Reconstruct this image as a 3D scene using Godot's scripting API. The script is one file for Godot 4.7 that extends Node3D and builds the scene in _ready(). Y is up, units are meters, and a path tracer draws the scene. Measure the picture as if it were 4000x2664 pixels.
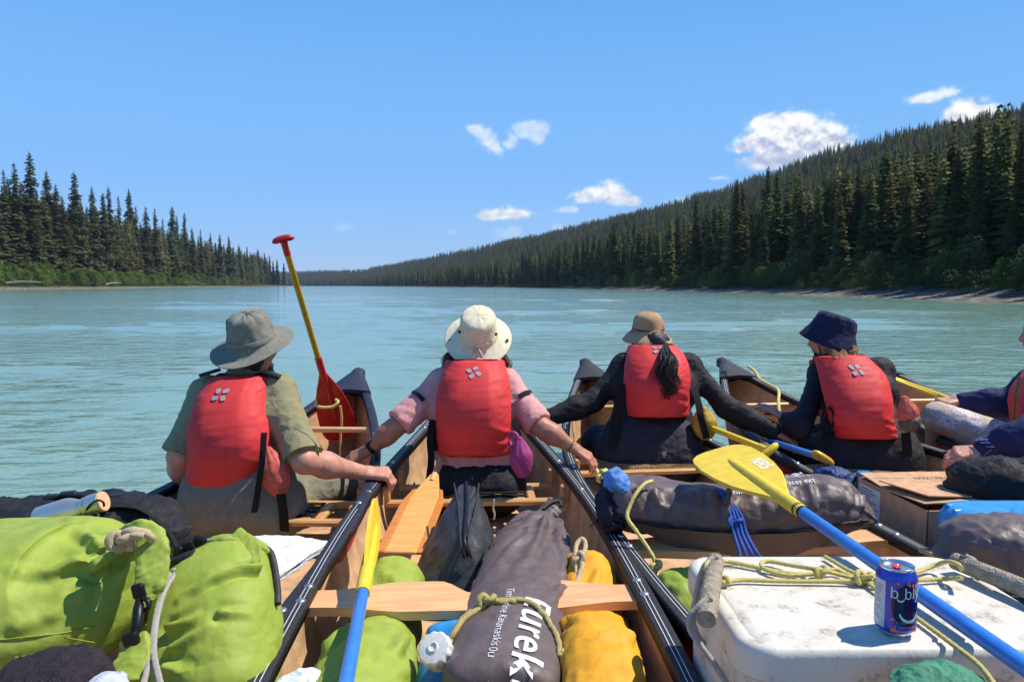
extends Node3D

var M := {}
var taken := {}
var no1 := FastNoiseLite.new()

# ---------------------------------------------------------------- mesh building
class Shape:
	var v := PackedVector3Array()
	var uv := PackedVector2Array()
	var c := PackedColorArray()
	var idx := PackedInt32Array()
	var tint := Color(1, 1, 1)
	var use_c := false
	var use_uv := false

	func p(a: Vector3, t := Vector2()) -> int:
		v.append(a)
		if use_c: c.append(tint)
		if use_uv: uv.append(t)
		return v.size() - 1

	func tri(a: int, b: int, d: int) -> void:
		idx.append(a); idx.append(b); idx.append(d)

	func t3(a: Vector3, b: Vector3, d: Vector3) -> void:
		var i := p(a); p(b); p(d)
		tri(i, i + 1, i + 2)

	func q4(a: Vector3, b: Vector3, d: Vector3, e: Vector3) -> void:
		var i := p(a); p(b); p(d); p(e)
		tri(i, i + 1, i + 2); tri(i, i + 2, i + 3)

	# rows of equal length; closed = each row wraps round
	func rows(r: Array, closed := true, caps := true) -> void:
		var n: int = r[0].size()
		var s := v.size()
		for row in r:
			for a in row: p(a)
		var m := n if closed else n - 1
		for j in r.size() - 1:
			for i in m:
				var a := s + j * n + i
				var b := s + j * n + (i + 1) % n
				tri(a, a + n, b); tri(b, a + n, b + n)
		if caps and closed:
			for e in [0, r.size() - 1]:
				var mid := Vector3()
				for a in r[e]: mid += a
				var k := p(mid / n)
				var s2 := v.size()
				for a in r[e]: p(a)
				for i in n:
					if e == 0: tri(k, s2 + i, s2 + (i + 1) % n)
					else: tri(k, s2 + (i + 1) % n, s2 + i)

	func box(at: Vector3, size: Vector3, bev := 0.004, b := Basis()) -> void:
		var h := size / 2.0
		var e: float = minf(bev, minf(h.x, minf(h.y, h.z)) * 0.95)
		var f := func(sx: int, sy: int, sz: int, ax: int) -> Vector3:
			var o := Vector3(sx * (h.x - e), sy * (h.y - e), sz * (h.z - e))
			if ax == 0: o.x = sx * h.x
			elif ax == 1: o.y = sy * h.y
			else: o.z = sz * h.z
			return at + b * o
		for sg in [-1, 1]:
			var w := [[-1, -1], [1, -1], [1, 1], [-1, 1]]
			if sg < 0: w.reverse()
			q4(f.call(sg, w[0][0], w[0][1], 0), f.call(sg, w[3][0], w[3][1], 0), f.call(sg, w[2][0], w[2][1], 0), f.call(sg, w[1][0], w[1][1], 0))
			q4(f.call(w[0][0], sg, w[0][1], 1), f.call(w[1][0], sg, w[1][1], 1), f.call(w[2][0], sg, w[2][1], 1), f.call(w[3][0], sg, w[3][1], 1))
			q4(f.call(w[0][0], w[0][1], sg, 2), f.call(w[3][0], w[3][1], sg, 2), f.call(w[2][0], w[2][1], sg, 2), f.call(w[1][0], w[1][1], sg, 2))
		for s1 in [-1, 1]:
			for s2 in [-1, 1]:
				var g: bool = s1 * s2 > 0
				ed(f.call(s1, s2, -1, 0), f.call(s1, s2, 1, 0), f.call(s1, s2, 1, 1), f.call(s1, s2, -1, 1), g)
				ed(f.call(-1, s1, s2, 1), f.call(1, s1, s2, 1), f.call(1, s1, s2, 2), f.call(-1, s1, s2, 2), g)
				ed(f.call(s2, -1, s1, 2), f.call(s2, 1, s1, 2), f.call(s2, 1, s1, 0), f.call(s2, -1, s1, 0), g)
				for s3 in [-1, 1]:
					if s1 * s2 * s3 > 0: t3(f.call(s1, s2, s3, 0), f.call(s1, s2, s3, 2), f.call(s1, s2, s3, 1))
					else: t3(f.call(s1, s2, s3, 0), f.call(s1, s2, s3, 1), f.call(s1, s2, s3, 2))

	func ed(a: Vector3, b: Vector3, d: Vector3, e: Vector3, flip: bool) -> void:
		if flip: q4(a, b, d, e)
		else: q4(e, d, b, a)

	# a round bar through points; r a number or one per point; strands > 0 lays it like rope
	func tube(pts: PackedVector3Array, r: Variant, sides := 10, strands := 0, lay := 60.0, flat := 1.0) -> void:
		var rr := []
		var t0 := (pts[1] - pts[0]).normalized()
		var side := t0.cross(Vector3.UP if absf(t0.y) < 0.9 else Vector3.RIGHT).normalized()
		var run := 0.0
		for i in pts.size():
			var t := (pts[mini(i + 1, pts.size() - 1)] - pts[maxi(i - 1, 0)]).normalized()
			side = (side - t * side.dot(t)).normalized()
			var up := side.cross(t)
			if i > 0: run += pts[i].distance_to(pts[i - 1])
			var rad: float = r if (r is float or r is int) else r[i]
			var ring := PackedVector3Array()
			for k in sides:
				var a := TAU * k / sides
				var m := rad
				if strands > 0: m = rad * (0.84 + 0.22 * absf(cos(strands * 0.5 * (a - run * lay))))
				ring.append(pts[i] + side * cos(a) * m + up * sin(a) * m * flat)
			rr.append(ring)
		rows(rr, true, true)

	func lathe(prof: Array, x: Transform3D, seg := 24) -> void:
		var rr := []
		for q in prof:
			var ring := PackedVector3Array()
			for k in seg:
				var a := TAU * k / seg
				ring.append(x * Vector3(cos(a) * maxf(q.x, 0.0002), q.y, sin(a) * maxf(q.x, 0.0002)))
			rr.append(ring)
		rows(rr, true, true)

	# an outline in x, y given thickness along z, edges chamfered
	func prism(poly: PackedVector2Array, x: Transform3D, depth: float, bev := 0.0) -> void:
		var pl := poly
		if Geometry2D.is_polygon_clockwise(pl): pl.reverse()
		var inner := pl
		if bev > 0.0:
			var off := Geometry2D.offset_polygon(pl, -bev, Geometry2D.JOIN_MITER)
			if off.size() and off[0].size() == pl.size():
				inner = off[0]
				if Geometry2D.is_polygon_clockwise(inner): inner.reverse()
				var best := 0
				for i in inner.size():
					if inner[i].distance_to(pl[0]) < inner[best].distance_to(pl[0]): best = i
				var re := PackedVector2Array()
				for i in inner.size(): re.append(inner[(i + best) % inner.size()])
				inner = re
		var n := pl.size()
		var ti := Geometry2D.triangulate_polygon(inner)
		for s in [-1.0, 1.0]:
			var k := v.size()
			for a in inner: p(x * Vector3(a.x, a.y, s * depth / 2))
			for i in range(0, ti.size(), 3):
				if s > 0: tri(k + ti[i], k + ti[i + 2], k + ti[i + 1])
				else: tri(k + ti[i], k + ti[i + 1], k + ti[i + 2])
		for i in n:
			var j := (i + 1) % n
			var z := depth / 2 - bev
			q4(x * Vector3(pl[i].x, pl[i].y, z), x * Vector3(pl[i].x, pl[i].y, -z), x * Vector3(pl[j].x, pl[j].y, -z), x * Vector3(pl[j].x, pl[j].y, z))
			if bev > 0.0:
				q4(x * Vector3(inner[i].x, inner[i].y, depth / 2), x * Vector3(pl[i].x, pl[i].y, z), x * Vector3(pl[j].x, pl[j].y, z), x * Vector3(inner[j].x, inner[j].y, depth / 2))
				q4(x * Vector3(pl[i].x, pl[i].y, -z), x * Vector3(inner[i].x, inner[i].y, -depth / 2), x * Vector3(inner[j].x, inner[j].y, -depth / 2), x * Vector3(pl[j].x, pl[j].y, -z))

	func mesh() -> ArrayMesh:
		var n := PackedVector3Array()
		n.resize(v.size())
		for i in range(0, idx.size(), 3):
			var a := idx[i]
			var b := idx[i + 1]
			var d := idx[i + 2]
			var w := (v[d] - v[a]).cross(v[b] - v[a])
			n[a] += w; n[b] += w; n[d] += w
		for i in n.size():
			n[i] = n[i].normalized() if n[i].length_squared() > 1e-24 else Vector3.UP
		var ar := []
		ar.resize(Mesh.ARRAY_MAX)
		ar[Mesh.ARRAY_VERTEX] = v
		ar[Mesh.ARRAY_NORMAL] = n
		ar[Mesh.ARRAY_INDEX] = idx
		if use_c: ar[Mesh.ARRAY_COLOR] = c
		if use_uv: ar[Mesh.ARRAY_TEX_UV] = uv
		var m := ArrayMesh.new()
		m.add_surface_from_arrays(Mesh.PRIMITIVE_TRIANGLES, ar)
		return m

	func wrinkle(noise: FastNoiseLite, amp: float, f: Vector3, ridge := false) -> void:
		# shifts every point along its own normal; points that share a place move together
		var n := PackedVector3Array()
		n.resize(v.size())
		for i in range(0, idx.size(), 3):
			var w := (v[idx[i + 2]] - v[idx[i]]).cross(v[idx[i + 1]] - v[idx[i]])
			for k in 3: n[idx[i + k]] += w
		for i in v.size():
			var q := v[i] * f
			var s := noise.get_noise_3dv(q)
			if ridge: s = 1.0 - 2.2 * absf(s)
			v[i] += n[i].normalized() * s * amp

# presses a crease into a surface along a line: a valley with a lip on either side
func crease(s: Shape, a: Vector3, b: Vector3, deep: float, wide: float) -> void:
	var n := PackedVector3Array()
	n.resize(s.v.size())
	for i in range(0, s.idx.size(), 3):
		var w := (s.v[s.idx[i + 2]] - s.v[s.idx[i]]).cross(s.v[s.idx[i + 1]] - s.v[s.idx[i]])
		for k in 3: n[s.idx[i + k]] += w
	var line := PackedVector3Array()
	for k in 9:
		var p := a.lerp(b, k / 8.0)
		var best := Vector3()
		var bd := 1e9
		for q in s.v:
			var d := q.distance_squared_to(p)
			if d < bd:
				bd = d
				best = q
		line.append(best)
	var lo := line[0]
	var hi := line[0]
	for q in line:
		lo = lo.min(q); hi = hi.max(q)
	lo -= Vector3.ONE * wide * 5.0
	hi += Vector3.ONE * wide * 5.0
	for i in s.v.size():
		var q0 := s.v[i]
		if q0.x < lo.x or q0.y < lo.y or q0.z < lo.z or q0.x > hi.x or q0.y > hi.y or q0.z > hi.z: continue
		var d := 1e9
		var t := 0.0
		for k in 8:
			var ab := line[k + 1] - line[k]
			var u := clampf((q0 - line[k]).dot(ab) / maxf(ab.length_squared(), 1e-9), 0, 1)
			var e := q0.distance_to(line[k] + ab * u)
			if e < d:
				d = e
				t = (k + u) / 8.0
		if d > wide * 5.0: continue
		var f := (1.0 - t * 0.85) * deep
		var q := d / wide
		s.v[i] += n[i].normalized() * f * (-exp(-q * q) + 0.55 * exp(-(q - 2.0) * (q - 2.0)))

func smooth_line(pts: Array, per := 6, loop := false) -> PackedVector3Array:
	var o := PackedVector3Array()
	var n := pts.size()
	for i in (n if loop else n - 1):
		var a: Vector3 = pts[(i - 1 + n) % n] if loop else pts[maxi(i - 1, 0)]
		var b: Vector3 = pts[i]
		var d: Vector3 = pts[(i + 1) % n]
		var e: Vector3 = pts[(i + 2) % n] if loop else pts[mini(i + 2, n - 1)]
		for k in per: o.append(b.cubic_interpolate(d, a, e, float(k) / per))
	o.append(pts[0] if loop else pts[n - 1])
	return o

func numbered(s: String) -> String:
	if taken.has(s):
		taken[s] += 1
		return "%s_%03d" % [s, taken[s]]
	taken[s] = 0
	return s

func thing(called: String, label: String, category: String, at := Vector3.ZERO, group := "") -> Node3D:
	var o := Node3D.new()
	o.name = numbered(called)
	add_child(o)
	o.position = at
	o.set_meta("label", label)
	o.set_meta("category", category)
	if group: o.set_meta("group", group)
	return o

func part(called: String, m: Variant, mat: Material, parent: Node3D, label := "", kind := "") -> MeshInstance3D:
	var o := MeshInstance3D.new()
	o.mesh = m.mesh() if m is Shape else m
	o.name = called
	o.material_override = mat
	parent.add_child(o, true)
	if label: o.set_meta("label", label)
	if kind: o.set_meta("kind", kind)
	# parts are modelled in the scene's own axes: undo the thing's place
	var t := Transform3D()
	var q: Node = parent
	while q is Node3D and q != self:
		t = q.transform * t
		q = q.get_parent()
	o.transform = t.affine_inverse()
	return o

func local_part(called: String, m: Variant, mat: Material, parent: Node3D, label := "", kind := "") -> MeshInstance3D:
	var o := part(called, m, mat, parent, label, kind)
	o.transform = Transform3D()
	return o

func structure(called: String, m: Variant, mat: Material, label: String) -> MeshInstance3D:
	var o := part(called, m, mat, self)
	o.set_meta("kind", "structure")
	o.set_meta("label", label)
	return o

# ---------------------------------------------------------------- materials
var tex := {}

func noise_tex(key: String, type: int, freq: float, oct := 4, size := 512, normal := false, bump := 4.0, ramp: Gradient = null, fractal := FastNoiseLite.FRACTAL_FBM) -> NoiseTexture2D:
	if tex.has(key): return tex[key]
	var n := FastNoiseLite.new()
	n.noise_type = type
	n.frequency = freq
	n.fractal_octaves = oct
	n.fractal_type = fractal
	n.seed = key.hash() % 1000
	var t := NoiseTexture2D.new()
	t.width = size; t.height = size
	t.seamless = true
	t.noise = n
	if normal:
		t.as_normal_map = true
		t.bump_strength = bump
	if ramp: t.color_ramp = ramp
	tex[key] = t
	return t

func grad(a: Array) -> Gradient:
	var g := Gradient.new()
	var o := PackedFloat32Array()
	var c := PackedColorArray()
	for q in a:
		o.append(q[0]); c.append(q[1])
	g.offsets = o
	g.colors = c
	return g

func rgb(r: float, g: float, b: float) -> Color:
	return Color(r / 255.0, g / 255.0, b / 255.0)

func mk(key: String, col: Color, rough := 0.7, spec := 0.4) -> StandardMaterial3D:
	var m := StandardMaterial3D.new()
	m.resource_name = key
	m.albedo_color = col
	m.roughness = rough
	m.metallic_specular = spec
	m.cull_mode = BaseMaterial3D.CULL_DISABLED
	M[key] = m
	return m

# worn surface: colour varies by a noise multiply, relief by a second noise
func surf(key: String, col: Color, rough: float, scale: float, low: float, relief: float, kind := "cloth", spec := 0.4) -> StandardMaterial3D:
	var m := mk(key, col, rough, spec)
	m.uv1_triplanar = true
	m.uv1_scale = Vector3.ONE * scale
	var lowkey := "tone%.2f" % low
	m.albedo_texture = noise_tex(lowkey, FastNoiseLite.TYPE_SIMPLEX_SMOOTH, 0.012, 5, 512, false, 1, grad([[0.2, Color(low, low, low)], [0.75, Color(1, 1, 1)]]))
	if relief > 0.0:
		m.heightmap_enabled = true
		m.heightmap_scale = relief
		if kind == "cloth": m.heightmap_texture = noise_tex("creases", FastNoiseLite.TYPE_SIMPLEX_SMOOTH, 0.008, 4, 512, false, 1, null, FastNoiseLite.FRACTAL_RIDGED)
		elif kind == "grain": m.heightmap_texture = noise_tex("grain", FastNoiseLite.TYPE_SIMPLEX_SMOOTH, 0.08, 3)
		else: m.heightmap_texture = noise_tex("pits", FastNoiseLite.TYPE_CELLULAR, 0.06, 3)
	return m

func wood_tex(key: String, a: Color, b: Color, stretch := 14.0) -> ImageTexture:
	var n := FastNoiseLite.new()
	n.noise_type = FastNoiseLite.TYPE_SIMPLEX_SMOOTH
	n.frequency = 0.012
	n.fractal_octaves = 4
	n.seed = key.hash() % 997
	var im := Image.create(256, 256, false, Image.FORMAT_RGB8)
	for y in 256:
		for x in 256:
			# blended over the edge so that it repeats without a seam
			var f := x / 256.0
			var s0 := n.get_noise_2d(x * 0.5, y * stretch * 0.3)
			var s1 := n.get_noise_2d((x - 256) * 0.5, y * stretch * 0.3)
			var s := lerpf(s0, s1, f)
			var g := 0.5 + 0.5 * sin(s * 9.0)
			im.set_pixel(x, y, a.lerp(b, clampf(g * 0.7 + 0.3 * (0.5 + s), 0, 1)))
	return ImageTexture.create_from_image(im)

func wood(key: String, a: Color, b: Color, rough := 0.45, scale := 3.0) -> StandardMaterial3D:
	var m := mk(key, Color(1, 1, 1), rough, 0.5)
	m.albedo_texture = wood_tex(key, a, b)
	m.uv1_triplanar = true
	m.uv1_scale = Vector3.ONE * scale
	return m

func _ready() -> void:
	# ---- camera, sky, sun, exposure
	var cam := Camera3D.new()
	cam.name = "camera"
	cam.fov = 50.02
	cam.near = 0.05
	cam.far = 9000.0
	cam.position = Vector3(0, 1.10, 0)
	cam.rotation_degrees = Vector3(-4.345, 0, 0)
	add_child(cam)
	cam.current = true
	var env := Environment.new()
	env.tonemap_mode = Environment.TONE_MAPPER_LINEAR
	env.tonemap_exposure = 1.32
	env.background_mode = Environment.BG_SKY
	env.sky = Sky.new()
	var pm := PanoramaSkyMaterial.new()
	pm.panorama = sky_picture()
	pm.energy_multiplier = 0.79
	env.sky.sky_material = pm
	env.sdfgi_enabled = true
	env.ssao_enabled = true
	env.ssil_enabled = true
	env.fog_enabled = true
	env.fog_density = 0.0001
	env.fog_light_color = rgb(168, 190, 218)
	var we := WorldEnvironment.new()
	we.name = "environment"
	we.environment = env
	add_child(we)
	var sun := DirectionalLight3D.new()
	sun.name = "sun"
	sun.light_energy = 1.45
	sun.light_color = Color(1.0, 0.965, 0.91)
	sun.light_angular_distance = 0.5
	sun.shadow_enabled = true
	add_child(sun)
	sun.look_at_from_position(Vector3(0.54, 0.83, -0.12) * 50.0, Vector3.ZERO)
	no1.noise_type = FastNoiseLite.TYPE_SIMPLEX_SMOOTH
	no1.frequency = 1.0
	no1.fractal_octaves = 3
	no1.seed = 5
	materials()
	water()
	banks()
	forest()
	canoes()
	people()
	cargo()

# ---------------------------------------------------------------- sky: air and clouds only
func sky_picture() -> ImageTexture:
	var w := 4096
	var h := 2048
	var im := Image.create(w, h, false, Image.FORMAT_RGB8)
	var stops := [[-90.0, rgb(120, 150, 150)], [-0.3, rgb(150, 180, 195)], [0.0, rgb(186, 215, 245)], [1.5, rgb(178, 212, 248)], [4.0, rgb(152, 201, 252)], [8.0, rgb(133, 190, 252)], [14.0, rgb(122, 184, 249)], [22.0, rgb(102, 168, 238)], [35.0, rgb(84, 148, 222)], [60.0, rgb(60, 116, 196)], [90.0, rgb(50, 98, 176)]]
	var row := []
	for y in h:
		var el := 90.0 - (y + 0.5) * 180.0 / h
		var c: Color = stops[0][1]
		for i in stops.size() - 1:
			if el >= stops[i][0]:
				c = stops[i][1].lerp(stops[i + 1][1], clampf((el - stops[i][0]) / (stops[i + 1][0] - stops[i][0]), 0, 1))
		row.append(c)
		im.fill_rect(Rect2i(0, y, w, 1), c)
	var n := FastNoiseLite.new()
	n.noise_type = FastNoiseLite.TYPE_SIMPLEX_SMOOTH
	n.frequency = 0.55
	n.fractal_octaves = 5
	n.fractal_gain = 0.45
	n.seed = 12
	var n2 := FastNoiseLite.new()
	n2.noise_type = FastNoiseLite.TYPE_SIMPLEX_SMOOTH
	n2.frequency = 0.6
	n2.fractal_octaves = 2
	n2.seed = 30
	# each cloud: puffs of [place in degrees, half width, half height], thickness, share of grey below
	var clouds := [
		[[[Vector2(-2.558, 11.608), .55, .35], [Vector2(-1.872, 10.962), .6, .55], [Vector2(-1.183, 10.310), .45, .45], [Vector2(-3.048, 11.880), .4, .2]], 0.75, 0.15],
		[[[Vector2(-0.197, 10.781), .4, .35], [Vector2(0.788, 11.525), .7, .55], [Vector2(2.164, 11.796), .55, .45], [Vector2(1.181, 12.079), .6, .3], [Vector2(1.970, 11.055), .4, .35]], 0.62, 0.1],
		[[[Vector2(-1.489, 5.428), .7, .32], [Vector2(-0.298, 5.527), .75, .4], [Vector2(0.794, 5.429), .6, .3], [Vector2(-2.085, 5.231), .6, .2]], 1.0, 0.35],
		[[[Vector2(5.729, 6.754), .8, .45], [Vector2(6.902, 7.026), .9, .6], [Vector2(7.875, 7.106), .5, .72], [Vector2(8.658, 6.520), .7, .45], [Vector2(9.337, 6.316), .45, .25]], 1.05, 0.4],
		[[[Vector2(4.062, 5.765), .6, .2], [Vector2(4.654, 5.896), .4, .22]], 0.6, 0.1],
		[[[Vector2(18.960, 11.268), 1.1, .7], [Vector2(20.361, 10.998), 1.2, .85], [Vector2(21.903, 10.887), 1.3, .8], [Vector2(23.428, 10.255), 1.0, .6], [Vector2(18.101, 10.259), 1.1, .5], [Vector2(20.058, 9.434), 1.6, .8], [Vector2(22.114, 9.481), 1.3, .7], [Vector2(18.848, 8.786), 1.3, .45], [Vector2(23.117, 9.587), .9, .5], [Vector2(18.775, 11.631), .6, .4], [Vector2(20.774, 11.629), .7, .4], [Vector2(17.037, 9.869), .5, .18]], 1.1, 0.75],
		[[[Vector2(15.718, 7.925), .45, .16]], 0.6, 0.1],
		[[[Vector2(12.967, 6.050), .8, .35], [Vector2(13.628, 5.845), .6, .3]], 0.9, 0.2],
		[[[Vector2(28.573, 12.350), .55, .25], [Vector2(29.324, 12.264), .6, .25], [Vector2(30.195, 12.556), .6, .28]], 0.9, 0.1],
		[[[Vector2(31.109, 11.419), .6, .5], [Vector2(31.692, 11.114), .9, .55], [Vector2(32.548, 10.778), .8, .45], [Vector2(30.988, 10.877), .8, .4]], 1.0, 0.25],
		[[[Vector2(32.294, 11.823), .3, .22]], 0.5, 0.1],
		[[[Vector2(-12.864, 4.341), .55, .28]], 0.26, 0.0],
		[[[Vector2(-0.398, 3.962), .9, .35], [Vector2(0.199, 4.256), .4, .3]], 0.3, 0.0],
		[[[Vector2(3.872, 4.345), .6, .3]], 0.4, 0.0],
		[[[Vector2(-4.764, 4.085), .4, .2]], 0.22, 0.0],
	]
	for cl in clouds:
		var lo := Vector2(999, 999)
		var hi := Vector2(-999, -999)
		for q in cl[0]:
			lo = Vector2(minf(lo.x, q[0].x - q[1] * 2.1), minf(lo.y, q[0].y - q[2] * 2.1))
			hi = Vector2(maxf(hi.x, q[0].x + q[1] * 2.1), maxf(hi.y, q[0].y + q[2] * 2.1))
		var x0 := int(lo.x / 360.0 * w)
		var x1 := int(hi.x / 360.0 * w)
		var y0 := int((90.0 - hi.y) / 180.0 * h)
		var y1 := mini(int((90.0 - lo.y) / 180.0 * h), h / 2 - 6)
		for y in range(y0, y1 + 1):
			for x in range(x0, x1 + 1):
				var a := Vector2((x + 0.5) / w * 360.0, 90.0 - (y + 0.5) / h * 180.0)
				var body := 0.0
				var high := 0.0
				var nz := n.get_noise_2d(a.x * 1.7, a.y * 2.1)
				var nf := n.get_noise_2d(a.x * 5.0 + 40.0, a.y * 6.0)
				for q in cl[0]:
					var e := Vector2((a.x - q[0].x) / (q[1] * 1.6), (a.y - q[0].y) / (q[2] * 1.55))
					if e.y < 0: e.y *= 1.25
					var d := 1.0 - e.length()
					if d > -0.6:
						body += clampf(d + 0.25, 0.0, 1.2)
						high = maxf(high, e.y * 0.5 + 0.5)
				if body <= 0.0: continue
				var den := body + nz * 0.5 + nf * 0.16
				var al: float = smoothstep(0.06, 1.15, den + nf * 0.06) * minf(cl[1], 1.0)
				if al <= 0.0: continue
				var gl := clampf((a.y - lo.y) / (hi.y - lo.y), 0, 1)
				var shade: float = clampf(cl[2] * (1.0 - smoothstep(0.30, 0.70, gl + nz * 0.30 + nf * 0.26)), 0, 1)
				var lit := (n2.get_noise_2d(a.x * 0.9, a.y * 1.3) - n2.get_noise_2d(a.x * 0.9 + 0.2, a.y * 1.3 + 0.5)) * 0.75
				shade = clampf(shade * clampf(den * 1.2, 0, 1) - lit * (0.35 + 0.5 * cl[2]), 0, 1)
				var col := Color(1.0, 1.0, 1.0).lerp(rgb(176, 188, 220), shade)
				im.set_pixel(posmod(x, w), y, row[y].lerp(col, al))
	return ImageTexture.create_from_image(im)

func materials() -> void:
	var m: StandardMaterial3D
	# setting
	m = mk("water", rgb(120, 151, 135), 0.08, 0.42)
	m.heightmap_enabled = true
	m.heightmap_scale = 3.8
	m.heightmap_texture = noise_tex("ripples", FastNoiseLite.TYPE_SIMPLEX_SMOOTH, 0.008, 5, 1024)
	m.uv1_scale = Vector3(1, 1, 1)
	m = mk("leaf", Color(1, 1, 1), 0.85, 0.2)
	m.vertex_color_use_as_albedo = true
	m.backlight_enabled = true
	m.backlight = Color(0.25, 0.25, 0.25)
	m = mk("needle", Color(1, 1, 1), 0.9, 0.15)
	m.backlight_enabled = true
	m.backlight = Color(0.95, 0.95, 0.95)
	m.vertex_color_use_as_albedo = true
	surf("bark", rgb(96, 84, 74), 0.95, 2.0, 0.5, 1.0, "grain")
	surf("driftwood", rgb(168, 158, 144), 0.9, 2.0, 0.6, 1.0, "grain")
	m = mk("soil", Color(1, 1, 1), 0.95, 0.2)
	m.vertex_color_use_as_albedo = true
	m.uv1_triplanar = true
	m.uv1_scale = Vector3.ONE * 0.11
	m.albedo_texture = noise_tex("tone0.55", FastNoiseLite.TYPE_SIMPLEX_SMOOTH, 0.012, 5, 512, false, 1, grad([[0.2, Color(0.55, 0.55, 0.55)], [0.75, Color(1, 1, 1)]]))
	# canoes
	surf("hull_red", rgb(178, 52, 58), 0.6, 1.3, 0.82, 0.1, "grain", 0.35)
	surf("hull_tan", rgb(210, 170, 130), 0.55, 1.6, 0.82, 0.08, "grain")
	surf("gunwale", rgb(36, 38, 44), 0.6, 6.0, 0.6, 0.25, "grain", 0.5)
	surf("gunwale_blue", rgb(34, 42, 66), 0.58, 6.0, 0.65, 0.25, "grain", 0.5)
	mk("stripe", rgb(196, 200, 206), 0.4, 0.5)
	m = mk("rivet", rgb(200, 200, 200), 0.3)
	m.metallic = 0.9
	wood("ash", rgb(228, 180, 130), rgb(212, 158, 106), 0.4, 2.5)
	wood("seat_wood", rgb(206, 160, 100), rgb(184, 132, 76), 0.4, 3.0)
	surf("cane", rgb(196, 160, 110), 0.7, 9.0, 0.6, 0.3, "grain")
	surf("webbing", rgb(26, 26, 28), 0.8, 14.0, 0.7, 0.2, "grain")

# ---------------------------------------------------------------- river, banks, forest
func water() -> void:
	var s := Shape.new()
	s.use_uv = true
	var n := FastNoiseLite.new()
	n.noise_type = FastNoiseLite.TYPE_SIMPLEX_SMOOTH
	n.frequency = 1.0
	n.fractal_octaves = 2
	n.seed = 3
	var xs := PackedFloat32Array()
	var zs := PackedFloat32Array()
	var nx := 360
	var nz := 520
	for i in nx + 1:
		var t := 2.0 * i / nx - 1.0
		xs.append(sinh(t * 7.2) / sinh(7.2) * 4000.0)
	for i in nz + 1:
		var t := float(i) / nz
		zs.append(2.0 - (exp(t * 7.4) - 1.0) / (exp(7.4) - 1.0) * 4500.0)
	for j in nz + 1:
		for i in nx + 1:
			var x := xs[i]
			var z := zs[j]
			var cell := maxf(absf(xs[mini(i + 1, nx)] - xs[i]), absf(zs[mini(j + 1, nz)] - zs[j]))
			var y := 0.0
			var ruffle := 0.45 + 1.1 * smoothstep(-0.25, 0.45, n.get_noise_2d(x * 0.035 + 7.0, z * 0.11))
			# the current runs away from the camera: ripples lie across the view
			if cell < 0.5: y += n.get_noise_2d(x * 0.9, z * 2.6) * 0.016 * ruffle
			if cell < 1.2: y += n.get_noise_2d(x * 0.16 + 50.0, z * 0.8) * 0.042 * ruffle
			if cell < 0.9: y += pow(maxf(0.0, n.get_noise_2d(x * 0.06 + 3.0, z * 0.42)), 2.0) * 0.22 * (ruffle - 0.4)
			if cell < 5.0: y += n.get_noise_2d(x * 0.06 + 90.0, z * 0.14) * 0.03 * clampf(-z * 0.1, 0.2, 1.0)
			s.p(Vector3(x, y, z), Vector2(x / 7.6, z / 3.1))
	for j in nz:
		for i in nx:
			var a := j * (nx + 1) + i
			var b := a + nx + 1
			s.tri(a, b, a + 1)
			s.tri(a + 1, b, b + 1)
	structure("river", s, M.water, "wide turquoise glacial river with small ripples")

# waterlines in plan, x then z
var left_line := [Vector2(-95, -20), Vector2(-108, -100), Vector2(-122, -174), Vector2(-137, -250), Vector2(-157, -350), Vector2(-186, -500), Vector2(-226, -700), Vector2(-246, -790), Vector2(-330, -840), Vector2(-700, -900)]
var right_line := [Vector2(27, 20), Vector2(30, -25), Vector2(31.5, -45), Vector2(33, -95), Vector2(31.5, -150), Vector2(20, -260), Vector2(1, -390), Vector2(-70, -620), Vector2(-252, -1200), Vector2(-700, -1900), Vector2(-1500, -2500)]
var ridge_line := [Vector3(600, 170, 100), Vector3(520, 165, -250), Vector3(450, 138, -450), Vector3(420, 122, -600), Vector3(341, 118, -750), Vector3(233, 93, -950), Vector3(120, 78, -1120), Vector3(0, 64, -1300), Vector3(-420, 34, -2100), Vector3(-900, 30, -2600), Vector3(-1600, 30, -3100)]

func along(line: Array, t: float) -> Variant:
	var f := clampf(t, 0, 0.99999) * (line.size() - 1)
	var i := int(f)
	return line[i].lerp(line[i + 1], f - i)

# a point of the right hillside: t along the river, u from the water (0) to the ridge (1) and past it
func hill_point(t: float, u: float) -> Vector3:
	var a: Vector2 = along(right_line, t)
	var r: Vector3 = along(ridge_line, t)
	var x := lerpf(a.x, r.x, u)
	var z := lerpf(a.y, r.z, u)
	var run := Vector2(r.x - a.x, r.z - a.y).length() * u
	var y := 0.0
	if run < 4.5: y = run * 0.07
	else: y = 0.315 + minf(run - 4.5, 6.0) * 0.16
	y += r.y * smoothstep(0.0, 1.0, clampf((u - 0.04) * 0.94 + 0.06, 0.06, 1.0)) * (1.0 if u > 0.04 else 0.0) * clampf((u - 0.04) / 0.12, 0, 1)
	if u > 1.0: y -= (u - 1.0) * r.y * 0.5
	y += no1.get_noise_2d(x * 0.012, z * 0.012) * 9.0 * clampf(u * 2.0 - 0.15, 0, 1)
	return Vector3(x, y, z)

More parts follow.
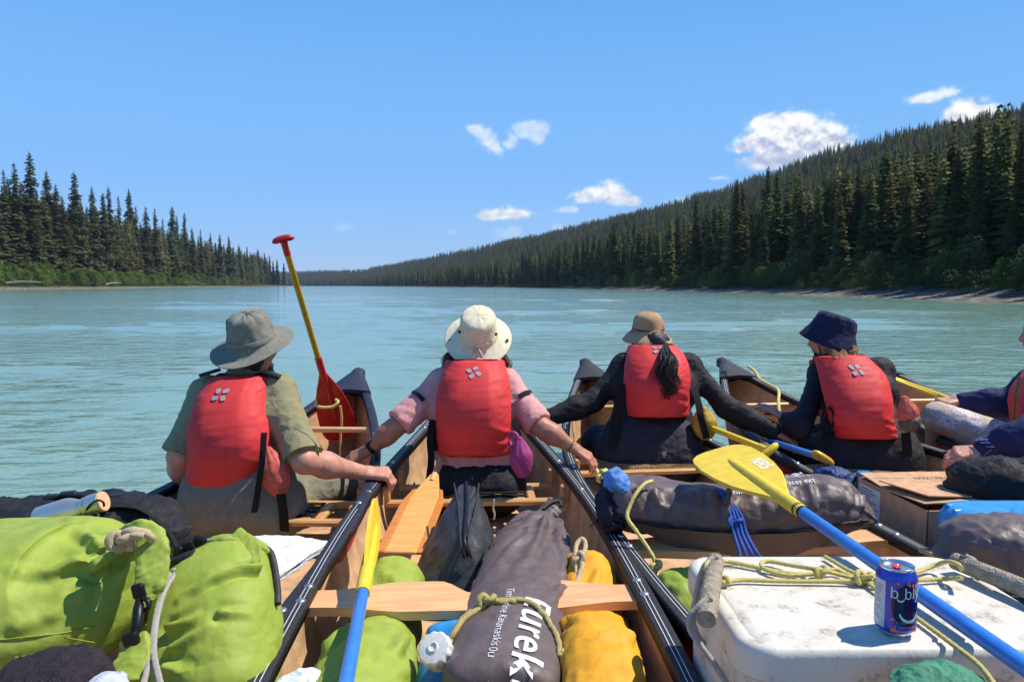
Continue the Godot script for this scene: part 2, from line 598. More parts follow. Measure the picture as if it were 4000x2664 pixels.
func left_point(t: float, run: float) -> Vector3:
	var a: Vector2 = along(left_line, t)
	var b: Vector2 = along(left_line, t + 0.01)
	var d := (b - a).normalized()
	var nrm := Vector2(d.y, -d.x)
	if nrm.x > 0: nrm = -nrm
	var q := a + nrm * run
	var y := run * 0.12 if run < 7.0 else 0.84 + minf(run - 7.0, 8.0) * 0.22 + maxf(run - 15.0, 0) * 0.012
	if run < 0.0: y = run * 0.2
	return Vector3(q.x, y + no1.get_noise_2d(q.x * 0.06, q.y * 0.06) * 0.25 * clampf(run * 0.2, 0, 1), q.y)

func banks() -> void:
	var sand := Color(0.26, 0.235, 0.19)
	var grass := Color(0.075, 0.095, 0.035)
	var floor_c := Color(0.028, 0.034, 0.018)
	var s := Shape.new()
	s.use_c = true
	var us := [-0.02, 0.0, 0.004, 0.008, 0.013, 0.019, 0.03, 0.05, 0.08, 0.12, 0.17, 0.23, 0.3, 0.38, 0.46, 0.55, 0.64, 0.73, 0.82, 0.91, 1.0, 1.12, 1.3]
	var rr := 180
	for j in rr + 1:
		for u in us:
			var t := pow(float(j) / rr, 1.3)
			var q := hill_point(t, maxf(u, 0.0))
			if u < 0.0:
				var a: Vector2 = along(right_line, t)
				q = Vector3(a.x - 3.0, -0.7, a.y)
			s.tint = sand.lerp(floor_c, smoothstep(0.010, 0.02, u + no1.get_noise_2d(q.x * 0.3, q.z * 0.3) * 0.006)) if q.z > -260 else Color(0.12, 0.11, 0.08).lerp(floor_c, smoothstep(0.0, 0.01, u))
			s.p(q)
	for j in rr:
		for i in us.size() - 1:
			var a := j * us.size() + i
			s.tri(a, a + 1, a + us.size()); s.tri(a + 1, a + us.size() + 1, a + us.size())
	structure("hillside", s, M.soil, "forested hillside rising from the right bank of the river")
	s = Shape.new()
	s.use_c = true
	var runs := [-3.0, 0.0, 1.0, 2.0, 3.2, 4.5, 6.0, 8.0, 11.0, 15.0, 22.0, 40.0, 80.0, 160.0, 400.0]
	rr = 150
	for j in rr + 1:
		for r in runs:
			var q := left_point(float(j) / rr * 0.985, r)
			var k: float = r + no1.get_noise_2d(q.x * 0.15, q.z * 0.15) * 2.5
			s.tint = sand.lerp(grass, smoothstep(3.5, 6.5, k)).lerp(floor_c, smoothstep(12.0, 16.0, k))
			s.p(q)
	for j in rr:
		for i in runs.size() - 1:
			var a := j * runs.size() + i
			s.tri(a, a + 1, a + runs.size()); s.tri(a + 1, a + runs.size() + 1, a + runs.size())
	structure("riverbank", s, M.soil, "low sandy left riverbank backed by willows and spruces")
	# far hill that closes the valley
	s = Shape.new()
	s.use_c = true
	s.tint = Color(0.03, 0.04, 0.03)
	var rws := []
	for j in 9:
		var line := PackedVector3Array()
		for i in 61:
			var t := i / 60.0
			var x := lerpf(-2600, 500, t)
			var hgt := 34.0 + 40.0 * exp(-pow((x + 1120.0) / 260.0, 2)) + no1.get_noise_2d(x * 0.004, 7.0) * 16.0
			line.append(Vector3(x, -1.0 + hgt * sin(minf(j / 6.0, 1.0) * PI / 2), -3300.0 - j * 90.0))
		rws.append(line)
	s.rows(rws, false, false)
	structure("hill", s, M.soil, "low blue green hill far down the river valley")

func spruce(seed_: int, levels: int, per: int, radius: float, sparse: float, fine := true, tone := 1.0) -> Shape:
	# one metre tall, scaled where it stands; every bough is a drooping spray of its own
	var r := RandomNumberGenerator.new()
	r.seed = seed_
	var s := Shape.new()
	s.use_c = true
	for i in levels:
		var t := float(i) / levels
		var y := lerpf(0.04, 0.985, t)
		var reach := radius * pow(1.0 - t, 0.66) * (0.80 + 0.12 * sin(i * 1.9 + seed_) + 0.16 * sin(i * 0.43 + seed_ * 1.3)) + 0.010
		if t < 0.12: reach *= 0.6 + 3.0 * t
		var cnt := maxi(3, int(per * (1.0 - 0.45 * t)))
		for k in cnt:
			if r.randf() < sparse: continue
			var a := TAU * (k + r.randf() * 0.9) / cnt + i * 2.4
			var l := reach * r.randf_range(0.55, 1.18)
			var d := Vector3(cos(a), 0, sin(a))
			var sd := Vector3(-d.z, 0, d.x)
			var o := Vector3(0, y + r.randf_range(-0.008, 0.008), 0)
			var drop := l * r.randf_range(0.35, 0.95) * (1.0 - t * 0.7)
			var g := r.randf_range(0.6, 1.3) * tone
			s.tint = Color(0.108 * g + 0.018, 0.124 * g + 0.016, 0.050 * g + 0.006)
			if r.randf() < 0.10: s.tint = Color(0.075, 0.062, 0.04)
			var w := l * r.randf_range(0.34, 0.52)
			var m := o + d * l * 0.55 - Vector3(0, drop * 0.35, 0)
			var tip := o + d * l - Vector3(0, drop - l * 0.1, 0)
			if not fine:
				s.t3(o + Vector3(0, 0.012, 0), m + sd * w * 1.2 - Vector3(0, 0.012, 0), tip)
				s.t3(o + Vector3(0, 0.012, 0), tip, m - sd * w * 1.2 - Vector3(0, 0.012, 0))
				continue
			var dn := Vector3(0, -w * 0.55, 0)
			s.t3(o + Vector3(0, 0.006, 0), m + sd * w + dn * 0.4, m + d * l * 0.12)
			s.t3(o + Vector3(0, 0.006, 0), m + d * l * 0.12, m - sd * w + dn * 0.4)
			s.t3(m + sd * w * 0.45, m + sd * w * 0.75 + d * l * 0.32 + dn * 0.8, tip)
			s.t3(m - sd * w * 0.45, tip, m - sd * w * 0.75 + d * l * 0.32 + dn * 0.8)
			s.t3(o + d * l * 0.25, m + d * l * 0.2, o + d * l * 0.45 + dn * 1.6)
			s.t3(m, tip, m + d * l * 0.2 + dn * 1.5)
	return s

func bush_mesh(seed_: int, clumps: int, a: Color, b: Color, tall := 1.0) -> Shape:
	var r := RandomNumberGenerator.new()
	r.seed = seed_
	var s := Shape.new()
	s.use_c = true
	for i in clumps:
		# leaf clumps through the whole volume, on stems that lean outwards
		var an := r.randf() * TAU
		var u := sqrt(r.randf())
		var y := pow(r.randf(), 0.7)
		var rad := 0.5 * (1.0 - 0.65 * y * y) * (0.85 + 0.25 * sin(an * 3.0 + seed_) + 0.15 * sin(an * 7.0 + y * 9.0))
		var at := Vector3(cos(an) * rad * u, y * tall * (0.86 + 0.14 * sin(an * 4.0 + seed_)), sin(an) * rad * u)
		var tone := a.lerp(b, r.randf())
		for k in 7:
			s.tint = tone * r.randf_range(0.75, 1.2)
			var o := at + Vector3(r.randf_range(-1, 1), r.randf_range(-0.8, 1), r.randf_range(-1, 1)) * 0.05
			var d := Vector3(r.randf_range(-1, 1), r.randf_range(-0.6, 1), r.randf_range(-1, 1)).normalized() * r.randf_range(0.025, 0.045)
			var w := d.cross(Vector3(r.randf_range(-1, 1), 1, r.randf_range(-1, 1))).normalized() * 0.013
			s.q4(o, o + d * 0.5 + w, o + d, o + d * 0.5 - w)
	return s

func multi(called: String, mesh: Mesh, mat: Material, list: Array, parent: Node3D) -> void:
	if list.is_empty(): return
	var mm := MultiMesh.new()
	mm.transform_format = MultiMesh.TRANSFORM_3D
	mm.use_colors = true
	mm.mesh = mesh
	mm.instance_count = list.size()
	var rt := RandomNumberGenerator.new()
	rt.seed = list.size()
	for i in list.size():
		mm.set_instance_transform(i, list[i])
		var g := rt.randf_range(0.65, 1.35)
		mm.set_instance_color(i, Color(g * rt.randf_range(0.85, 1.2), g, g * rt.randf_range(0.8, 1.1)))
	var o := MultiMeshInstance3D.new()
	o.name = called
	o.multimesh = mm
	o.material_override = mat
	o.set_meta("kind", "stuff")
	parent.add_child(o, true)

func forest() -> void:
	var r := RandomNumberGenerator.new()
	r.seed = 77
	var near := []
	for k in 8: near.append(spruce(100 + k, 84, 11, [0.118, 0.105, 0.13, 0.11, 0.085, 0.12, 0.10, 0.125][k], [0.10, 0.14, 0.06, 0.14, 0.28, 0.1, 0.2, 0.08][k], true, [1.0, 0.85, 1.15, 0.95, 0.9, 1.3, 0.75, 1.05][k]).mesh())
	var far := []
	for k in 3: far.append(spruce(200 + k, 30, 8, [0.15, 0.12, 0.17][k], 0.05, false, [1.0, 1.25, 0.85][k]).mesh())
	var ts := Shape.new()
	ts.lathe([Vector2(0.011, -0.02), Vector2(0.008, 0.3), Vector2(0.005, 0.7), Vector2(0.001, 1.0)], Transform3D(), 7)
	var trunk := ts.mesh()
	var put := []        # [position, height, variant, left bank?]
	# the trees that make the skyline of the left bank
	for q in [Vector3(-149.2, 38.3, -222.0), Vector3(-150.9, 35.9, -220.0), Vector3(-150.8, 43.1, -231.0), Vector3(-161.4, 41.3, -257.0), Vector3(-157.9, 36.5, -256.0), Vector3(-161.6, 43.1, -273.0), Vector3(-155.9, 32.6, -257.0), Vector3(-161.4, 39.5, -284.0), Vector3(-164.0, 38.4, -296.0), Vector3(-165.7, 42.1, -305.0), Vector3(-171.1, 40.6, -322.0), Vector3(-178.9, 46.9, -346.0), Vector3(-175.4, 38.4, -343.0), Vector3(-174.8, 39.0, -351.0), Vector3(-178.1, 39.9, -368.0), Vector3(-189.0, 37.6, -398.0), Vector3(-192.8, 46.0, -417.0), Vector3(-189.8, 41.0, -418.0), Vector3(-192.6, 44.2, -432.0), Vector3(-192.8, 36.3, -444.0), Vector3(-197.4, 37.2, -468.0), Vector3(-206.5, 37.7, -504.0), Vector3(-208.6, 38.4, -525.0), Vector3(-215.5, 39.1, -560.0), Vector3(-235.9, 37.0, -636.0), Vector3(-237.9, 36.6, -661.0), Vector3(-251.6, 37.7, -727.0), Vector3(-257.5, 35.5, -763.0), Vector3(-263.9, 35.0, -800.0), Vector3(-256.2, 30.8, -800.0), Vector3(-249.1, 26.7, -800.0), Vector3(-158.5, 35.2, -233.0), Vector3(-161.5, 35.8, -243.0), Vector3(-163.7, 34.4, -254.0), Vector3(-157.2, 31.3, -247.0), Vector3(-166.5, 32.9, -267.0), Vector3(-160.1, 29.6, -262.0), Vector3(-167.9, 32.4, -279.0), Vector3(-171.9, 36.1, -294.0), Vector3(-163.1, 31.8, -282.0), Vector3(-173.1, 32.9, -307.0), Vector3(-169.7, 31.5, -309.0), Vector3(-179.5, 33.3, -333.0), Vector3(-174.0, 31.4, -331.0), Vector3(-182.7, 32.3, -354.0), Vector3(-178.7, 31.1, -354.0), Vector3(-188.0, 31.5, -382.0), Vector3(-184.2, 31.0, -384.0), Vector3(-196.2, 32.9, -418.0), Vector3(-203.2, 34.5, -460.0), Vector3(-201.2, 33.7, -471.0), Vector3(-213.9, 31.4, -515.0), Vector3(-211.2, 31.9, -523.0), Vector3(-226.8, 34.3, -580.0), Vector3(-225.9, 33.1, -596.0), Vector3(-244.8, 31.3, -670.0), Vector3(-245.8, 31.3, -696.0), Vector3(-266.3, 30.8, -779.0), Vector3(-260.5, 28.9, -800.0)]:
		var b := left_point(inverse_left(q.z), 18.0)
		put.append([Vector3(q.x, b.y - 0.5, q.z), q.y - b.y + 0.5, r.randi() % 8, true])
	for k in 60:
		var t := lerpf(0.16, 0.66, pow(r.randf(), 1.2))
		var p := left_point(t, 14.0 + 26.0 * r.randf())
		put.append([p, r.randf_range(15, 25), r.randi() % 8, true])
	# the front ranks of the right bank
	var tries := 0
	while put.size() < 296 and tries < 4000:
		tries += 1
		var t := lerpf(0.16, 0.60, r.randf())
		var a: Vector2 = along(right_line, t)
		var rg: Vector3 = along(ridge_line, t)
		var run := 11.0 + 34.0 * pow(r.randf(), 1.3)
		var u := run / Vector2(rg.x - a.x, rg.z - a.y).length()
		var p := hill_point(t, u)
		if p.z > -30 or p.x / -p.z > 0.86: continue
		var ok := true
		for e in put:
			if not e[3] and Vector2(e[0].x - p.x, e[0].z - p.z).length() < 2.6: ok = false
		if not ok: continue
		var hg := r.randf_range(10.0, 16.5) * (1.0 if p.z > -120 else 1.2)
		put.append([p, hg, r.randi() % 8, false])
	var proto := []
	for k in 8:
		var o := Node3D.new()
		local_part("trunk", trunk, M.bark, o)
		local_part("crown", near[k], M.needle, o)
		proto.append(o)
	for e in put:
		var o: Node3D = proto[e[2]].duplicate()
		o.name = numbered("spruce_tree")
		add_child(o)
		o.position = e[0]
		var wide: float = e[1] * r.randf_range(0.9, 1.2)
		o.rotation = Vector3(r.randf_range(-0.02, 0.02), r.randf() * TAU, r.randf_range(-0.02, 0.02))
		o.scale = Vector3(wide, e[1], wide)
		o.set_meta("category", "tree")
		if e[3]:
			var own := {0: "broad tall spruce at the photo's left edge, just left of the tallest one", 2: "tallest spruce of the left bank, its spire above all the others", 3: "tall spruce on the left bank, first high spire right of the tallest one", 5: "slender tall spruce on the left bank, second high spire right of the tallest one", 30: "last small spruce at the river end of the left bank's tree line"}
			var at := put.find(e)
			o.set_meta("label", own.get(at, "dark green spruce in the forest on the left riverbank, lower than the tallest spires"))
			if not own.has(at): o.set_meta("group", "spruces along the left bank")
		else:
			o.set_meta("label", "dark green spruce in the front ranks of the right bank forest")
			o.set_meta("group", "spruces along the right bank")
	for o in proto: o.free()
	# the rest of the wood, too many to count
	var wood_l := [[], [], []]
	for k in 2200:
		var t := lerpf(0.12, 0.80, r.randf())
		var p := left_point(t, 19.0 + 100.0 * pow(r.randf(), 1.8))
		var hg := r.randf_range(19, 31)
		wood_l[r.randi() % 3].append(Transform3D(Basis(Vector3.UP, r.randf() * TAU).scaled(Vector3(hg, hg, hg)), p))
	var fl := Node3D.new()
	fl.name = "spruce_forest"
	fl.set_meta("kind", "stuff"); fl.set_meta("category", "forest")
	fl.set_meta("label", "mass of spruces behind the front trees of the left bank")
	add_child(fl)
	for k in 3: multi("trees", far[k], M.needle, wood_l[k], fl)
	var wood_r := [[], [], []]
	var birch := []
	var placed := 0
	for k in 52000:
		var t := pow(r.randf(), 0.8)
		var u := r.randf() * 1.12
		if t > 0.72 and r.randf() < 0.2: continue
		var p := hill_point(t, u)
		var a: Vector2 = along(right_line, t)
		if Vector2(p.x - a.x, p.z - a.y).length() < 14.0: continue
		if p.z > -24 or p.x / -p.z > 1.35 or p.x / -p.z < -0.75: continue
		var near_edge := Vector2(p.x - a.x, p.z - a.y).length() < 60.0
		var hg := r.randf_range(9, 15) * (1.15 if near_edge else 1.0)
		if no1.get_noise_2d(p.x * 0.02 + 30.0, p.z * 0.02) > 0.30 and r.randf() < 0.5 and u > 0.2:
			birch.append(Transform3D(Basis(Vector3.UP, r.randf() * TAU).scaled(Vector3(5.5, hg * 0.6, 5.5)), p))
		else:
			wood_r[r.randi() % 3].append(Transform3D(Basis(Vector3.UP, r.randf() * TAU).scaled(Vector3(hg, hg, hg)), p))
		placed += 1
	var fr := Node3D.new()
	fr.name = "spruce_forest_001"
	fr.set_meta("kind", "stuff"); fr.set_meta("category", "forest")
	fr.set_meta("label", "dense spruce forest covering the hillside above the right bank")
	add_child(fr)
	for k in 3: multi("trees", far[k], M.needle, wood_r[k], fr)
	var bm := bush_mesh(9, 160, Color(0.05, 0.085, 0.025), Color(0.085, 0.125, 0.035)).mesh()
	multi("birches", bm, M.leaf, birch, fr)
	var wood_f := [[], [], []]
	for k in 2600:
		var x := lerpf(-2400, 300, r.randf())
		var j := r.randf() * 6.5
		var hgt := 34.0 + 40.0 * exp(-pow((x + 1120.0) / 260.0, 2)) + no1.get_noise_2d(x * 0.004, 7.0) * 16.0
		var hg := r.randf_range(10, 16)
		wood_f[k % 3].append(Transform3D(Basis(Vector3.UP, r.randf() * TAU).scaled(Vector3(hg * 1.6, hg, hg * 1.6)), Vector3(x, -1.0 + hgt * sin(minf(j / 6.0, 1.0) * PI / 2), -3300.0 - j * 90.0)))
	var ff := Node3D.new()
	ff.name = "spruce_forest_002"
	ff.set_meta("kind", "stuff"); ff.set_meta("category", "forest")
	ff.set_meta("label", "distant blue green woods on the hill at the end of the valley")
	add_child(ff)
	for k in 3: multi("trees", far[k], M.needle, wood_f[k], ff)
	# willows and alders along both waterlines
	var kinds := []
	kinds.append(bush_mesh(31, 900, Color(0.11, 0.165, 0.035), Color(0.19, 0.25, 0.06), 0.8).mesh())
	kinds.append(bush_mesh(32, 900, Color(0.085, 0.14, 0.032), Color(0.15, 0.21, 0.055), 0.95).mesh())
	kinds.append(bush_mesh(33, 700, Color(0.055, 0.085, 0.03), Color(0.13, 0.15, 0.075), 1.1).mesh())
	for k in 150:
		var left := k < 100
		var p: Vector3
		var sc: float
		if left:
			p = left_point(0.20 + 0.40 * pow(k / 100.0, 1.3) + r.randf() * 0.006, 8.0 + 5.0 * r.randf())
			sc = r.randf_range(4.5, 8.0)
		else:
			var t := 0.155 + 0.38 * (k - 100) / 50.0 + r.randf() * 0.006
			var a: Vector2 = along(right_line, t)
			var rg: Vector3 = along(ridge_line, t)
			p = hill_point(t, r.randf_range(6.5, 10.5) / Vector2(rg.x - a.x, rg.z - a.y).length())
			sc = r.randf_range(2.4, 4.8)
		var o := thing("willow_shrub", "", "shrub", p - Vector3(0, 0.15, 0), "shrubs along the left bank" if left else "shrubs along the right bank")
		o.set_meta("label", "leafy bright green willow shrub above the left beach" if left else "leafy dark green shrub at the water's edge of the right bank")
		o.rotation.y = r.randf() * TAU
		o.scale = Vector3(sc * r.randf_range(0.9, 1.3), sc * r.randf_range(0.75, 1.0), sc)
		local_part("foliage", kinds[(r.randi() % 2) if left else (1 + r.randi() % 2)], M.leaf, o)
	# undergrowth
	var low := []
	for k in 600:
		var p := left_point(0.15 + 0.5 * r.randf(), 6.5 + 9.0 * r.randf())
		var sc := r.randf_range(1.4, 3.2)
		low.append(Transform3D(Basis(Vector3.UP, r.randf() * TAU).scaled(Vector3(sc * 1.5, sc * 0.8, sc * 1.5)), p - Vector3(0, 0.1, 0)))
	for k in 700:
		var t := 0.15 + 0.45 * r.randf()
		var a: Vector2 = along(right_line, t)
		var rg: Vector3 = along(ridge_line, t)
		var p := hill_point(t, r.randf_range(5.0, 15.0) / Vector2(rg.x - a.x, rg.z - a.y).length())
		var sc := r.randf_range(0.8, 2.2)
		low.append(Transform3D(Basis(Vector3.UP, r.randf() * TAU).scaled(Vector3(sc * 1.5, sc * 0.9, sc * 1.5)), p - Vector3(0, 0.1, 0)))
	var un := Node3D.new()
	un.name = "undergrowth"
	un.set_meta("kind", "stuff"); un.set_meta("category", "undergrowth")
	un.set_meta("label", "low green undergrowth and grass tufts along both banks")
	add_child(un)
	multi("leaves", bush_mesh(44, 130, Color(0.06, 0.085, 0.028), Color(0.11, 0.13, 0.05)).mesh(), M.leaf, low, un)
	# driftwood
	var logs := [[Vector3(-123.023, 1.596, -178.000), Vector3(-116.239, 1.856, -181.000), "long bleached driftwood log on the sand at the left edge of the photo"], [Vector3(-133.219, 1.351, -240.000), Vector3(-130.308, 1.864, -244.000), "small bleached driftwood branch on the beach below the willows"], [Vector3(-148.007, 2.363, -330.000), Vector3(-134.050, 1.657, -320.000), "grey driftwood pole lying on the beach near the point"], [Vector3(18.299, 0.279, -262.000), Vector3(29.383, 0.656, -255.000), "grey fallen trunk lying at the foot of the right bank"]]
	for q in logs:
		var o := thing("driftwood_log", q[2], "driftwood", q[0])
		var st := Shape.new()
		var pts := smooth_line([q[0], q[0].lerp(q[1], 0.4) + Vector3(0, 0.3, 0), q[1]], 6)
		var rad := []
		for i in pts.size(): rad.append(lerpf(0.35, 0.12, i / float(pts.size())))
		st.tube(pts, rad, 8)
		part("trunk", st, M.driftwood, o)
		for k in 3:
			var b := Shape.new()
			var a0: Vector3 = q[0].lerp(q[1], 0.3 + 0.22 * k)
			b.tube(PackedVector3Array([a0, a0 + Vector3(r.randf_range(-1, 1), r.randf_range(0.6, 1.4), r.randf_range(-0.6, 0.6))]), [0.1, 0.03], 6)
			part("branch", b, M.driftwood, o)

func inverse_left(z: float) -> float:
	for i in left_line.size() - 1:
		if z <= left_line[i].y and z >= left_line[i + 1].y:
			return (i + (z - left_line[i].y) / (left_line[i + 1].y - left_line[i].y)) / (left_line.size() - 1)
	return 0.3

# ---------------------------------------------------------------- canoes
const HL := 2.55

func hw(k: float) -> float:
	return maxf(0.455 * pow(maxf(1.0 - pow(absf(k), 2.6), 0.0), 0.9), 0.014)

func gy(k: float) -> float:
	return 0.28 + 0.30 * pow(absf(k), 4.2)

func hull_at(k: float, side: float, v: float, inset: float, floor_y: float) -> Vector3:
	var keel := -0.12 + 0.12 * pow(absf(k), 9.0)
	var w := maxf(hw(k) - inset, 0.004)
	var x := w * pow(1.0 - pow(1.0 - v, 2.5), 1.0 / 2.5)
	var y := lerpf(keel, gy(k), v)
	if y < floor_y: y = floor_y
	var z := -HL * k * (1.0 - 0.045 * pow(1.0 - v, 2.0)) - (0.02 * v * signf(k) * pow(absf(k), 20.0))
	if absf(k) > 0.9995: x = 0.0        # both sides meet in the stem
	return Vector3(side * x, y, z)

func canoe(label: String, cx: float, cz: float, bx: float, bz: float, opt := {}) -> Node3D:
	var o := thing("canoe", label, "canoe", Vector3(cx, 0, cz))
	o.rotation.y = atan2(-(bx - cx), -(bz - cz))
	var gm: Material = M[opt.get("gunwale", "gunwale")]
	var ks := []
	for i in 57: ks.append(sin((i / 56.0 * 2.0 - 1.0) * PI / 2))
	for inner in [false, true]:
		var s := Shape.new()
		var rr := []
		for k in ks:
			var row := PackedVector3Array()
			for i in 27:
				var a := i / 26.0 * 2.0 - 1.0
				var v := pow(absf(a), 1.25)
				row.append(hull_at(k, signf(a) if a != 0.0 else 1.0, v, 0.014 if inner else 0.0, 0.075 if inner else -9.0))
			rr.append(row)
		s.rows(rr, false, false)
		local_part("hull_lining" if inner else "hull", s, M.hull_tan if inner else M.hull_red, o, "tan inner skin of the canoe" if inner else "red outer hull")
	for side in [-1.0, 1.0]:
		var prof := [Vector2(-0.028, -0.020), Vector2(-0.028, 0.006), Vector2(-0.023, 0.012), Vector2(0.012, 0.014), Vector2(0.018, 0.008), Vector2(0.018, -0.022)]
		if side < 0: prof.reverse()
		var s := Shape.new()
		var rr := []
		for k in ks:
			var ring := PackedVector3Array()
			var at := hull_at(k, side, 1.0, 0.0, -9.0)
			for q in prof:
				var x: float = at.x + side * q.x
				if side * x < 0.002: x = side * 0.002
				ring.append(Vector3(x, at.y + q.y, at.z))
			rr.append(ring)
		s.rows(rr, true, true)
		var g := local_part("gunwale", s, gm, o)
		if opt.get("stripes", true):
			for f in [-0.014, -0.003]:
				var st := Shape.new()
				rr = []
				for k in ks:
					if absf(k) > 0.93: continue
					var at := hull_at(k, side, 1.0, 0.0, -9.0)
					rr.append(PackedVector3Array([Vector3(at.x + side * (f - 0.0011), at.y + 0.0148, at.z), Vector3(at.x + side * (f + 0.0011), at.y + 0.0148, at.z)]))
				st.rows(rr, false, false)
				local_part("stripe", st, M.stripe, g)
		for k in opt.get("rivets", [0.012, -0.024, 0.36, 0.52, 0.72]):
			var s2 := Shape.new()
			var at := hull_at(k, side, 1.0, 0.0, -9.0)
			s2.lathe([Vector2(0, 0.0195), Vector2(0.006, 0.0195), Vector2(0.010, 0.017), Vector2(0.0125, 0.0155), Vector2(0.0125, 0.010)], Transform3D(Basis(), at + Vector3(-side * 0.009, 0.0, 0)), 14)
			local_part("rivet", s2, M.rivet, g)
	# bow and stern deck plates with raised rims
	for e in [1.0, -1.0]:
		var s := Shape.new()
		var rr := []
		for i in 11:
			var k: float = lerpf(0.915, 1.0, i / 10.0) * e
			var w := hw(k) + 0.020
			var y := gy(k) + 0.016
			var z := hull_at(k, 1, 1.0, 0, -9).z
			if i == 10: z -= 0.03 * e
			rr.append(PackedVector3Array([Vector3(-w - 0.004, y - 0.045, z), Vector3(-w - 0.004, y - 0.004, z), Vector3(-w + 0.002, y + 0.004, z), Vector3(-w * 0.6, y + 0.010, z), Vector3(0, y + 0.016, z), Vector3(w * 0.6, y + 0.010, z), Vector3(w - 0.002, y + 0.004, z), Vector3(w + 0.004, y - 0.004, z), Vector3(w + 0.004, y - 0.045, z), Vector3(w - 0.01, y - 0.045, z), Vector3(w - 0.01, y - 0.012, z), Vector3(0, y - 0.004, z), Vector3(-w + 0.01, y - 0.012, z), Vector3(-w + 0.01, y - 0.045, z)]))
		s.rows(rr, true, true)
		local_part("deck_plate", s, gm, o)
	var kh: float = opt.get("handle", 0.80)
	var s3 := Shape.new()
	s3.tube(PackedVector3Array([Vector3(-hw(kh) + 0.01, gy(kh) - 0.03, -HL * kh), Vector3(hw(kh) - 0.01, gy(kh) - 0.03, -HL * kh)]), 0.015, 10)
	local_part("carry_handle", s3, M.ash, o)
	# carved yoke amidships
	var w0 := hw(0.0) - 0.02
	var poly := PackedVector2Array()
	var top := []
	for i in 41:
		var x := (i / 40.0 * 2.0 - 1.0)
		var a := absf(x)
		var back := 0.058 + 0.046 * smoothstep(0.92, 0.45, a) - 0.085 * smoothstep(0.22, 0.0, a)
		var front := 0.050 + 0.034 * smoothstep(0.9, 0.4, a)
		poly.append(Vector2(x * w0, front))
		top.append(Vector2(x * w0, -back))
	top.reverse()
	for q in top: poly.append(q)
	var s4 := Shape.new()
	s4.prism(poly, Transform3D(Basis(Vector3(1, 0, 0), Vector3(0, 0, 1), Vector3(0, 1, 0)), Vector3(0, gy(0) - 0.022, opt.get("yoke", 0.0))), 0.024, 0.005)
	local_part("yoke", s4, M.ash, o)
	# bow seat hung from the gunwales
	var kc: float = opt.get("seat", 0.5)
	var sy: float = 0.20
	var zc := -HL * kc
	for dz in [-0.115, 0.115]:
		var kk: float = -(zc + dz) / HL
		var b := Shape.new()
		b.box(Vector3(0, sy, zc + dz), Vector3(2 * (hw(kk) - 0.035), 0.024, 0.042), 0.007)
		local_part("seat_rail", b, M.seat_wood, o)
		for side in [-1.0, 1.0]:
			var hgr := Shape.new()
			hgr.box(Vector3(side * (hw(kk) - 0.045), (sy + gy(kk)) / 2 - 0.004, zc + dz), Vector3(0.024, gy(kk) - sy - 0.03, 0.036), 0.005)
			local_part("seat_hanger", hgr, M.seat_wood, o)
	for side in [-1.0, 1.0]:
		var b := Shape.new()
		b.box(Vector3(side * 0.235, sy, zc), Vector3(0.036, 0.022, 0.186), 0.006)
		local_part("seat_rail", b, M.seat_wood, o)
	if opt.get("weave", "cane") == "slats":
		for i in 9:
			var b := Shape.new()
			b.box(Vector3(-0.19 + i * 0.0475, sy + 0.008, zc), Vector3(0.034, 0.008, 0.20), 0.003)
			local_part("slat", b, M.webbing if i % 2 else M.seat_wood, o)
		for j in 4:
			var b := Shape.new()
			b.box(Vector3(0, sy + 0.015, zc - 0.075 + j * 0.05), Vector3(0.43, 0.005, 0.028), 0.002)
			local_part("strap", b, M.webbing, o)
	else:
		var b := Shape.new()
		for i in 30:
			b.box(Vector3(-0.215 + i * 0.0148, sy + 0.011, zc), Vector3(0.006, 0.003, 0.23), 0.001)
		for j in 14:
			b.box(Vector3(0, sy + 0.0145, zc - 0.10 + j * 0.0152), Vector3(0.44, 0.003, 0.006), 0.001)
		for i in 26:
			for sg in [-1.0, 1.0]:
				b.box(Vector3(-0.19 + i * 0.0152, sy + 0.018, zc), Vector3(0.0045, 0.0025, 0.27), 0.001, Basis(Vector3.UP, sg * 0.7))
		local_part("cane_weave", b, M.cane, o, "", "stuff")
	return o

func canoes() -> void:
	canoe("red canoe with plain navy gunwales, carrying the man in the olive hat", -1.02, -1.75, -0.92, -4.30, {"gunwale": "gunwale_blue", "stripes": false, "weave": "slats", "seat": 0.43, "handle": 0.78})
	canoe("red canoe with pinstriped black gunwales, carrying the woman in the cream hat", -0.10, -1.90, -0.22, -4.45, {"weave": "slats", "seat": 0.47})
	canoe("red canoe loaded with the white cooler, carrying the woman with a ponytail", 0.80, -2.33, 0.50, -4.86, {"seat": 0.50})
	canoe("red canoe loaded with the cardboard box, carrying the person in the navy bucket hat", 1.85, -2.42, 1.45, -4.92, {"seat": 0.42})
	canoe("red canoe at the right edge, carrying the person in the navy patterned shirt", 2.79, -2.57, 2.50, -5.1, {"seat": 0.34})

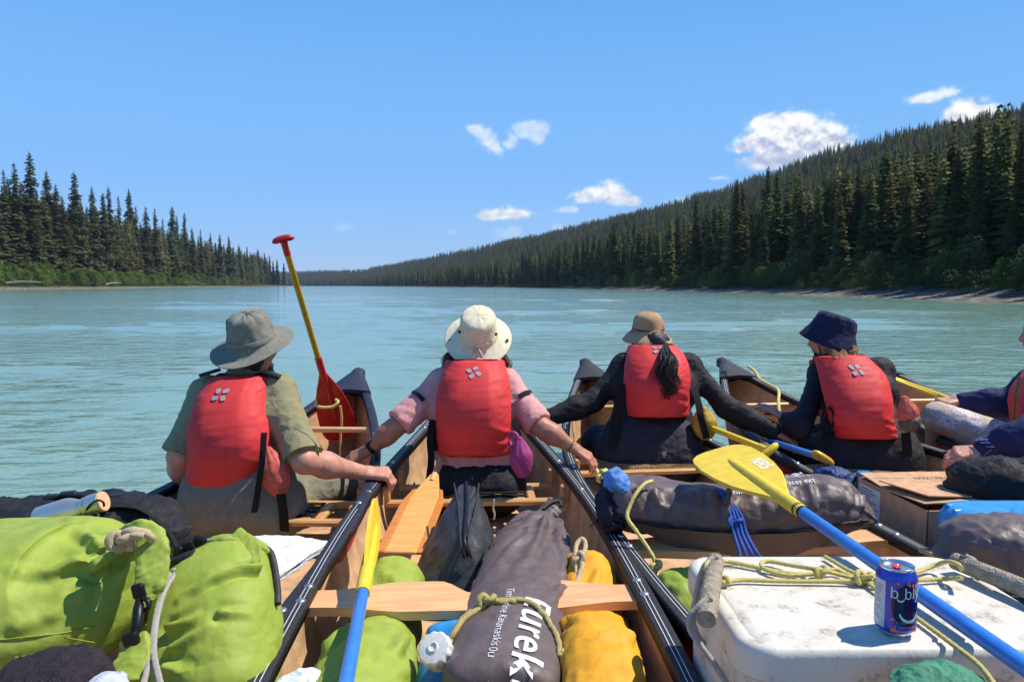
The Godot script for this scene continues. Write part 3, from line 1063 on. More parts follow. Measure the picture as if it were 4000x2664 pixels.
# ---------------------------------------------------------------- bodies: joints joined into one smooth surface
# prims: [from, to, radius, radius]; cuts: ["plane", point, normal] or ["ball", centre, radius]
func nets(s: Shape, prims: Array, cell: float, k: float, cuts := []) -> void:
	var lo := Vector3(1e9, 1e9, 1e9)
	var hi := -lo
	for q in prims:
		var m: float = maxf(q[2], q[3])
		for e in 2:
			lo = lo.min(q[e] - Vector3.ONE * m)
			hi = hi.max(q[e] + Vector3.ONE * m)
	var pad := k * 0.5 + cell * 3.0
	lo -= Vector3.ONE * pad
	hi += Vector3.ONE * pad
	var nx := int((hi.x - lo.x) / cell) + 2
	var ny := int((hi.y - lo.y) / cell) + 2
	var nz := int((hi.z - lo.z) / cell) + 2
	var f := PackedFloat32Array()
	f.resize(nx * ny * nz)
	f.fill(1.0)
	var sx := 1
	var sy := nx
	var sz := nx * ny
	for q in prims:
		var a: Vector3 = q[0]
		var b: Vector3 = q[1]
		var ra: float = q[2]
		var rb: float = q[3]
		var ba := b - a
		var bb := maxf(ba.length_squared(), 1e-9)
		var m := maxf(ra, rb) + k + cell * 2.5
		var l := ((a.min(b) - Vector3.ONE * m - lo) / cell).floor()
		var h := ((a.max(b) + Vector3.ONE * m - lo) / cell).ceil()
		var x0 := maxi(int(l.x), 0)
		var x1 := mini(int(h.x), nx - 1)
		for z in range(maxi(int(l.z), 0), mini(int(h.z), nz - 1) + 1):
			for y in range(maxi(int(l.y), 0), mini(int(h.y), ny - 1) + 1):
				var i := x0 + y * sy + z * sz
				var p := lo + Vector3(x0, y, z) * cell - a
				for x in range(x0, x1 + 1):
					var t := clampf(p.dot(ba) / bb, 0.0, 1.0)
					var d := (p - ba * t).length() - ra - (rb - ra) * t
					var o := f[i]
					var e := k - absf(d - o)
					if e > 0.0: f[i] = minf(d, o) - e * e * 0.25 / k
					elif d < o: f[i] = d
					i += 1
					p.x += cell
	if cuts.size():
		for z in nz:
			for y in ny:
				for x in nx:
					var i := x + y * sy + z * sz
					if absf(f[i]) > 0.2: continue
					var p := lo + Vector3(x, y, z) * cell
					for c in cuts:
						var d := 0.0
						if c[0] == "plane": d = (p - c[1]).dot(c[2])
						else: d = c[2] - p.distance_to(c[1])
						var e := 0.02 - absf(d - f[i])
						f[i] = maxf(d, f[i]) + (e * e * 12.5 if e > 0.0 else 0.0)
	var at := PackedInt32Array()
	at.resize(nx * ny * nz)
	at.fill(-1)
	var corner := PackedInt32Array([0, sx, sy, sx + sy, sz, sx + sz, sy + sz, sx + sy + sz])
	var ce := [[0, 1], [2, 3], [4, 5], [6, 7], [0, 2], [1, 3], [4, 6], [5, 7], [0, 4], [1, 5], [2, 6], [3, 7]]
	var lim := cell * 2.2
	var made := PackedInt32Array()
	for z in nz - 1:
		for y in ny - 1:
			var i := y * sy + z * sz - 1
			for x in nx - 1:
				i += 1
				var v0 := f[i]
				if v0 > lim or v0 < -lim: continue
				var neg := 0
				for c in 8:
					if f[i + corner[c]] < 0.0: neg += 1
				if neg == 0 or neg == 8: continue
				var sum := Vector3()
				var cnt := 0
				for e in ce:
					var a: float = f[i + corner[e[0]]]
					var b: float = f[i + corner[e[1]]]
					if (a < 0.0) == (b < 0.0): continue
					var t := a / (a - b)
					var pa := Vector3(e[0] & 1, (e[0] >> 1) & 1, e[0] >> 2)
					var pb := Vector3(e[1] & 1, (e[1] >> 1) & 1, e[1] >> 2)
					sum += pa.lerp(pb, t)
					cnt += 1
				at[i] = s.p(lo + (Vector3(x, y, z) + sum / cnt) * cell)
				made.append(i)
	for i in made:
		for ax in 3:
			var d: int = [sx, sy, sz][ax]
			var u: int = [sy, sz, sx][ax]
			var w: int = [sz, sx, sy][ax]
			var neg := f[i] < 0.0
			if neg == (f[i + d] < 0.0): continue
			var a := at[i]
			var b := at[i - u]
			var c := at[i - u - w]
			var e := at[i - w]
			if b < 0 or c < 0 or e < 0: continue
			if neg:
				s.tri(a, c, b); s.tri(a, e, c)
			else:
				s.tri(a, b, c); s.tri(a, c, e)

func hand_prims(wrist: Vector3, dir: Vector3, back: Vector3, right: bool, curl: Array, s := 1.0) -> Array:
	var f := dir.normalized()
	var u := (back - f * back.dot(f)).normalized()
	var t := u.cross(f) * (1.0 if right else -1.0)     # towards the thumb
	var o := []
	var ks := [[0.031, 0.086, [0.042, 0.025, 0.020], 0.0098], [0.010, 0.091, [0.047, 0.029, 0.021], 0.0102], [-0.011, 0.087, [0.043, 0.027, 0.020], 0.0096], [-0.030, 0.079, [0.034, 0.020, 0.017], 0.0084]]
	for q in ks:
		var base: Vector3 = wrist + t * q[0] * 0.55 * s
		var kn: Vector3 = wrist + (t * q[0] + f * q[1]) * s
		o.append([base, kn, 0.0165 * s, 0.0125 * s])
		var a := 0.0
		var at := kn
		for j in 3:
			a += curl[j]
			var spread: Vector3 = t * q[0] * 1.6 * (0.4 if j > 0 else 1.0) * maxf(0.0, cos(a))
			var d: Vector3 = (f * cos(a) - u * sin(a) + spread * 0.6).normalized()
			var nx: Vector3 = at + d * q[2][j] * s
			o.append([at, nx, (q[3] - 0.0008 * j) * s, (q[3] - 0.0008 * (j + 1)) * s])
			at = nx
	o.append([wrist - f * 0.05 * s, wrist + f * 0.01 * s, 0.0265 * s, 0.025 * s])
	o.append([wrist - f * 0.05 * s + t * 0.008 * s, wrist + f * 0.02 * s + t * 0.012 * s, 0.022 * s, 0.021 * s])
	var b0 := wrist + (f * 0.018 + t * 0.022 - u * 0.006) * s
	var b1 := b0 + (t * 0.60 + f * 0.72 - u * 0.25).normalized() * 0.045 * s
	var b2 := b1 + (t * 0.15 + f * 0.85 - u * 0.5).normalized() * 0.033 * s
	var b3 := b2 + (t * -0.1 + f * 0.75 - u * 0.65).normalized() * 0.027 * s
	o.append([b0, b1, 0.017 * s, 0.0125 * s])
	o.append([b1, b2, 0.012 * s, 0.0108 * s])
	o.append([b2, b3, 0.0108 * s, 0.0088 * s])
	return o

func head_prims(c: Vector3, f: Vector3, u: Vector3) -> Array:
	f = f.normalized()
	u = (u - f * u.dot(f)).normalized()
	var r := f.cross(u)
	var o := [[c + u * 0.028 - f * 0.022, c + u * 0.028 + f * 0.022, 0.083, 0.078], [c - u * 0.03 + f * 0.03, c - u * 0.01 + f * 0.035, 0.060, 0.066], [c - u * 0.07 + f * 0.035, c - u * 0.092 + f * 0.072, 0.042, 0.026],
		[c - u * 0.045 - f * 0.03, c - u * 0.05 - f * 0.005, 0.06, 0.06], [c + u * 0.008 + f * 0.097, c - u * 0.028 + f * 0.117, 0.009, 0.0135], [c - u * 0.056 + f * 0.097, c - u * 0.06 + f * 0.098, 0.013, 0.011]]
	for e in [-1.0, 1.0]:
		o.append([c + r * e * 0.077 - f * 0.018 + u * 0.018, c + r * e * 0.079 - f * 0.010 - u * 0.022, 0.016, 0.011])
		o.append([c + r * e * 0.035 + f * 0.083 + u * 0.022, c + r * e * 0.012 + f * 0.09 + u * 0.022, 0.011, 0.011])
	return o

# the back panel of a life jacket: rings up the back, wrapped round the ribs
class BackPanel:
	var c := PackedVector3Array()
	var w := PackedFloat32Array()
	var r: Vector3
	var b: Vector3
	var t := 0.034
	var wrap := 0.075
	func at(u: float, v: float, out := 0.0) -> Vector3:
		var f := clampf(v, 0, 0.9999) * (c.size() - 1)
		var i := int(f)
		var q := c[i].lerp(c[i + 1], f - i)
		var ww := lerpf(w[i], w[i + 1], f - i)
		return q + r * ww * u + b * (t * pow(maxf(1.0 - pow(absf(u), 5.0), 0.0), 0.5) + out - wrap * pow(absf(u), 2.6))
	func shape() -> Shape:
		var s := Shape.new()
		var rr := []
		var n := c.size() - 1
		for j in range(-4, n * 2 + 5):
			var v := clampf(j / float(n * 2), 0, 1)
			var shrink := 1.0
			if j < 0: shrink = sqrt(maxf(1.0 - pow(-j / 4.0, 2.0), 0.0))
			if j > n * 2: shrink = sqrt(maxf(1.0 - pow((j - n * 2) / 4.0, 2.0), 0.0))
			var f := clampf(v, 0, 0.9999) * n
			var i := int(f)
			var q := c[i].lerp(c[i + 1], f - i)
			var upv := (c[i + 1] - c[i]).normalized()
			if j < 0: q += upv * 0.007 * j * (1.0 - 0.08 * -j)
			if j > n * 2: q += upv * 0.007 * (j - n * 2) * (1.0 - 0.08 * (j - n * 2))
			var ww := lerpf(w[i], w[i + 1], f - i)
			var ring := PackedVector3Array()
			for k in 64:
				var a := TAU * k / 64.0
				var x := signf(cos(a)) * pow(absf(cos(a)), 0.42)
				var y := signf(sin(a)) * pow(absf(sin(a)), 0.75)
				ring.append(q + r * ww * x * (0.98 + 0.08 * shrink) + b * (y * t * shrink - wrap * pow(absf(x), 2.6)))
			rr.append(ring)
		s.rows(rr, true, true)
		return s

func panel(rows_: Array, r: Vector3, b: Vector3) -> BackPanel:
	# rows_: [left edge, right edge] from the hem up
	var p := BackPanel.new()
	p.r = r.normalized()
	p.b = (b - p.r * b.dot(p.r)).normalized()
	var pts := []
	var ws := []
	for q in rows_:
		pts.append((q[0] + q[1]) / 2.0)
		ws.append(Vector3(q[0].distance_to(q[1]) / 2.0, 0, 0))
	p.c = smooth_line(pts, 6)
	for q in smooth_line(ws, 6): p.w.append(q.x)
	return p

func emblem(p: BackPanel, u0: float, v0: float, turn: float, mat: Material, parent: Node3D) -> void:
	# a pinwheel of four rounded petals
	var hgt := p.c[0].distance_to(p.c[p.c.size() - 1])
	for k in 4:
		var s := Shape.new()
		var a := TAU * k / 4.0 + turn
		var pts := []
		for q in [Vector2(0.0075, 0.0035), Vector2(0.011, 0.001), Vector2(0.027, -0.002), Vector2(0.031, 0.002), Vector2(0.033, 0.011), Vector2(0.032, 0.0165), Vector2(0.027, 0.0185), Vector2(0.0135, 0.0185), Vector2(0.0095, 0.016), Vector2(0.008, 0.010)]:
			var x: Vector2 = q.rotated(a)
			var f := clampf(v0, 0, 0.9999) * (p.c.size() - 1)
			pts.append(p.at(u0 + x.x / p.w[int(f)], v0 + x.y / hgt, 0.0030))
		var mid := Vector3()
		for q in pts: mid += q / pts.size()
		var m := s.p(mid)
		for q in pts: s.p(q)
		for i in pts.size(): s.tri(m, m + 1 + i, m + 1 + (i + 1) % pts.size())
		part("emblem", s, mat, parent)

func strap(pts: Array, wide: float, mat: Material, parent: Node3D, side: Vector3, called := "strap") -> MeshInstance3D:
	var s := Shape.new()
	var line := smooth_line(pts, 6)
	var rr := []
	for i in line.size():
		var t := (line[mini(i + 1, line.size() - 1)] - line[maxi(i - 1, 0)]).normalized()
		var x := (side - t * side.dot(t)).normalized() * wide / 2
		var n := t.cross(x).normalized() * 0.0018
		rr.append(PackedVector3Array([line[i] - x - n, line[i] + x - n, line[i] + x + n, line[i] - x + n]))
	s.rows(rr, true, true)
	return part(called, s, mat, parent)

func hat_shape(c: Vector3, up: Vector3, fwd: Vector3, prof: Array, droop: Array, dents := 0.0, seg := 48) -> Shape:
	# prof: [radius, height]; droop: [front, side, back] lowers the outer brim; oval fore and aft
	var s := Shape.new()
	var u := up.normalized()
	var f := (fwd - u * fwd.dot(u)).normalized()
	var r := f.cross(u)
	var rr := []
	var rim: float = prof[prof.size() - 1][0]
	for q in prof:
		var ring := PackedVector3Array()
		for k in seg:
			var a := TAU * k / seg
			var edge: float = smoothstep(0.09, rim, q[0]) if q[1] < 0.03 else 0.0
			var ca := cos(a)
			var dr: float = droop[1] * sin(a) * sin(a) + (droop[0] if ca > 0 else droop[2]) * ca * ca
			var y: float = q[1] - dr * edge
			var x: float = q[0]
			if dents > 0.0 and q[1] > 0.02:
				x += no1.get_noise_3d(a * 1.6 + c.x * 9.0, q[1] * 26.0, 3.0) * dents
				y += no1.get_noise_3d(ca * 3.0, sin(a) * 3.0, c.x * 20.0) * dents
			ring.append(c + f * ca * x * 1.10 + r * sin(a) * x * 0.96 + u * y)
		rr.append(ring)
	s.rows(rr, true, false)
	return s

func hair(path: Array, n: int, spread: float, rad: float, wave: float, seed_: int, mat: Material, parent: Node3D, taper := 0.5) -> void:
	var r := RandomNumberGenerator.new()
	r.seed = seed_
	var s := Shape.new()
	var base := smooth_line(path, 5)
	for i in n:
		var off := Vector3(r.randf_range(-1, 1), r.randf_range(-1, 1), r.randf_range(-1, 1)).normalized() * spread * sqrt(r.randf())
		var ph := r.randf() * TAU
		var pts := PackedVector3Array()
		var rad_ := []
		var stop := int(base.size() * r.randf_range(0.7, 1.0))
		for j in maxi(stop, 3):
			var t := j / float(base.size())
			var bulge := sin(clampf(t, 0, 1) * PI) * (1.0 - taper) + taper * t
			pts.append(base[j] + off * (0.25 + bulge * 1.1) + Vector3(sin(j * 0.9 + ph), 0, cos(j * 0.9 + ph)) * wave * t)
			rad_.append(rad * (1.0 - 0.75 * t))
		s.tube(pts, rad_, 4)
	part("hair", s, mat, parent)

func pouch(c: Vector3, up: Vector3, rad: float, hgt: float, mat: Material, parent: Node3D, called := "pouch") -> MeshInstance3D:
	# gathered bag: pleats towards its drawn neck
	var s := Shape.new()
	var u := up.normalized()
	var r := u.cross(Vector3(0.2, 0.1, 1)).normalized()
	var f := r.cross(u)
	var rr := []
	for j in 19:
		var t := j / 18.0
		var w := rad * pow(sin(PI * clampf(t * 0.86 + 0.06, 0, 1)), 0.55) * (1.0 if t < 0.55 else lerpf(1.0, 0.5, (t - 0.55) / 0.45))
		var ring := PackedVector3Array()
		for k in 40:
			var a := TAU * k / 40.0
			var x := w * (1.0 + 0.10 * t * t * cos(9.0 * a + sin(t * 7.0)) + 0.05 * no1.get_noise_3d(cos(a) * 2 + c.x * 9, sin(a) * 2, t * 5))
			ring.append(c + u * (t - 0.5) * hgt + r * cos(a) * x + f * sin(a) * x * 0.8)
		rr.append(ring)
	s.rows(rr, true, true)
	return part(called, s, mat, parent)

# q holds joints; returns the thing, whose children are body, clothes and gear
func person(label: String, q: Dictionary) -> Node3D:
	var o := thing("person", label, "person", q.pelvis * Vector3(1, 0, 1), "")
	var r: Vector3 = (q.sr - q.sl).normalized()
	var k: float = q.get("size", 1.0)
	var mid: Vector3 = (q.sl + q.sr) / 2.0
	var torso := func(g: float) -> Array:
		var waist: Vector3 = q.pelvis.lerp(mid, 0.38)
		var chest: Vector3 = q.pelvis.lerp(mid, 0.74)
		return [[q.pelvis - r * 0.105 * k, q.pelvis + r * 0.105 * k, 0.108 * k + g, 0.108 * k + g], [waist - r * 0.085 * k, waist + r * 0.085 * k, 0.098 * k + g, 0.098 * k + g],
			[chest - r * 0.095 * k, chest + r * 0.095 * k, 0.100 * k + g, 0.100 * k + g], [q.sl, q.sr, 0.058 + g, 0.058 + g], [mid, q.neck, 0.075 + g, 0.055 + g]]
	var arm := func(s: String, ra: float, rb: float, from: float, to: float) -> Array:
		var a: Vector3 = q["s" + s]
		var e: Vector3 = q["e" + s]
		var w: Vector3 = q["w" + s]
		var out := []
		if from < 1.0: out.append([a.lerp(e, from), a.lerp(e, minf(to, 1.0)), ra, lerpf(ra, rb, minf(to, 1.0))])
		if to > 1.0:
			out.append([e, e.lerp(w, 0.35), rb + 0.004, rb + 0.006])
			out.append([e.lerp(w, 0.35), e.lerp(w, to - 1.0), rb + 0.006, 0.040 * k])
		return out
	# body
	var body := Shape.new()
	var pr: Array = torso.call(-0.012)
	pr.append([q.neck, q.head - Vector3(0, 0.05, 0), 0.054, 0.052])
	for s in ["l", "r"]:
		pr.append([q["s" + s], q["e" + s], 0.047 * k, 0.040 * k])
		pr.append([q["e" + s], q["e" + s].lerp(q["w" + s], 0.35), 0.041 * k, 0.043 * k])
		pr.append([q["e" + s].lerp(q["w" + s], 0.35), q["w" + s], 0.043 * k, 0.0275 * k])
		pr.append([q["h" + s], q["k" + s], 0.080 * k, 0.055 * k])
		pr.append([q["k" + s], q["f" + s], 0.055 * k, 0.038 * k])
		pr.append([q["f" + s], q["f" + s] + Vector3(0, -0.03, -0.16), 0.036, 0.03])
	nets(body, pr, 0.013, 0.035)
	nets(body, head_prims(q.head, q.face, q.get("headup", Vector3.UP)), 0.0055, 0.022)
	for s in ["l", "r"]:
		var hp: Array = q["hand" + s]
		nets(body, hand_prims(q["w" + s], hp[0], hp[1], s == "r", hp[2], q.get("hand_size", 1.0)), 0.0034, 0.010)
	part("body", body, q.skin, o)
	# eyes
	var hf: Vector3 = q.face.normalized()
	var hu: Vector3 = q.get("headup", Vector3.UP)
	hu = (hu - hf * hu.dot(hf)).normalized()
	for e in [-1.0, 1.0]:
		var ey := Shape.new()
		ey.lathe([Vector2(0, -0.010), Vector2(0.007, -0.007), Vector2(0.010, 0), Vector2(0.007, 0.007), Vector2(0, 0.010)], Transform3D(Basis(), q.head + hf * 0.083 + hf.cross(hu) * e * 0.031 + hu * 0.008), 10)
		part("eye", ey, M.eye, o)
	# trousers, shirt
	var tr := Shape.new()
	var tp := []
	var g: float = q.get("trouser_gap", 0.012)
	tp.append([q.pelvis - r * 0.105 * k, q.pelvis + r * 0.105 * k, 0.112 * k + g, 0.112 * k + g])
	if q.get("high_waist", true): tp.append([q.pelvis.lerp(mid, 0.2) - r * 0.09 * k, q.pelvis.lerp(mid, 0.2) + r * 0.09 * k, 0.104 * k + g, 0.104 * k + g])
	for s in ["l", "r"]:
		tp.append([q["h" + s], q["k" + s], 0.090 * k + g, 0.062 * k + g])
		if q.get("long_legs", true): tp.append([q["k" + s], q["f" + s], 0.060 * k + g, 0.046 + g])
	var seat_cut := [["plane", Vector3(0, q.get("seat_y", 0.2), 0), Vector3(0, -1, 0)]] if q.has("seat_y") else []
	nets(tr, tp, 0.0125, 0.05, seat_cut)
	tr.wrinkle(no1, 0.004, Vector3(8, 15, 8), true)
	tr.wrinkle(no1, 0.0014, Vector3(26, 40, 26))
	part("trousers", tr, q.trousers, o)
	var sh := Shape.new()
	var sp: Array = torso.call(0.010)
	var sl: float = q.get("sleeve", 1.9)
	for s in ["l", "r"]:
		sp.append_array(arm.call(s, q.get("sleeve_r", 0.060) * k, q.get("sleeve_r2", 0.052) * k, 0.0, sl))
	var cuts := [["plane", q.pelvis.lerp(mid, q.get("hem", 0.05)), (q.pelvis - mid).normalized()]]
	for s in ["l", "r"]:
		if sl <= 1.05:
			var d: Vector3 = (q["e" + s] - q["s" + s]).normalized()
			cuts.append(["ball", q["s" + s].lerp(q["e" + s], sl) + d * 0.118, 0.118])
	nets(sh, sp, 0.0125, 0.04, cuts)
	sh.wrinkle(no1, q.get("folds", 0.0045), Vector3(9, 18, 9), true)
	sh.wrinkle(no1, 0.0012, Vector3(32, 50, 32))
	part("shirt", sh, q.shirt, o)
	return o

func jacket(o: Node3D, q: Dictionary, rows_: Array, r: Vector3, b: Vector3, mark: Array) -> BackPanel:
	var p := panel(rows_, r, b)
	var s := p.shape()
	s.wrinkle(no1, 0.0035, Vector3(7, 9, 7))
	s.wrinkle(no1, 0.0022, Vector3(10, 34, 10), true)
	var e0 := p.at(-0.85, 0.36)
	crease(s, e0, p.at(0.5, 0.34), 0.005, 0.010)
	crease(s, p.at(0.9, 0.10), p.at(0.25, 0.17), 0.007, 0.010)
	crease(s, p.at(0.92, 0.2), p.at(0.4, 0.28), 0.006, 0.009)
	crease(s, p.at(-0.9, 0.07), p.at(-0.3, 0.12), 0.006, 0.010)
	crease(s, p.at(0.3, 0.97), p.at(0.22, 0.72), 0.005, 0.010)
	var j := part("life_jacket", s, M.pfd, o)
	# stitched edge binding
	for u in [-0.93, 0.93]:
		var bd := Shape.new()
		var ln := PackedVector3Array()
		for i in 25: ln.append(p.at(u, 0.02 + 0.96 * i / 24.0, -0.004))
		bd.tube(ln, 0.0035, 6)
		part("binding", bd, M.pfd, j)
	emblem(p, mark[0], mark[1], mark[2], M.emblem, j)
	# front panels, so that the jacket is whole from every side
	for e in [-1.0, 1.0]:
		var f := Shape.new()
		var rr := []
		for i in 15:
			var t := i / 14.0
			var sc := pow(sin(PI * clampf(t * 0.96 + 0.02, 0, 1)), 0.3)
			var at: Vector3 = p.at(0, t) - p.b * (0.27 + p.t) + p.r * e * p.w[0] * 0.5
			var ring := PackedVector3Array()
			for m in 24:
				var a := TAU * m / 24.0
				ring.append(at + p.r * signf(cos(a)) * pow(absf(cos(a)), 0.5) * p.w[0] * 0.44 * sc + p.b * signf(sin(a)) * pow(absf(sin(a)), 0.7) * 0.032 * sc)
			rr.append(ring)
		f.rows(rr, true, true)
		part("front_panel", f, M.pfd, j)
		# webbing from back to front at the ribs and over the shoulder
		for v in [0.12, 0.42]:
			var a0: Vector3 = p.at(e * 0.96, v, -0.012)
			strap([a0, a0 - p.b * 0.07 + p.r * e * 0.012, a0 - p.b * 0.16], 0.035, M.webbing, j, Vector3.UP)
		var t0: Vector3 = p.at(e * 0.62, 0.95, -0.05)
		strap([t0, t0 - p.b * 0.05 + Vector3(0, 0.028, 0), t0 - p.b * 0.13 + Vector3(0, 0.02, 0), p.at(e * 0.5, 0.8) - p.b * 0.25], 0.045, M.webbing, j, p.r)
	return p

func people() -> void:
	var m: StandardMaterial3D
	m = surf("skin_fair", rgb(206, 150, 128), 0.5, 3.0, 0.86, 0.03, "pits")
	m.subsurf_scatter_enabled = true; m.subsurf_scatter_strength = 0.12
	m = surf("skin_tan", rgb(190, 132, 104), 0.5, 3.0, 0.86, 0.03, "pits")
	m.subsurf_scatter_enabled = true; m.subsurf_scatter_strength = 0.12
	mk("eye", rgb(60, 48, 42), 0.2)
	surf("pfd", rgb(218, 62, 62), 0.6, 2.2, 0.92, 0.12, "cloth", 0.35)
	mk("emblem", rgb(156, 152, 154), 0.6)
	surf("olive_cloth", rgb(142, 136, 102), 0.85, 3.0, 0.93, 0.6)
	surf("olive_trousers", rgb(130, 127, 108), 0.85, 3.0, 0.93, 0.7)
	surf("pink_cloth", rgb(220, 158, 156), 0.85, 3.0, 0.93, 0.4)
	surf("black_cloth", rgb(38, 36, 41), 0.75, 3.0, 0.8, 0.6)
	surf("charcoal_cloth", rgb(44, 44, 52), 0.7, 3.0, 0.8, 0.5)
	surf("navy_cloth", rgb(34, 44, 92), 0.8, 3.0, 0.75, 0.5)
	surf("hat_olive", rgb(128, 128, 116), 0.9, 4.0, 0.93, 0.4)
	surf("hat_cream", rgb(226, 216, 184), 0.85, 4.0, 0.93, 0.2)
	surf("hat_straw", rgb(216, 178, 134), 0.8, 22.0, 0.8, 0.4, "pits")
	surf("hat_navy", rgb(32, 36, 70), 0.9, 4.0, 0.8, 0.4)
	mk("hair_dark", rgb(30, 26, 26), 0.5, 0.5)
	mk("hair_brown", rgb(96, 78, 62), 0.45, 0.5)
	mk("hair_blond", rgb(170, 132, 86), 0.45, 0.5)
	mk("black_plastic", rgb(22, 22, 24), 0.4)
	surf("pouch_red", rgb(220, 104, 84), 0.6, 5.0, 0.8, 0.4)
	surf("pouch_magenta", rgb(176, 66, 128), 0.6, 5.0, 0.8, 0.4)
	surf("pouch_grey", rgb(104, 92, 80), 0.6, 5.0, 0.8, 0.4)
	mk("cord", rgb(196, 176, 150), 0.8)
	var grip := [0.75, 0.85, 0.6]
	var q: Dictionary
	var o: Node3D
	var p: BackPanel

	# -- the man in the olive hat
	q = {"pelvis": Vector3(-1.067, 0.223, -2.830), "neck": Vector3(-1.103, 0.728, -2.980), "head": Vector3(-1.070, 0.839, -3.020), "face": Vector3(0.35, -0.05, -1), "headup": Vector3(0.1, 1, 0.1),
		"sl": Vector3(-1.242, 0.657, -2.960), "sr": Vector3(-0.950, 0.668, -2.940), "el": Vector3(-1.310, 0.426, -2.840), "wl": Vector3(-1.365, 0.263, -2.980), "er": Vector3(-0.794, 0.435, -2.740), "wr": Vector3(-0.605, 0.335, -2.940),
		"hl": Vector3(-1.164, 0.170, -2.880), "hr": Vector3(-1.020, 0.170, -2.880), "kl": Vector3(-1.349, 0.173, -3.320), "kr": Vector3(-0.851, 0.229, -3.120), "fl": Vector3(-1.1, 0.13, -3.5), "fr": Vector3(-0.80, 0.13, -3.45),
		"handl": [Vector3(-0.3, -0.4, -0.8), Vector3(-0.6, 0.8, 0), grip], "handr": [Vector3(0.93, -0.10, -0.28), Vector3(0.1, 1, 0.25), [0.95, 0.9, 0.6]],
		"skin": M.skin_fair, "shirt": M.olive_cloth, "trousers": M.olive_trousers, "size": 1.10, "sleeve": 0.93, "sleeve_r": 0.060, "sleeve_r2": 0.062, "hem": 0.0, "hand_size": 1.08, "trouser_gap": 0.016}
	o = person("man in olive shirt and brimmed olive hat, red life jacket, holding the middle canoe's gunwale", q)
	p = jacket(o, q, [[Vector3(-1.284, 0.322, -2.760), Vector3(-0.992, 0.314, -2.760)], [Vector3(-1.247, 0.442, -2.710), Vector3(-0.936, 0.452, -2.710)], [Vector3(-1.250, 0.563, -2.730), Vector3(-0.946, 0.571, -2.730)], [Vector3(-1.237, 0.663, -2.790), Vector3(-0.972, 0.667, -2.790)], [Vector3(-1.210, 0.733, -2.860), Vector3(-0.968, 0.735, -2.860)]], Vector3(1, 0.01, 0.0), Vector3(-0.05, 0.1, 1), [-0.10, 0.80, 0.35])
	var crown := [[0.001, 0.128], [0.04, 0.128], [0.066, 0.122], [0.078, 0.108], [0.084, 0.085], [0.089, 0.05], [0.094, 0.026], [0.096, 0.016], [0.100, 0.010], [0.112, 0.006], [0.13, 0.002], [0.15, -0.002], [0.168, -0.004], [0.171, -0.006], [0.168, -0.009], [0.13, -0.004], [0.098, 0.003]]
	var hat := part("hat", hat_shape(Vector3(-1.070, 0.853, -3.000) + Vector3(0, 0.012, 0), Vector3(-0.10, 1, 0.30), Vector3(0.2, 0, -1), crown, [-0.01, 0.0, 0.03], 0.012), M.hat_olive, o)
	part("hat_band", hat_shape(Vector3(-1.070, 0.853, -3.000) + Vector3(0, 0.012, 0), Vector3(-0.10, 1, 0.30), Vector3(0.2, 0, -1), [[0.0945, 0.032], [0.0985, 0.031], [0.1005, 0.013], [0.0975, 0.012]], [0, 0, 0.0]), M.hat_olive, hat)
	hair([Vector3(-1.034, 0.772, -3.060), Vector3(-1.034, 0.747, -3.090), Vector3(-1.043, 0.729, -3.100)], 60, 0.03, 0.0025, 0.003, 4, M.hair_dark, o)
	var s := Shape.new()
	nets(s, [[Vector3(-1.081, 0.816, -3.000), Vector3(-1.088, 0.775, -2.985), 0.072, 0.058]], 0.01, 0.02)
	part("hair", s, M.hair_dark, o, "short dark hair at the nape")
	for e in [[Vector3(-1.226, 0.746, -2.900), Vector3(-1.198, 0.758, -2.920)], [Vector3(-0.981, 0.757, -2.900), Vector3(-0.942, 0.736, -2.900)]]:
		s = Shape.new()
		s.box((e[0] + e[1]) / 2.0, Vector3(0.075, 0.014, 0.05), 0.004, Basis(Vector3.FORWARD, 0.35 if e[0].x > -1.05 else -0.3))
		part("shoulder_buckle", s, M.black_plastic, o)
	var po := pouch(Vector3(-0.899, 0.401, -2.710), Vector3(-0.28, 1, 0.0), 0.056, 0.19, M.pouch_red, o)
	strap([Vector3(-0.915, 0.559, -2.660), Vector3(-0.918, 0.459, -2.640), Vector3(-0.944, 0.338, -2.660), Vector3(-0.981, 0.209, -2.700)], 0.022, M.webbing, po, Vector3.RIGHT)
	strap([Vector3(-0.859, 0.329, -2.660), Vector3(-0.854, 0.258, -2.670), Vector3(-0.861, 0.174, -2.700)], 0.035, M.webbing, po, Vector3.RIGHT)
	# rolled cuffs with their tabs
	for e in [["sr", "er"], ["sl", "el"]]:
		s = Shape.new()
		var a: Vector3 = q[e[0]].lerp(q[e[1]], 0.72)
		var b: Vector3 = q[e[0]].lerp(q[e[1]], 0.97)
		var ring := []
		for i in 7:
			ring.append(a.lerp(b, [0.0, 0.02, 0.3, 0.7, 0.97, 1.0, 0.98][i]))
		s.tube(PackedVector3Array(ring), [0.066, 0.074, 0.076, 0.078, 0.079, 0.075, 0.064], 30)
		s.wrinkle(no1, 0.005, Vector3(14, 22, 14), true)
		part("rolled_cuff", s, M.olive_cloth, o)
	strap([Vector3(-0.807, 0.584, -2.680), Vector3(-0.758, 0.560, -2.655), Vector3(-0.725, 0.516, -2.660), Vector3(-0.728, 0.471, -2.690)], 0.024, M.olive_cloth, o, Vector3(0.6, -0.5, 0.6), "cuff_tab")

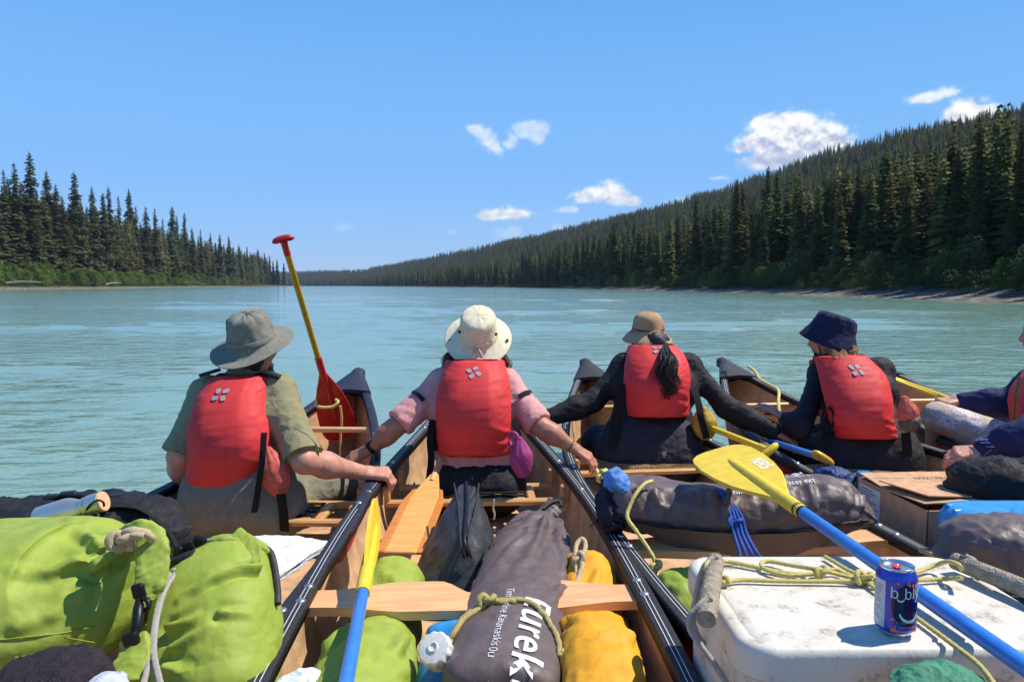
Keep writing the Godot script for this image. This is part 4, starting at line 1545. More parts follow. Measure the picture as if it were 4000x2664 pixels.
	# -- the woman in the cream hat
	q = {"pelvis": Vector3(-0.162, 0.201, -3.200), "neck": Vector3(-0.178, 0.756, -3.380), "head": Vector3(-0.166, 0.837, -3.420), "face": Vector3(0.05, 0.12, -1), "headup": Vector3(0, 1, 0.25),
		"sl": Vector3(-0.320, 0.648, -3.340), "sr": Vector3(-0.033, 0.650, -3.340), "el": Vector3(-0.519, 0.471, -3.220), "wl": Vector3(-0.645, 0.364, -3.220), "er": Vector3(0.127, 0.475, -3.200), "wr": Vector3(0.271, 0.385, -3.180),
		"hl": Vector3(-0.232, 0.163, -3.250), "hr": Vector3(-0.099, 0.163, -3.250), "kl": Vector3(-0.288, 0.166, -3.680), "kr": Vector3(-0.092, 0.166, -3.680), "fl": Vector3(-0.28, 0.13, -3.95), "fr": Vector3(-0.08, 0.13, -3.95),
		"handl": [Vector3(-0.82, -0.42, -0.1), Vector3(0.1, 0.9, 0.5), [0.35, 0.5, 0.4]], "handr": [Vector3(0.80, -0.5, 0.0), Vector3(0.3, 0.9, 0.3), [0.4, 0.6, 0.5]],
		"skin": M.skin_tan, "shirt": M.pink_cloth, "trousers": M.black_cloth, "size": 0.98, "sleeve": 0.90, "sleeve_r": 0.060, "sleeve_r2": 0.070, "hem": -0.12, "hand_size": 0.95, "trouser_gap": 0.012, "high_waist": false}
	o = person("woman in pink tee and cream brimmed hat, arms spread to both neighbouring canoes", q)
	p = jacket(o, q, [[Vector3(-0.322, 0.381, -3.100), Vector3(-0.018, 0.378, -3.100)], [Vector3(-0.322, 0.498, -3.070), Vector3(-0.012, 0.496, -3.070)], [Vector3(-0.323, 0.609, -3.090), Vector3(-0.013, 0.609, -3.090)], [Vector3(-0.310, 0.696, -3.150), Vector3(-0.020, 0.696, -3.150)], [Vector3(-0.297, 0.758, -3.220), Vector3(-0.039, 0.758, -3.220)]], Vector3(1, 0, 0), Vector3(0, 0.12, 1), [0.0, 0.84, 0.79])
	var brim := [[0.001, 0.122], [0.045, 0.121], [0.070, 0.115], [0.080, 0.106], [0.083, 0.095], [0.088, 0.05], [0.094, 0.020], [0.098, 0.010], [0.105, 0.004], [0.125, -0.006], [0.145, -0.016], [0.160, -0.022], [0.163, -0.024], [0.160, -0.027], [0.125, -0.012], [0.095, 0.0]]
	var hc := Vector3(-0.157, 0.872, -3.380)
	var hup := Vector3(0.03, 0.80, 0.62)
	hat = part("hat", hat_shape(hc, hup, Vector3(0, 0, -1), brim, [0.0, -0.005, 0.01], 0.003), M.hat_cream, o)
	part("hat_seam", hat_shape(hc, hup, Vector3(0, 0, -1), [[0.0832, 0.097], [0.0850, 0.0955], [0.0846, 0.0935], [0.082, 0.093]], [0, 0, 0]), M.hat_cream, hat)
	part("hat_band", hat_shape(hc, hup, Vector3(0, 0, -1), [[0.0925, 0.030], [0.0962, 0.029], [0.0992, 0.012], [0.096, 0.011]], [0, 0, 0]), M.hat_cream, hat)
	var hu := hup.normalized()
	var hr := Vector3(1, 0, 0)
	var hb := hr.cross(hu).normalized()
	if hb.z < 0: hb = -hb
	for e in [[-0.13, 0.03, 0.0], [0.135, 0.03, 0.0], [-0.083, 0.05, 0.07], [0.083, 0.055, 0.06]]:
		s = Shape.new()
		var at: Vector3 = hc + hr * e[0] + hb * e[1] + hu * e[2] + hu * (0.004 if e[2] == 0.0 else 0.0)
		s.lathe([Vector2(0.0035, 0), Vector2(0.0035, 0.003), Vector2(0.006, 0.003), Vector2(0.006, -0.006)], Transform3D(Basis(Quaternion(Vector3.UP, hu)), at - hu * 0.008 * absf(e[0]) / 0.1), 12)
		part("eyelet", s, M.black_plastic, hat)
	for e in [-1.0, 1.0]:
		s = Shape.new()
		var b0 := hc + hb * 0.108 + hu * 0.018
		s.tube(smooth_line([b0, b0 + hr * e * 0.012 + hb * 0.02, b0 + hr * e * 0.024 + hb * 0.040 - hu * 0.012, b0 + hr * e * 0.016 + hb * 0.048 - hu * 0.018, b0 + hr * e * 0.010 + hb * 0.03 - hu * 0.006, b0]), 0.0028, 7)
		s.tube(smooth_line([b0, b0 + hr * e * 0.014 + hb * 0.030, b0 + hr * e * 0.030 + hb * 0.050 - hu * 0.02]), 0.0026, 7)
		s.tube(smooth_line([b0, b0 + hr * e * 0.025 - hb * 0.004, b0 + hr * e * 0.050 - hb * 0.018]), 0.0024, 7)
		part("bow", s, M.cord, hat)
	for e in [[Vector3(-0.281, 0.790, -3.400), Vector3(-0.298, 0.752, -3.360), Vector3(-0.304, 0.707, -3.340), 21], [Vector3(-0.042, 0.778, -3.400), Vector3(-0.026, 0.739, -3.370), Vector3(-0.028, 0.688, -3.350), 22]]:
		hair([e[0], e[1], e[2]], 90, 0.028, 0.0022, 0.008, e[3], M.hair_brown, o)
	s = Shape.new()
	nets(s, [[Vector3(-0.166, 0.824, -3.420), Vector3(-0.169, 0.768, -3.380), 0.088, 0.075]], 0.01, 0.02)
	part("hair", s, M.hair_brown, o)
	po = pouch(Vector3(0.038, 0.383, -3.020), Vector3(-0.12, 1, -0.05), 0.050, 0.17, M.pouch_magenta, o)
	s = Shape.new()
	s.tube(smooth_line([Vector3(-0.011, 0.464, -3.050), Vector3(0.000, 0.482, -3.030), Vector3(0.019, 0.475, -3.020), Vector3(0.026, 0.443, -3.020), Vector3(0.000, 0.424, -3.030), Vector3(-0.013, 0.444, -3.040)], 6), 0.010, 8)
	part("loop", s, M.pouch_magenta, po)
	for e in [["sl", "el", Vector3(-0.395, 0.636, -3.240)], ["sr", "er", Vector3(0.057, 0.624, -3.240)]]:
		var c0: Vector3 = q[e[0]].lerp(q[e[1]], 0.46)
		var ax0: Vector3 = (q[e[1]] - q[e[0]]).normalized()
		var f0: Vector3 = (e[2] - c0)
		f0 = (f0 - ax0 * f0.dot(ax0)).normalized()
		var f1 := ax0.cross(f0)
		var band := []
		for i in 6: band.append(c0 + (f0 * cos(-0.5 + 0.22 * i) + f1 * sin(-0.5 + 0.22 * i)) * 0.0735)
		strap(band, 0.018, M.webbing, o, ax0, "sleeve_band")
	# wrist band, bracelet
	s = Shape.new()
	var wd: Vector3 = (q.wl - q.el).normalized()
	s.tube(PackedVector3Array([q.wl - wd * 0.030, q.wl - wd * 0.029, q.wl - wd * 0.012, q.wl - wd * 0.011]), [0.028, 0.0335, 0.0325, 0.027], 20)
	part("watch_band", s, M.black_plastic, o)
	s = Shape.new()
	s.box(q.wl - wd * 0.02 + Vector3(0.0, 0.03, 0.012), Vector3(0.03, 0.010, 0.026), 0.003, Basis(Quaternion(Vector3.RIGHT, wd)))
	part("watch", s, M.black_plastic, o)
	strap([Vector3(-0.606, 0.367, -3.170), Vector3(-0.596, 0.354, -3.165), Vector3(-0.595, 0.331, -3.165)], 0.018, M.black_plastic, o, Vector3.RIGHT, "watch_tail")
	s = Shape.new()
	wd = (q.wr - q.er).normalized()
	s.tube(PackedVector3Array([q.wr - wd * 0.016, q.wr - wd * 0.0155, q.wr - wd * 0.0125, q.wr - wd * 0.012]), [0.027, 0.0300, 0.0300, 0.027], 18)
	part("bracelet", s, M.black_plastic, o)
	for e in [[Vector3(-0.345, 0.518, -3.140), Vector3(-0.357, 0.428, -3.140), Vector3(-0.353, 0.337, -3.140), Vector3(-0.365, 0.229, -3.120)], [Vector3(-0.334, 0.507, -3.140), Vector3(-0.331, 0.448, -3.150), Vector3(-0.342, 0.380, -3.150)], [Vector3(0.002, 0.514, -3.160), Vector3(0.024, 0.462, -3.140), Vector3(0.031, 0.405, -3.140)]]:
		strap(e, 0.03, M.webbing, o, Vector3.RIGHT)

	# -- the woman with the ponytail
	q = {"pelvis": Vector3(0.707, 0.210, -3.720), "neck": Vector3(0.772, 0.756, -3.980), "head": Vector3(0.750, 0.837, -4.020), "face": Vector3(-0.25, -0.15, -1), "headup": Vector3(0, 1, -0.05),
		"sl": Vector3(0.607, 0.664, -3.920), "sr": Vector3(0.952, 0.664, -3.920), "el": Vector3(0.432, 0.487, -3.840), "wl": Vector3(0.167, 0.399, -3.780), "er": Vector3(1.132, 0.458, -3.820), "wr": Vector3(1.337, 0.357, -3.680),
		"hl": Vector3(0.618, 0.182, -3.780), "hr": Vector3(0.833, 0.182, -3.780), "kl": Vector3(0.496, 0.211, -4.050), "kr": Vector3(1.031, 0.197, -4.150), "fl": Vector3(0.45, 0.13, -4.3), "fr": Vector3(0.75, 0.13, -4.4),
		"handl": [Vector3(-0.75, -0.6, 0.05), Vector3(-0.3, 0.9, 0.3), grip], "handr": [Vector3(0.85, -0.35, 0.1), Vector3(0.2, 0.95, 0.3), [0.45, 0.6, 0.5]],
		"skin": M.skin_tan, "shirt": M.black_cloth, "trousers": M.charcoal_cloth, "size": 1.14, "sleeve": 1.96, "sleeve_r": 0.052, "sleeve_r2": 0.043, "hem": 0.0, "folds": 0.004, "hand_size": 0.97, "trouser_gap": 0.03}
	o = person("woman in black with a long dark ponytail and straw hat, red life jacket", q)
	p = jacket(o, q, [[Vector3(0.596, 0.458, -3.620), Vector3(0.893, 0.455, -3.620)], [Vector3(0.580, 0.568, -3.600), Vector3(0.891, 0.574, -3.600)], [Vector3(0.575, 0.642, -3.620), Vector3(0.898, 0.648, -3.620)], [Vector3(0.594, 0.726, -3.680), Vector3(0.893, 0.726, -3.680)], [Vector3(0.616, 0.783, -3.760), Vector3(0.865, 0.783, -3.760)]], Vector3(1, 0, 0.02), Vector3(0.02, 0.12, 1), [0.04, 0.93, 0.35])
	var straw := [[0.001, 0.120], [0.03, 0.118], [0.055, 0.110], [0.070, 0.096], [0.077, 0.078], [0.081, 0.055], [0.084, 0.032], [0.086, 0.022], [0.093, 0.012], [0.108, -0.002], [0.122, -0.016], [0.134, -0.030], [0.140, -0.040], [0.137, -0.041], [0.120, -0.020], [0.088, 0.012]]
	hc = Vector3(0.744, 0.838, -4.000)
	hat = part("hat", hat_shape(hc, Vector3(0.0, 1, 0.12), Vector3(-0.25, 0, -1), straw, [0.0, 0.022, -0.012], 0.002), M.hat_straw, o)
	part("hat_band", hat_shape(hc, Vector3(0.0, 1, 0.12), Vector3(-0.25, 0, -1), [[0.0845, 0.031], [0.0868, 0.030], [0.0876, 0.0245], [0.0855, 0.023]], [0, 0, 0]), M.black_plastic, hat)
	s = Shape.new()
	nets(s, [[Vector3(0.755, 0.810, -4.000), Vector3(0.763, 0.786, -3.950), 0.080, 0.074], [Vector3(0.774, 0.795, -3.900), Vector3(0.803, 0.786, -3.820), 0.045, 0.020], [Vector3(0.694, 0.796, -3.950), Vector3(0.812, 0.792, -3.950), 0.045, 0.045]], 0.009, 0.03)
	s.wrinkle(no1, 0.0035, Vector3(70, 10, 70), true)
	part("hair", s, M.hair_dark, o, "dark hair gathered under the hat")
	hair([Vector3(0.784, 0.791, -3.720), Vector3(0.775, 0.749, -3.635), Vector3(0.778, 0.709, -3.590), Vector3(0.758, 0.660, -3.575), Vector3(0.782, 0.616, -3.575), Vector3(0.757, 0.576, -3.585), Vector3(0.778, 0.538, -3.600)], 260, 0.046, 0.0024, 0.010, 31, M.hair_dark, o, 0.12)
	hair([Vector3(0.786, 0.792, -3.740), Vector3(0.729, 0.715, -3.600), Vector3(0.686, 0.642, -3.570), Vector3(0.708, 0.590, -3.580)], 5, 0.02, 0.0009, 0.006, 32, M.hair_dark, o, 0.6)
	hair([Vector3(0.764, 0.738, -3.620), Vector3(0.831, 0.617, -3.570), Vector3(0.860, 0.552, -3.580)], 6, 0.02, 0.0009, 0.006, 33, M.hair_dark, o, 0.6)
	s = Shape.new()
	s.tube(PackedVector3Array([Vector3(0.781, 0.785, -3.700), Vector3(0.782, 0.778, -3.690)]), 0.015, 12)
	part("hair_tie", s, M.black_plastic, o)
	po = pouch(Vector3(0.975, 0.406, -3.660), Vector3(-0.18, 1, 0.0), 0.066, 0.17, surf("pouch_yellow", rgb(196, 158, 58), 0.6, 5.0, 0.8, 0.4), o)
	strap([Vector3(0.910, 0.584, -3.620), Vector3(0.921, 0.526, -3.580), Vector3(0.935, 0.440, -3.560), Vector3(0.968, 0.344, -3.580)], 0.034, M.webbing, po, Vector3.RIGHT)
	strap([Vector3(0.568, 0.604, -3.660), Vector3(0.543, 0.513, -3.660), Vector3(0.526, 0.425, -3.640), Vector3(0.505, 0.291, -3.600)], 0.05, M.webbing, o, Vector3.RIGHT)
	# crest printed at the waist
	s = Shape.new()
	var cb := Vector3(0.753, 0.267, -3.560)
	for e in [[Vector2(-0.011, 0.015), Vector2(0.011, 0.015), Vector2(0.011, 0.0), Vector2(0.0, -0.017), Vector2(-0.011, 0.0)]]:
		s.prism(PackedVector2Array(e), Transform3D(Basis(), cb), 0.002)
	part("crest", s, M.emblem, o)

	# -- the person in the navy bucket hat
	q = {"pelvis": Vector3(1.782, 0.231, -3.580), "neck": Vector3(1.727, 0.718, -3.820), "head": Vector3(1.692, 0.822, -3.840), "face": Vector3(-0.85, -0.08, -0.62), "headup": Vector3(-0.05, 1, 0.0),
		"sl": Vector3(1.648, 0.629, -3.860), "sr": Vector3(1.928, 0.653, -3.800), "el": Vector3(1.447, 0.388, -3.620), "wl": Vector3(1.419, 0.407, -3.740), "er": Vector3(2.122, 0.416, -4.000), "wr": Vector3(2.112, 0.322, -4.200),
		"hl": Vector3(1.713, 0.201, -3.620), "hr": Vector3(1.865, 0.196, -3.640), "kl": Vector3(1.502, 0.230, -3.900), "kr": Vector3(1.980, 0.246, -4.200), "fl": Vector3(1.42, 0.13, -4.2), "fr": Vector3(1.6, 0.13, -4.35),
		"handl": [Vector3(-0.75, 0.55, -0.3), Vector3(0.5, 0.75, 0.3), [0.25, 0.4, 0.3]], "handr": [Vector3(-0.6, 0.0, -0.6), Vector3(0, 1, 0), grip],
		"skin": M.skin_fair, "shirt": M.black_cloth, "trousers": M.black_cloth, "size": 1.0, "sleeve": 1.95, "sleeve_r": 0.055, "sleeve_r2": 0.047, "hem": 0.04, "hand_size": 0.95, "trouser_gap": 0.03}
	o = person("person in black with a navy bucket hat, face turned to the left, red life jacket", q)
	p = jacket(o, q, [[Vector3(1.593, 0.360, -3.480), Vector3(1.869, 0.396, -3.440)], [Vector3(1.555, 0.454, -3.470), Vector3(1.838, 0.469, -3.430)], [Vector3(1.542, 0.554, -3.500), Vector3(1.843, 0.563, -3.460)], [Vector3(1.545, 0.664, -3.580), Vector3(1.844, 0.670, -3.550)], [Vector3(1.552, 0.724, -3.660), Vector3(1.805, 0.754, -3.640)]], Vector3(1, 0.02, 0.10), Vector3(-0.1, 0.14, 1), [-0.02, 0.80, 0.5])
	var bucket := [[0.001, 0.100], [0.05, 0.101], [0.078, 0.095], [0.090, 0.080], [0.097, 0.050], [0.103, 0.014], [0.107, 0.000], [0.120, -0.026], [0.134, -0.056], [0.140, -0.070], [0.137, -0.072], [0.118, -0.030], [0.098, 0.004]]
	hat = part("hat", hat_shape(Vector3(1.682, 0.849, -3.830), Vector3(0.30, 1, 0.08), Vector3(-0.8, 0, -0.5), bucket, [-0.022, 0.0, -0.01], 0.008), M.hat_navy, o)
	s = Shape.new()
	s.tube(smooth_line([Vector3(1.568, 0.794, -3.720), Vector3(1.583, 0.756, -3.730), Vector3(1.604, 0.727, -3.760)], 5), 0.004, 6)
	part("chin_cord", s, M.black_plastic, o)
	for e in [[Vector3(1.634, 0.770, -3.720), Vector3(1.632, 0.750, -3.660), Vector3(1.630, 0.732, -3.625), 41], [Vector3(1.687, 0.774, -3.720), Vector3(1.673, 0.754, -3.660), Vector3(1.641, 0.726, -3.615), 42], [Vector3(1.741, 0.792, -3.740), Vector3(1.749, 0.776, -3.700), Vector3(1.712, 0.754, -3.660), 43]]:
		hair([e[0], e[1], e[2]], 46, 0.022, 0.0016, 0.010, e[3], M.hair_blond, o, 0.7)
	s = Shape.new()
	nets(s, [[Vector3(1.715, 0.804, -3.840), Vector3(1.716, 0.758, -3.800), 0.086, 0.06]], 0.01, 0.02)
	part("hair", s, M.hair_blond, o)
	strap([Vector3(1.560, 0.735, -3.760), Vector3(1.577, 0.725, -3.720), Vector3(1.616, 0.733, -3.720)], 0.05, M.black_cloth, o, Vector3(0.2, 1, 0.4), "collar")
	po = pouch(Vector3(1.862, 0.504, -3.400), Vector3(-0.28, 1, 0), 0.052, 0.16, M.pouch_red, o)
	pouch(Vector3(1.871, 0.465, -3.395), Vector3(-0.28, 1, 0), 0.0535, 0.10, M.pouch_grey, o)
	strap([Vector3(1.867, 0.405, -3.420), Vector3(1.878, 0.319, -3.420), Vector3(1.898, 0.200, -3.450)], 0.045, M.webbing, o, Vector3.RIGHT)
	s = Shape.new()
	s.tube(smooth_line([Vector3(1.525, 0.498, -3.520), Vector3(1.510, 0.448, -3.520), Vector3(1.529, 0.382, -3.530), Vector3(1.557, 0.397, -3.520), Vector3(1.562, 0.475, -3.510), Vector3(1.539, 0.512, -3.510)], 5), 0.012, 8, 0, 0, 0.5)
	part("strap_loop", s, M.webbing, o)

	# -- the person at the right edge
	q = {"pelvis": Vector3(2.566, 0.323, -3.400), "neck": Vector3(2.625, 0.748, -3.520), "head": Vector3(2.598, 0.872, -3.520), "face": Vector3(-0.95, -0.02, -0.28),
		"sl": Vector3(2.664, 0.596, -3.720), "sr": Vector3(2.527, 0.641, -3.300), "el": Vector3(2.572, 0.486, -3.760), "wl": Vector3(2.380, 0.487, -3.860), "er": Vector3(2.278, 0.442, -3.180), "wr": Vector3(2.126, 0.348, -3.280),
		"hl": Vector3(2.577, 0.271, -3.520), "hr": Vector3(2.476, 0.299, -3.300), "kl": Vector3(2.239, 0.412, -3.800), "kr": Vector3(2.370, 0.149, -3.500), "fl": Vector3(2.351, 0.042, -4.000), "fr": Vector3(2.314, -0.040, -3.700),
		"handl": [Vector3(-0.95, -0.05, 0.1), Vector3(-0.1, 1, 0.2), [0.55, 0.6, 0.4]], "handr": [Vector3(-0.95, -0.12, -0.1), Vector3(0, 0.9, 0.4), [0.6, 0.7, 0.5]],
		"skin": M.skin_fair, "shirt": M.navy_cloth, "trousers": floral(), "size": 1.05, "sleeve": 1.90, "sleeve_r": 0.064, "sleeve_r2": 0.058, "long_legs": false, "hem": -0.7, "hand_size": 1.05}
	o = person("person cut off by the right edge, navy patterned sleeves, floral shorts, red life jacket", q)
	s = Shape.new()
	var md: Vector3 = (q.sl + q.sr) / 2.0
	var fw := Vector3(-0.80, 0, -0.30).normalized()
	nets(s, [[q.pelvis.lerp(md, 0.25) - fw.cross(Vector3.UP) * 0.09, q.pelvis.lerp(md, 0.25) + fw.cross(Vector3.UP) * 0.09, 0.150, 0.150], [q.pelvis.lerp(md, 0.7) - fw.cross(Vector3.UP) * 0.085, q.pelvis.lerp(md, 0.7) + fw.cross(Vector3.UP) * 0.085, 0.150, 0.150], [md - fw.cross(Vector3.UP) * 0.09, md + fw.cross(Vector3.UP) * 0.09, 0.085, 0.085]], 0.012, 0.05,
		[["plane", q.pelvis.lerp(md, 0.16), Vector3(0, -1, 0)], ["plane", q.neck + Vector3(0, 0.0, 0), Vector3.UP], ["ball", q.sl + Vector3(-0.02, -0.02, -0.06), 0.085], ["ball", q.sr + Vector3(0.0, -0.02, 0.06), 0.085]])
	s.wrinkle(no1, 0.004, Vector3(8, 12, 8))
	var jk := part("life_jacket", s, M.pfd, o)
	strap([Vector3(2.449, 0.663, -3.500), Vector3(2.378, 0.564, -3.420), Vector3(2.378, 0.417, -3.420)], 0.012, surf("cord_yellow", rgb(190, 150, 60), 0.8, 8, 0.7, 0.2), jk, Vector3.RIGHT)
	s = Shape.new()
	nets(s, [[Vector3(2.613, 0.903, -3.520), Vector3(2.632, 0.885, -3.520), 0.094, 0.092]], 0.01, 0.02)
	part("hair", s, M.hair_brown, o)
	part("hat", hat_shape(Vector3(2.606, 0.919, -3.520), Vector3(0, 1, 0), Vector3(-1, 0, -0.2), [[0.001, 0.11], [0.05, 0.108], [0.08, 0.09], [0.088, 0.05], [0.094, 0.01], [0.099, 0.004], [0.094, 0.0]], [0, 0, 0]), M.hat_navy, o)
	# pale seaweed shapes printed on the cuff
	for k in 20:
		s = Shape.new()
		var e0: Vector3 = q.er.lerp(q.wr, 0.05 + 0.035 * k)
		var an := -0.2 + 1.9 * fposmod(k * 0.618, 1.0)
		var ax: Vector3 = (q.wr - q.er).normalized()
		var n1 := ax.cross(Vector3.UP).normalized()
		if n1.z < 0: n1 = -n1
		var n2 := n1.cross(ax).normalized()
		if n2.y < 0: n2 = -n2
		var rad := lerpf(0.0675, 0.046, 0.05 + 0.035 * k)
		var pts := PackedVector3Array()
		for i in 6: pts.append(e0 + ax * i * 0.012 + (n1 * cos(an + i * 0.09 * (1 if k % 2 else -1)) + n2 * sin(an + i * 0.09 * (1 if k % 2 else -1))) * rad)
		s.tube(pts, [0.001, 0.002, 0.003, 0.003, 0.002, 0.001], 5)
		part("print", s, mk("print%d" % (k % 2), rgb(150, 155, 205) if k % 2 else rgb(98, 108, 176), 0.8), o)

func floral() -> StandardMaterial3D:
	# large pale blossoms and tendrils printed on beige cotton
	var im := Image.create(512, 512, false, Image.FORMAT_RGB8)
	im.fill(rgb(188, 172, 152))
	var r := RandomNumberGenerator.new()
	r.seed = 8
	var spots := []
	for k in 16: spots.append([Vector2(r.randf() * 512, r.randf() * 512), r.randf_range(44, 78), r.randf() * TAU])
	for y in 512:
		for x in 512:
			for q in spots:
				var d: Vector2 = Vector2(x, y) - q[0]
				d = Vector2(wrapf(d.x, -256, 256), wrapf(d.y, -256, 256))
				if d.length() > q[1]: continue
				var a: float = d.angle() + q[2]
				var edge: float = q[1] * (0.45 + 0.5 * absf(cos(a * 2.5)))
				if d.length() < edge:
					var c := rgb(226, 218, 222)
					if d.length() < q[1] * 0.14: c = rgb(120, 104, 96)
					elif absf(sin(a * 2.5)) < 0.10 or d.length() > edge - 3.0: c = rgb(140, 122, 118)
					im.set_pixel(x, y, c)
	var m := surf("floral", Color(1, 1, 1), 0.85, 2.2, 0.9, 0.3)
	m.albedo_texture = ImageTexture.create_from_image(im)
	return m

# ---------------------------------------------------------------- soft bags, ropes, paddles
# a soft bag: rings along a bent axis; w, h half sizes at each point
func bag_shape(pts: Array, w: Array, h: Array, up: Vector3, e := 2.6, amp := 0.006, f := 9.0, pleat := [0.0, 0.0], n := 64, fine := 1.0, per := 16) -> Shape:
	var s := Shape.new()
	var line := smooth_line(pts, per)
	var wl := []
	for i in w.size(): wl.append(Vector3(w[i], h[i], 0))
	var wh := smooth_line(wl, per)
	var rr := []
	var m := line.size() - 1
	for j in range(-5, m + 6):
		var i := clampi(j, 0, m)
		var t := (line[mini(i + 1, m)] - line[maxi(i - 1, 0)]).normalized()
		var side := t.cross(up).normalized()
		var u := side.cross(t)
		var at := line[i]
		var sc := 1.0
		var g := 0
		if j < 0: g = j
		elif j > m: g = j - m
		if g != 0:
			sc = sqrt(maxf(1.0 - pow(absf(g) / 5.0, 2.0), 0.0)) * 0.999 + 0.001
			at += t * signf(g) * minf(wh[i].x, wh[i].y) * 0.55 * sin(absf(g) / 5.0 * PI / 2)
		var v := float(i) / m
		var ring := PackedVector3Array()
		for k in n:
			var a := TAU * k / n
			var x := signf(cos(a)) * pow(absf(cos(a)), 2.0 / e)
			var y := signf(sin(a)) * pow(absf(sin(a)), 2.0 / e)
			var pl: float = 1.0 + pleat[0] * smoothstep(0.45, 0.0, v) * (cos(a * 7.0 + 1.0) * 0.6 + cos(a * 13.0) * 0.4) + pleat[1] * smoothstep(0.55, 1.0, v) * (cos(a * 7.0 + 2.0) * 0.6 + cos(a * 12.0) * 0.4)
			ring.append(at + (side * x * wh[i].x + u * y * wh[i].y) * sc * pl)
		rr.append(ring)
	s.rows(rr, true, true)
	if amp > 0.0:
		s.wrinkle(no1, amp * 1.6, Vector3.ONE * f * 0.55)
		s.wrinkle(no1, amp, Vector3(f, f * 1.5, f), true)
		s.wrinkle(no1, amp * 0.4 * fine, Vector3.ONE * f * 3.2, true)
	return s

func normals_of(s: Shape) -> PackedVector3Array:
	var n := PackedVector3Array()
	n.resize(s.v.size())
	for i in range(0, s.idx.size(), 3):
		var w := (s.v[s.idx[i + 2]] - s.v[s.idx[i]]).cross(s.v[s.idx[i + 1]] - s.v[s.idx[i]])
		for k in 3: n[s.idx[i + k]] += w
	var mid := Vector3()
	for a in s.v: mid += a / s.v.size()
	var out := 0.0
	for i in n.size():
		n[i] = n[i].normalized()
		out += n[i].dot((s.v[i] - mid).normalized())
	if out < 0.0:
		for i in n.size(): n[i] = -n[i]
	return n

# lays points on a surface, a little proud of it
func cling(pts: PackedVector3Array, s: Shape, off: float) -> PackedVector3Array:
	var n := normals_of(s)
	var o := PackedVector3Array()
	for a in pts:
		var best := 0
		var bd := 1e9
		for i in s.v.size():
			var d := a.distance_squared_to(s.v[i])
			if d < bd:
				bd = d
				best = i
		o.append(a + n[best] * ((s.v[best] - a).dot(n[best]) + off))
	return o

# drops print onto a surface along one direction, following its broad shape
func lay_flat(t: Shape, s: Shape, n: Vector3, off: float) -> void:
	var lo := Vector3(1e9, 1e9, 1e9)
	var hi := -lo
	for a in t.v:
		lo = lo.min(a); hi = hi.max(a)
	lo -= Vector3.ONE * 0.12; hi += Vector3.ONE * 0.12
	var sn := normals_of(s)
	var near := PackedVector3Array()
	for i in s.v.size():
		var a := s.v[i]
		if sn[i].dot(n) > 0.15 and a.x > lo.x and a.y > lo.y and a.z > lo.z and a.x < hi.x and a.y < hi.y and a.z < hi.z: near.append(a)
	for i in t.v.size():
		var p := t.v[i]
		var sw := 1e-9
		var sh := 0.0
		for a in near:
			var d := a - p
			var hgt := d.dot(n)
			var q := (d.length_squared() - hgt * hgt) / 0.00016
			if q > 9.0: continue
			var w := exp(-q)
			sw += w
			sh += w * hgt
		t.v[i] = p + n * (sh / sw + off)

func text_shape(txt: String, font: String, h: float, bold := 400, italic := false) -> Shape:
	# flat letters, capitals h tall, baseline at 0, starting at x = 0
	var tm := TextMesh.new()
	var sf := SystemFont.new()
	sf.font_names = PackedStringArray([font])
	sf.font_weight = bold
	sf.font_italic = italic
	tm.font = sf
	tm.text = txt
	tm.font_size = 64
	tm.pixel_size = h / 46.0
	tm.depth = 0.0
	tm.horizontal_alignment = HORIZONTAL_ALIGNMENT_LEFT
	tm.vertical_alignment = VERTICAL_ALIGNMENT_BOTTOM
	var a := tm.get_mesh_arrays()
	var s := Shape.new()
	var v: PackedVector3Array = a[Mesh.ARRAY_VERTEX]
	var ix: PackedInt32Array = a[Mesh.ARRAY_INDEX] if a[Mesh.ARRAY_INDEX] != null else PackedInt32Array(range(v.size()))
	for i in range(0, ix.size(), 3):
		split(s, v[ix[i]], v[ix[i + 1]], v[ix[i + 2]], h * 0.3, 3)
	return s

func split(s: Shape, a: Vector3, b: Vector3, c: Vector3, lim: float, left: int) -> void:
	var l := [a.distance_to(b), b.distance_to(c), c.distance_to(a)]
	var m: float = maxf(l[0], maxf(l[1], l[2]))
	if left == 0 or m < lim:
		s.t3(a, b, c)
	elif m == l[0]:
		split(s, a, (a + b) / 2, c, lim, left - 1); split(s, (a + b) / 2, b, c, lim, left - 1)
	elif m == l[1]:
		split(s, a, b, (b + c) / 2, lim, left - 1); split(s, a, (b + c) / 2, c, lim, left - 1)
	else:
		split(s, a, b, (a + c) / 2, lim, left - 1); split(s, (a + c) / 2, b, c, lim, left - 1)

func text_on(called: String, txt: String, font: String, h: float, bold: int, italic: bool, o: Vector3, x: Vector3, y: Vector3, mat: Material, parent: Node3D, s: Shape = null, off := 0.0035) -> MeshInstance3D:
	var t := text_shape(txt, font, h, bold, italic)
	for i in t.v.size(): t.v[i] = o + x * t.v[i].x + y * t.v[i].y
	if s: lay_flat(t, s, x.cross(y).normalized(), off)
	return part(called, t, mat, parent)

func rope_shape(pts: Array, r: float, s: Shape = null, loop := false) -> Shape:
	var line := smooth_line(pts, 8, loop)
	if s: line = cling(line, s, r * 0.8)
	# even steps, so that the lay of the strands is even
	var even := PackedVector3Array([line[0]])
	for i in range(1, line.size()):
		var d := line[i].distance_to(line[i - 1])
		var n := maxi(1, int(d / (r * 0.55)))
		for k in n: even.append(line[i - 1].lerp(line[i], (k + 1.0) / n))
	var o := Shape.new()
	o.tube(even, r, 12, 3, 0.62 / r)
	return o

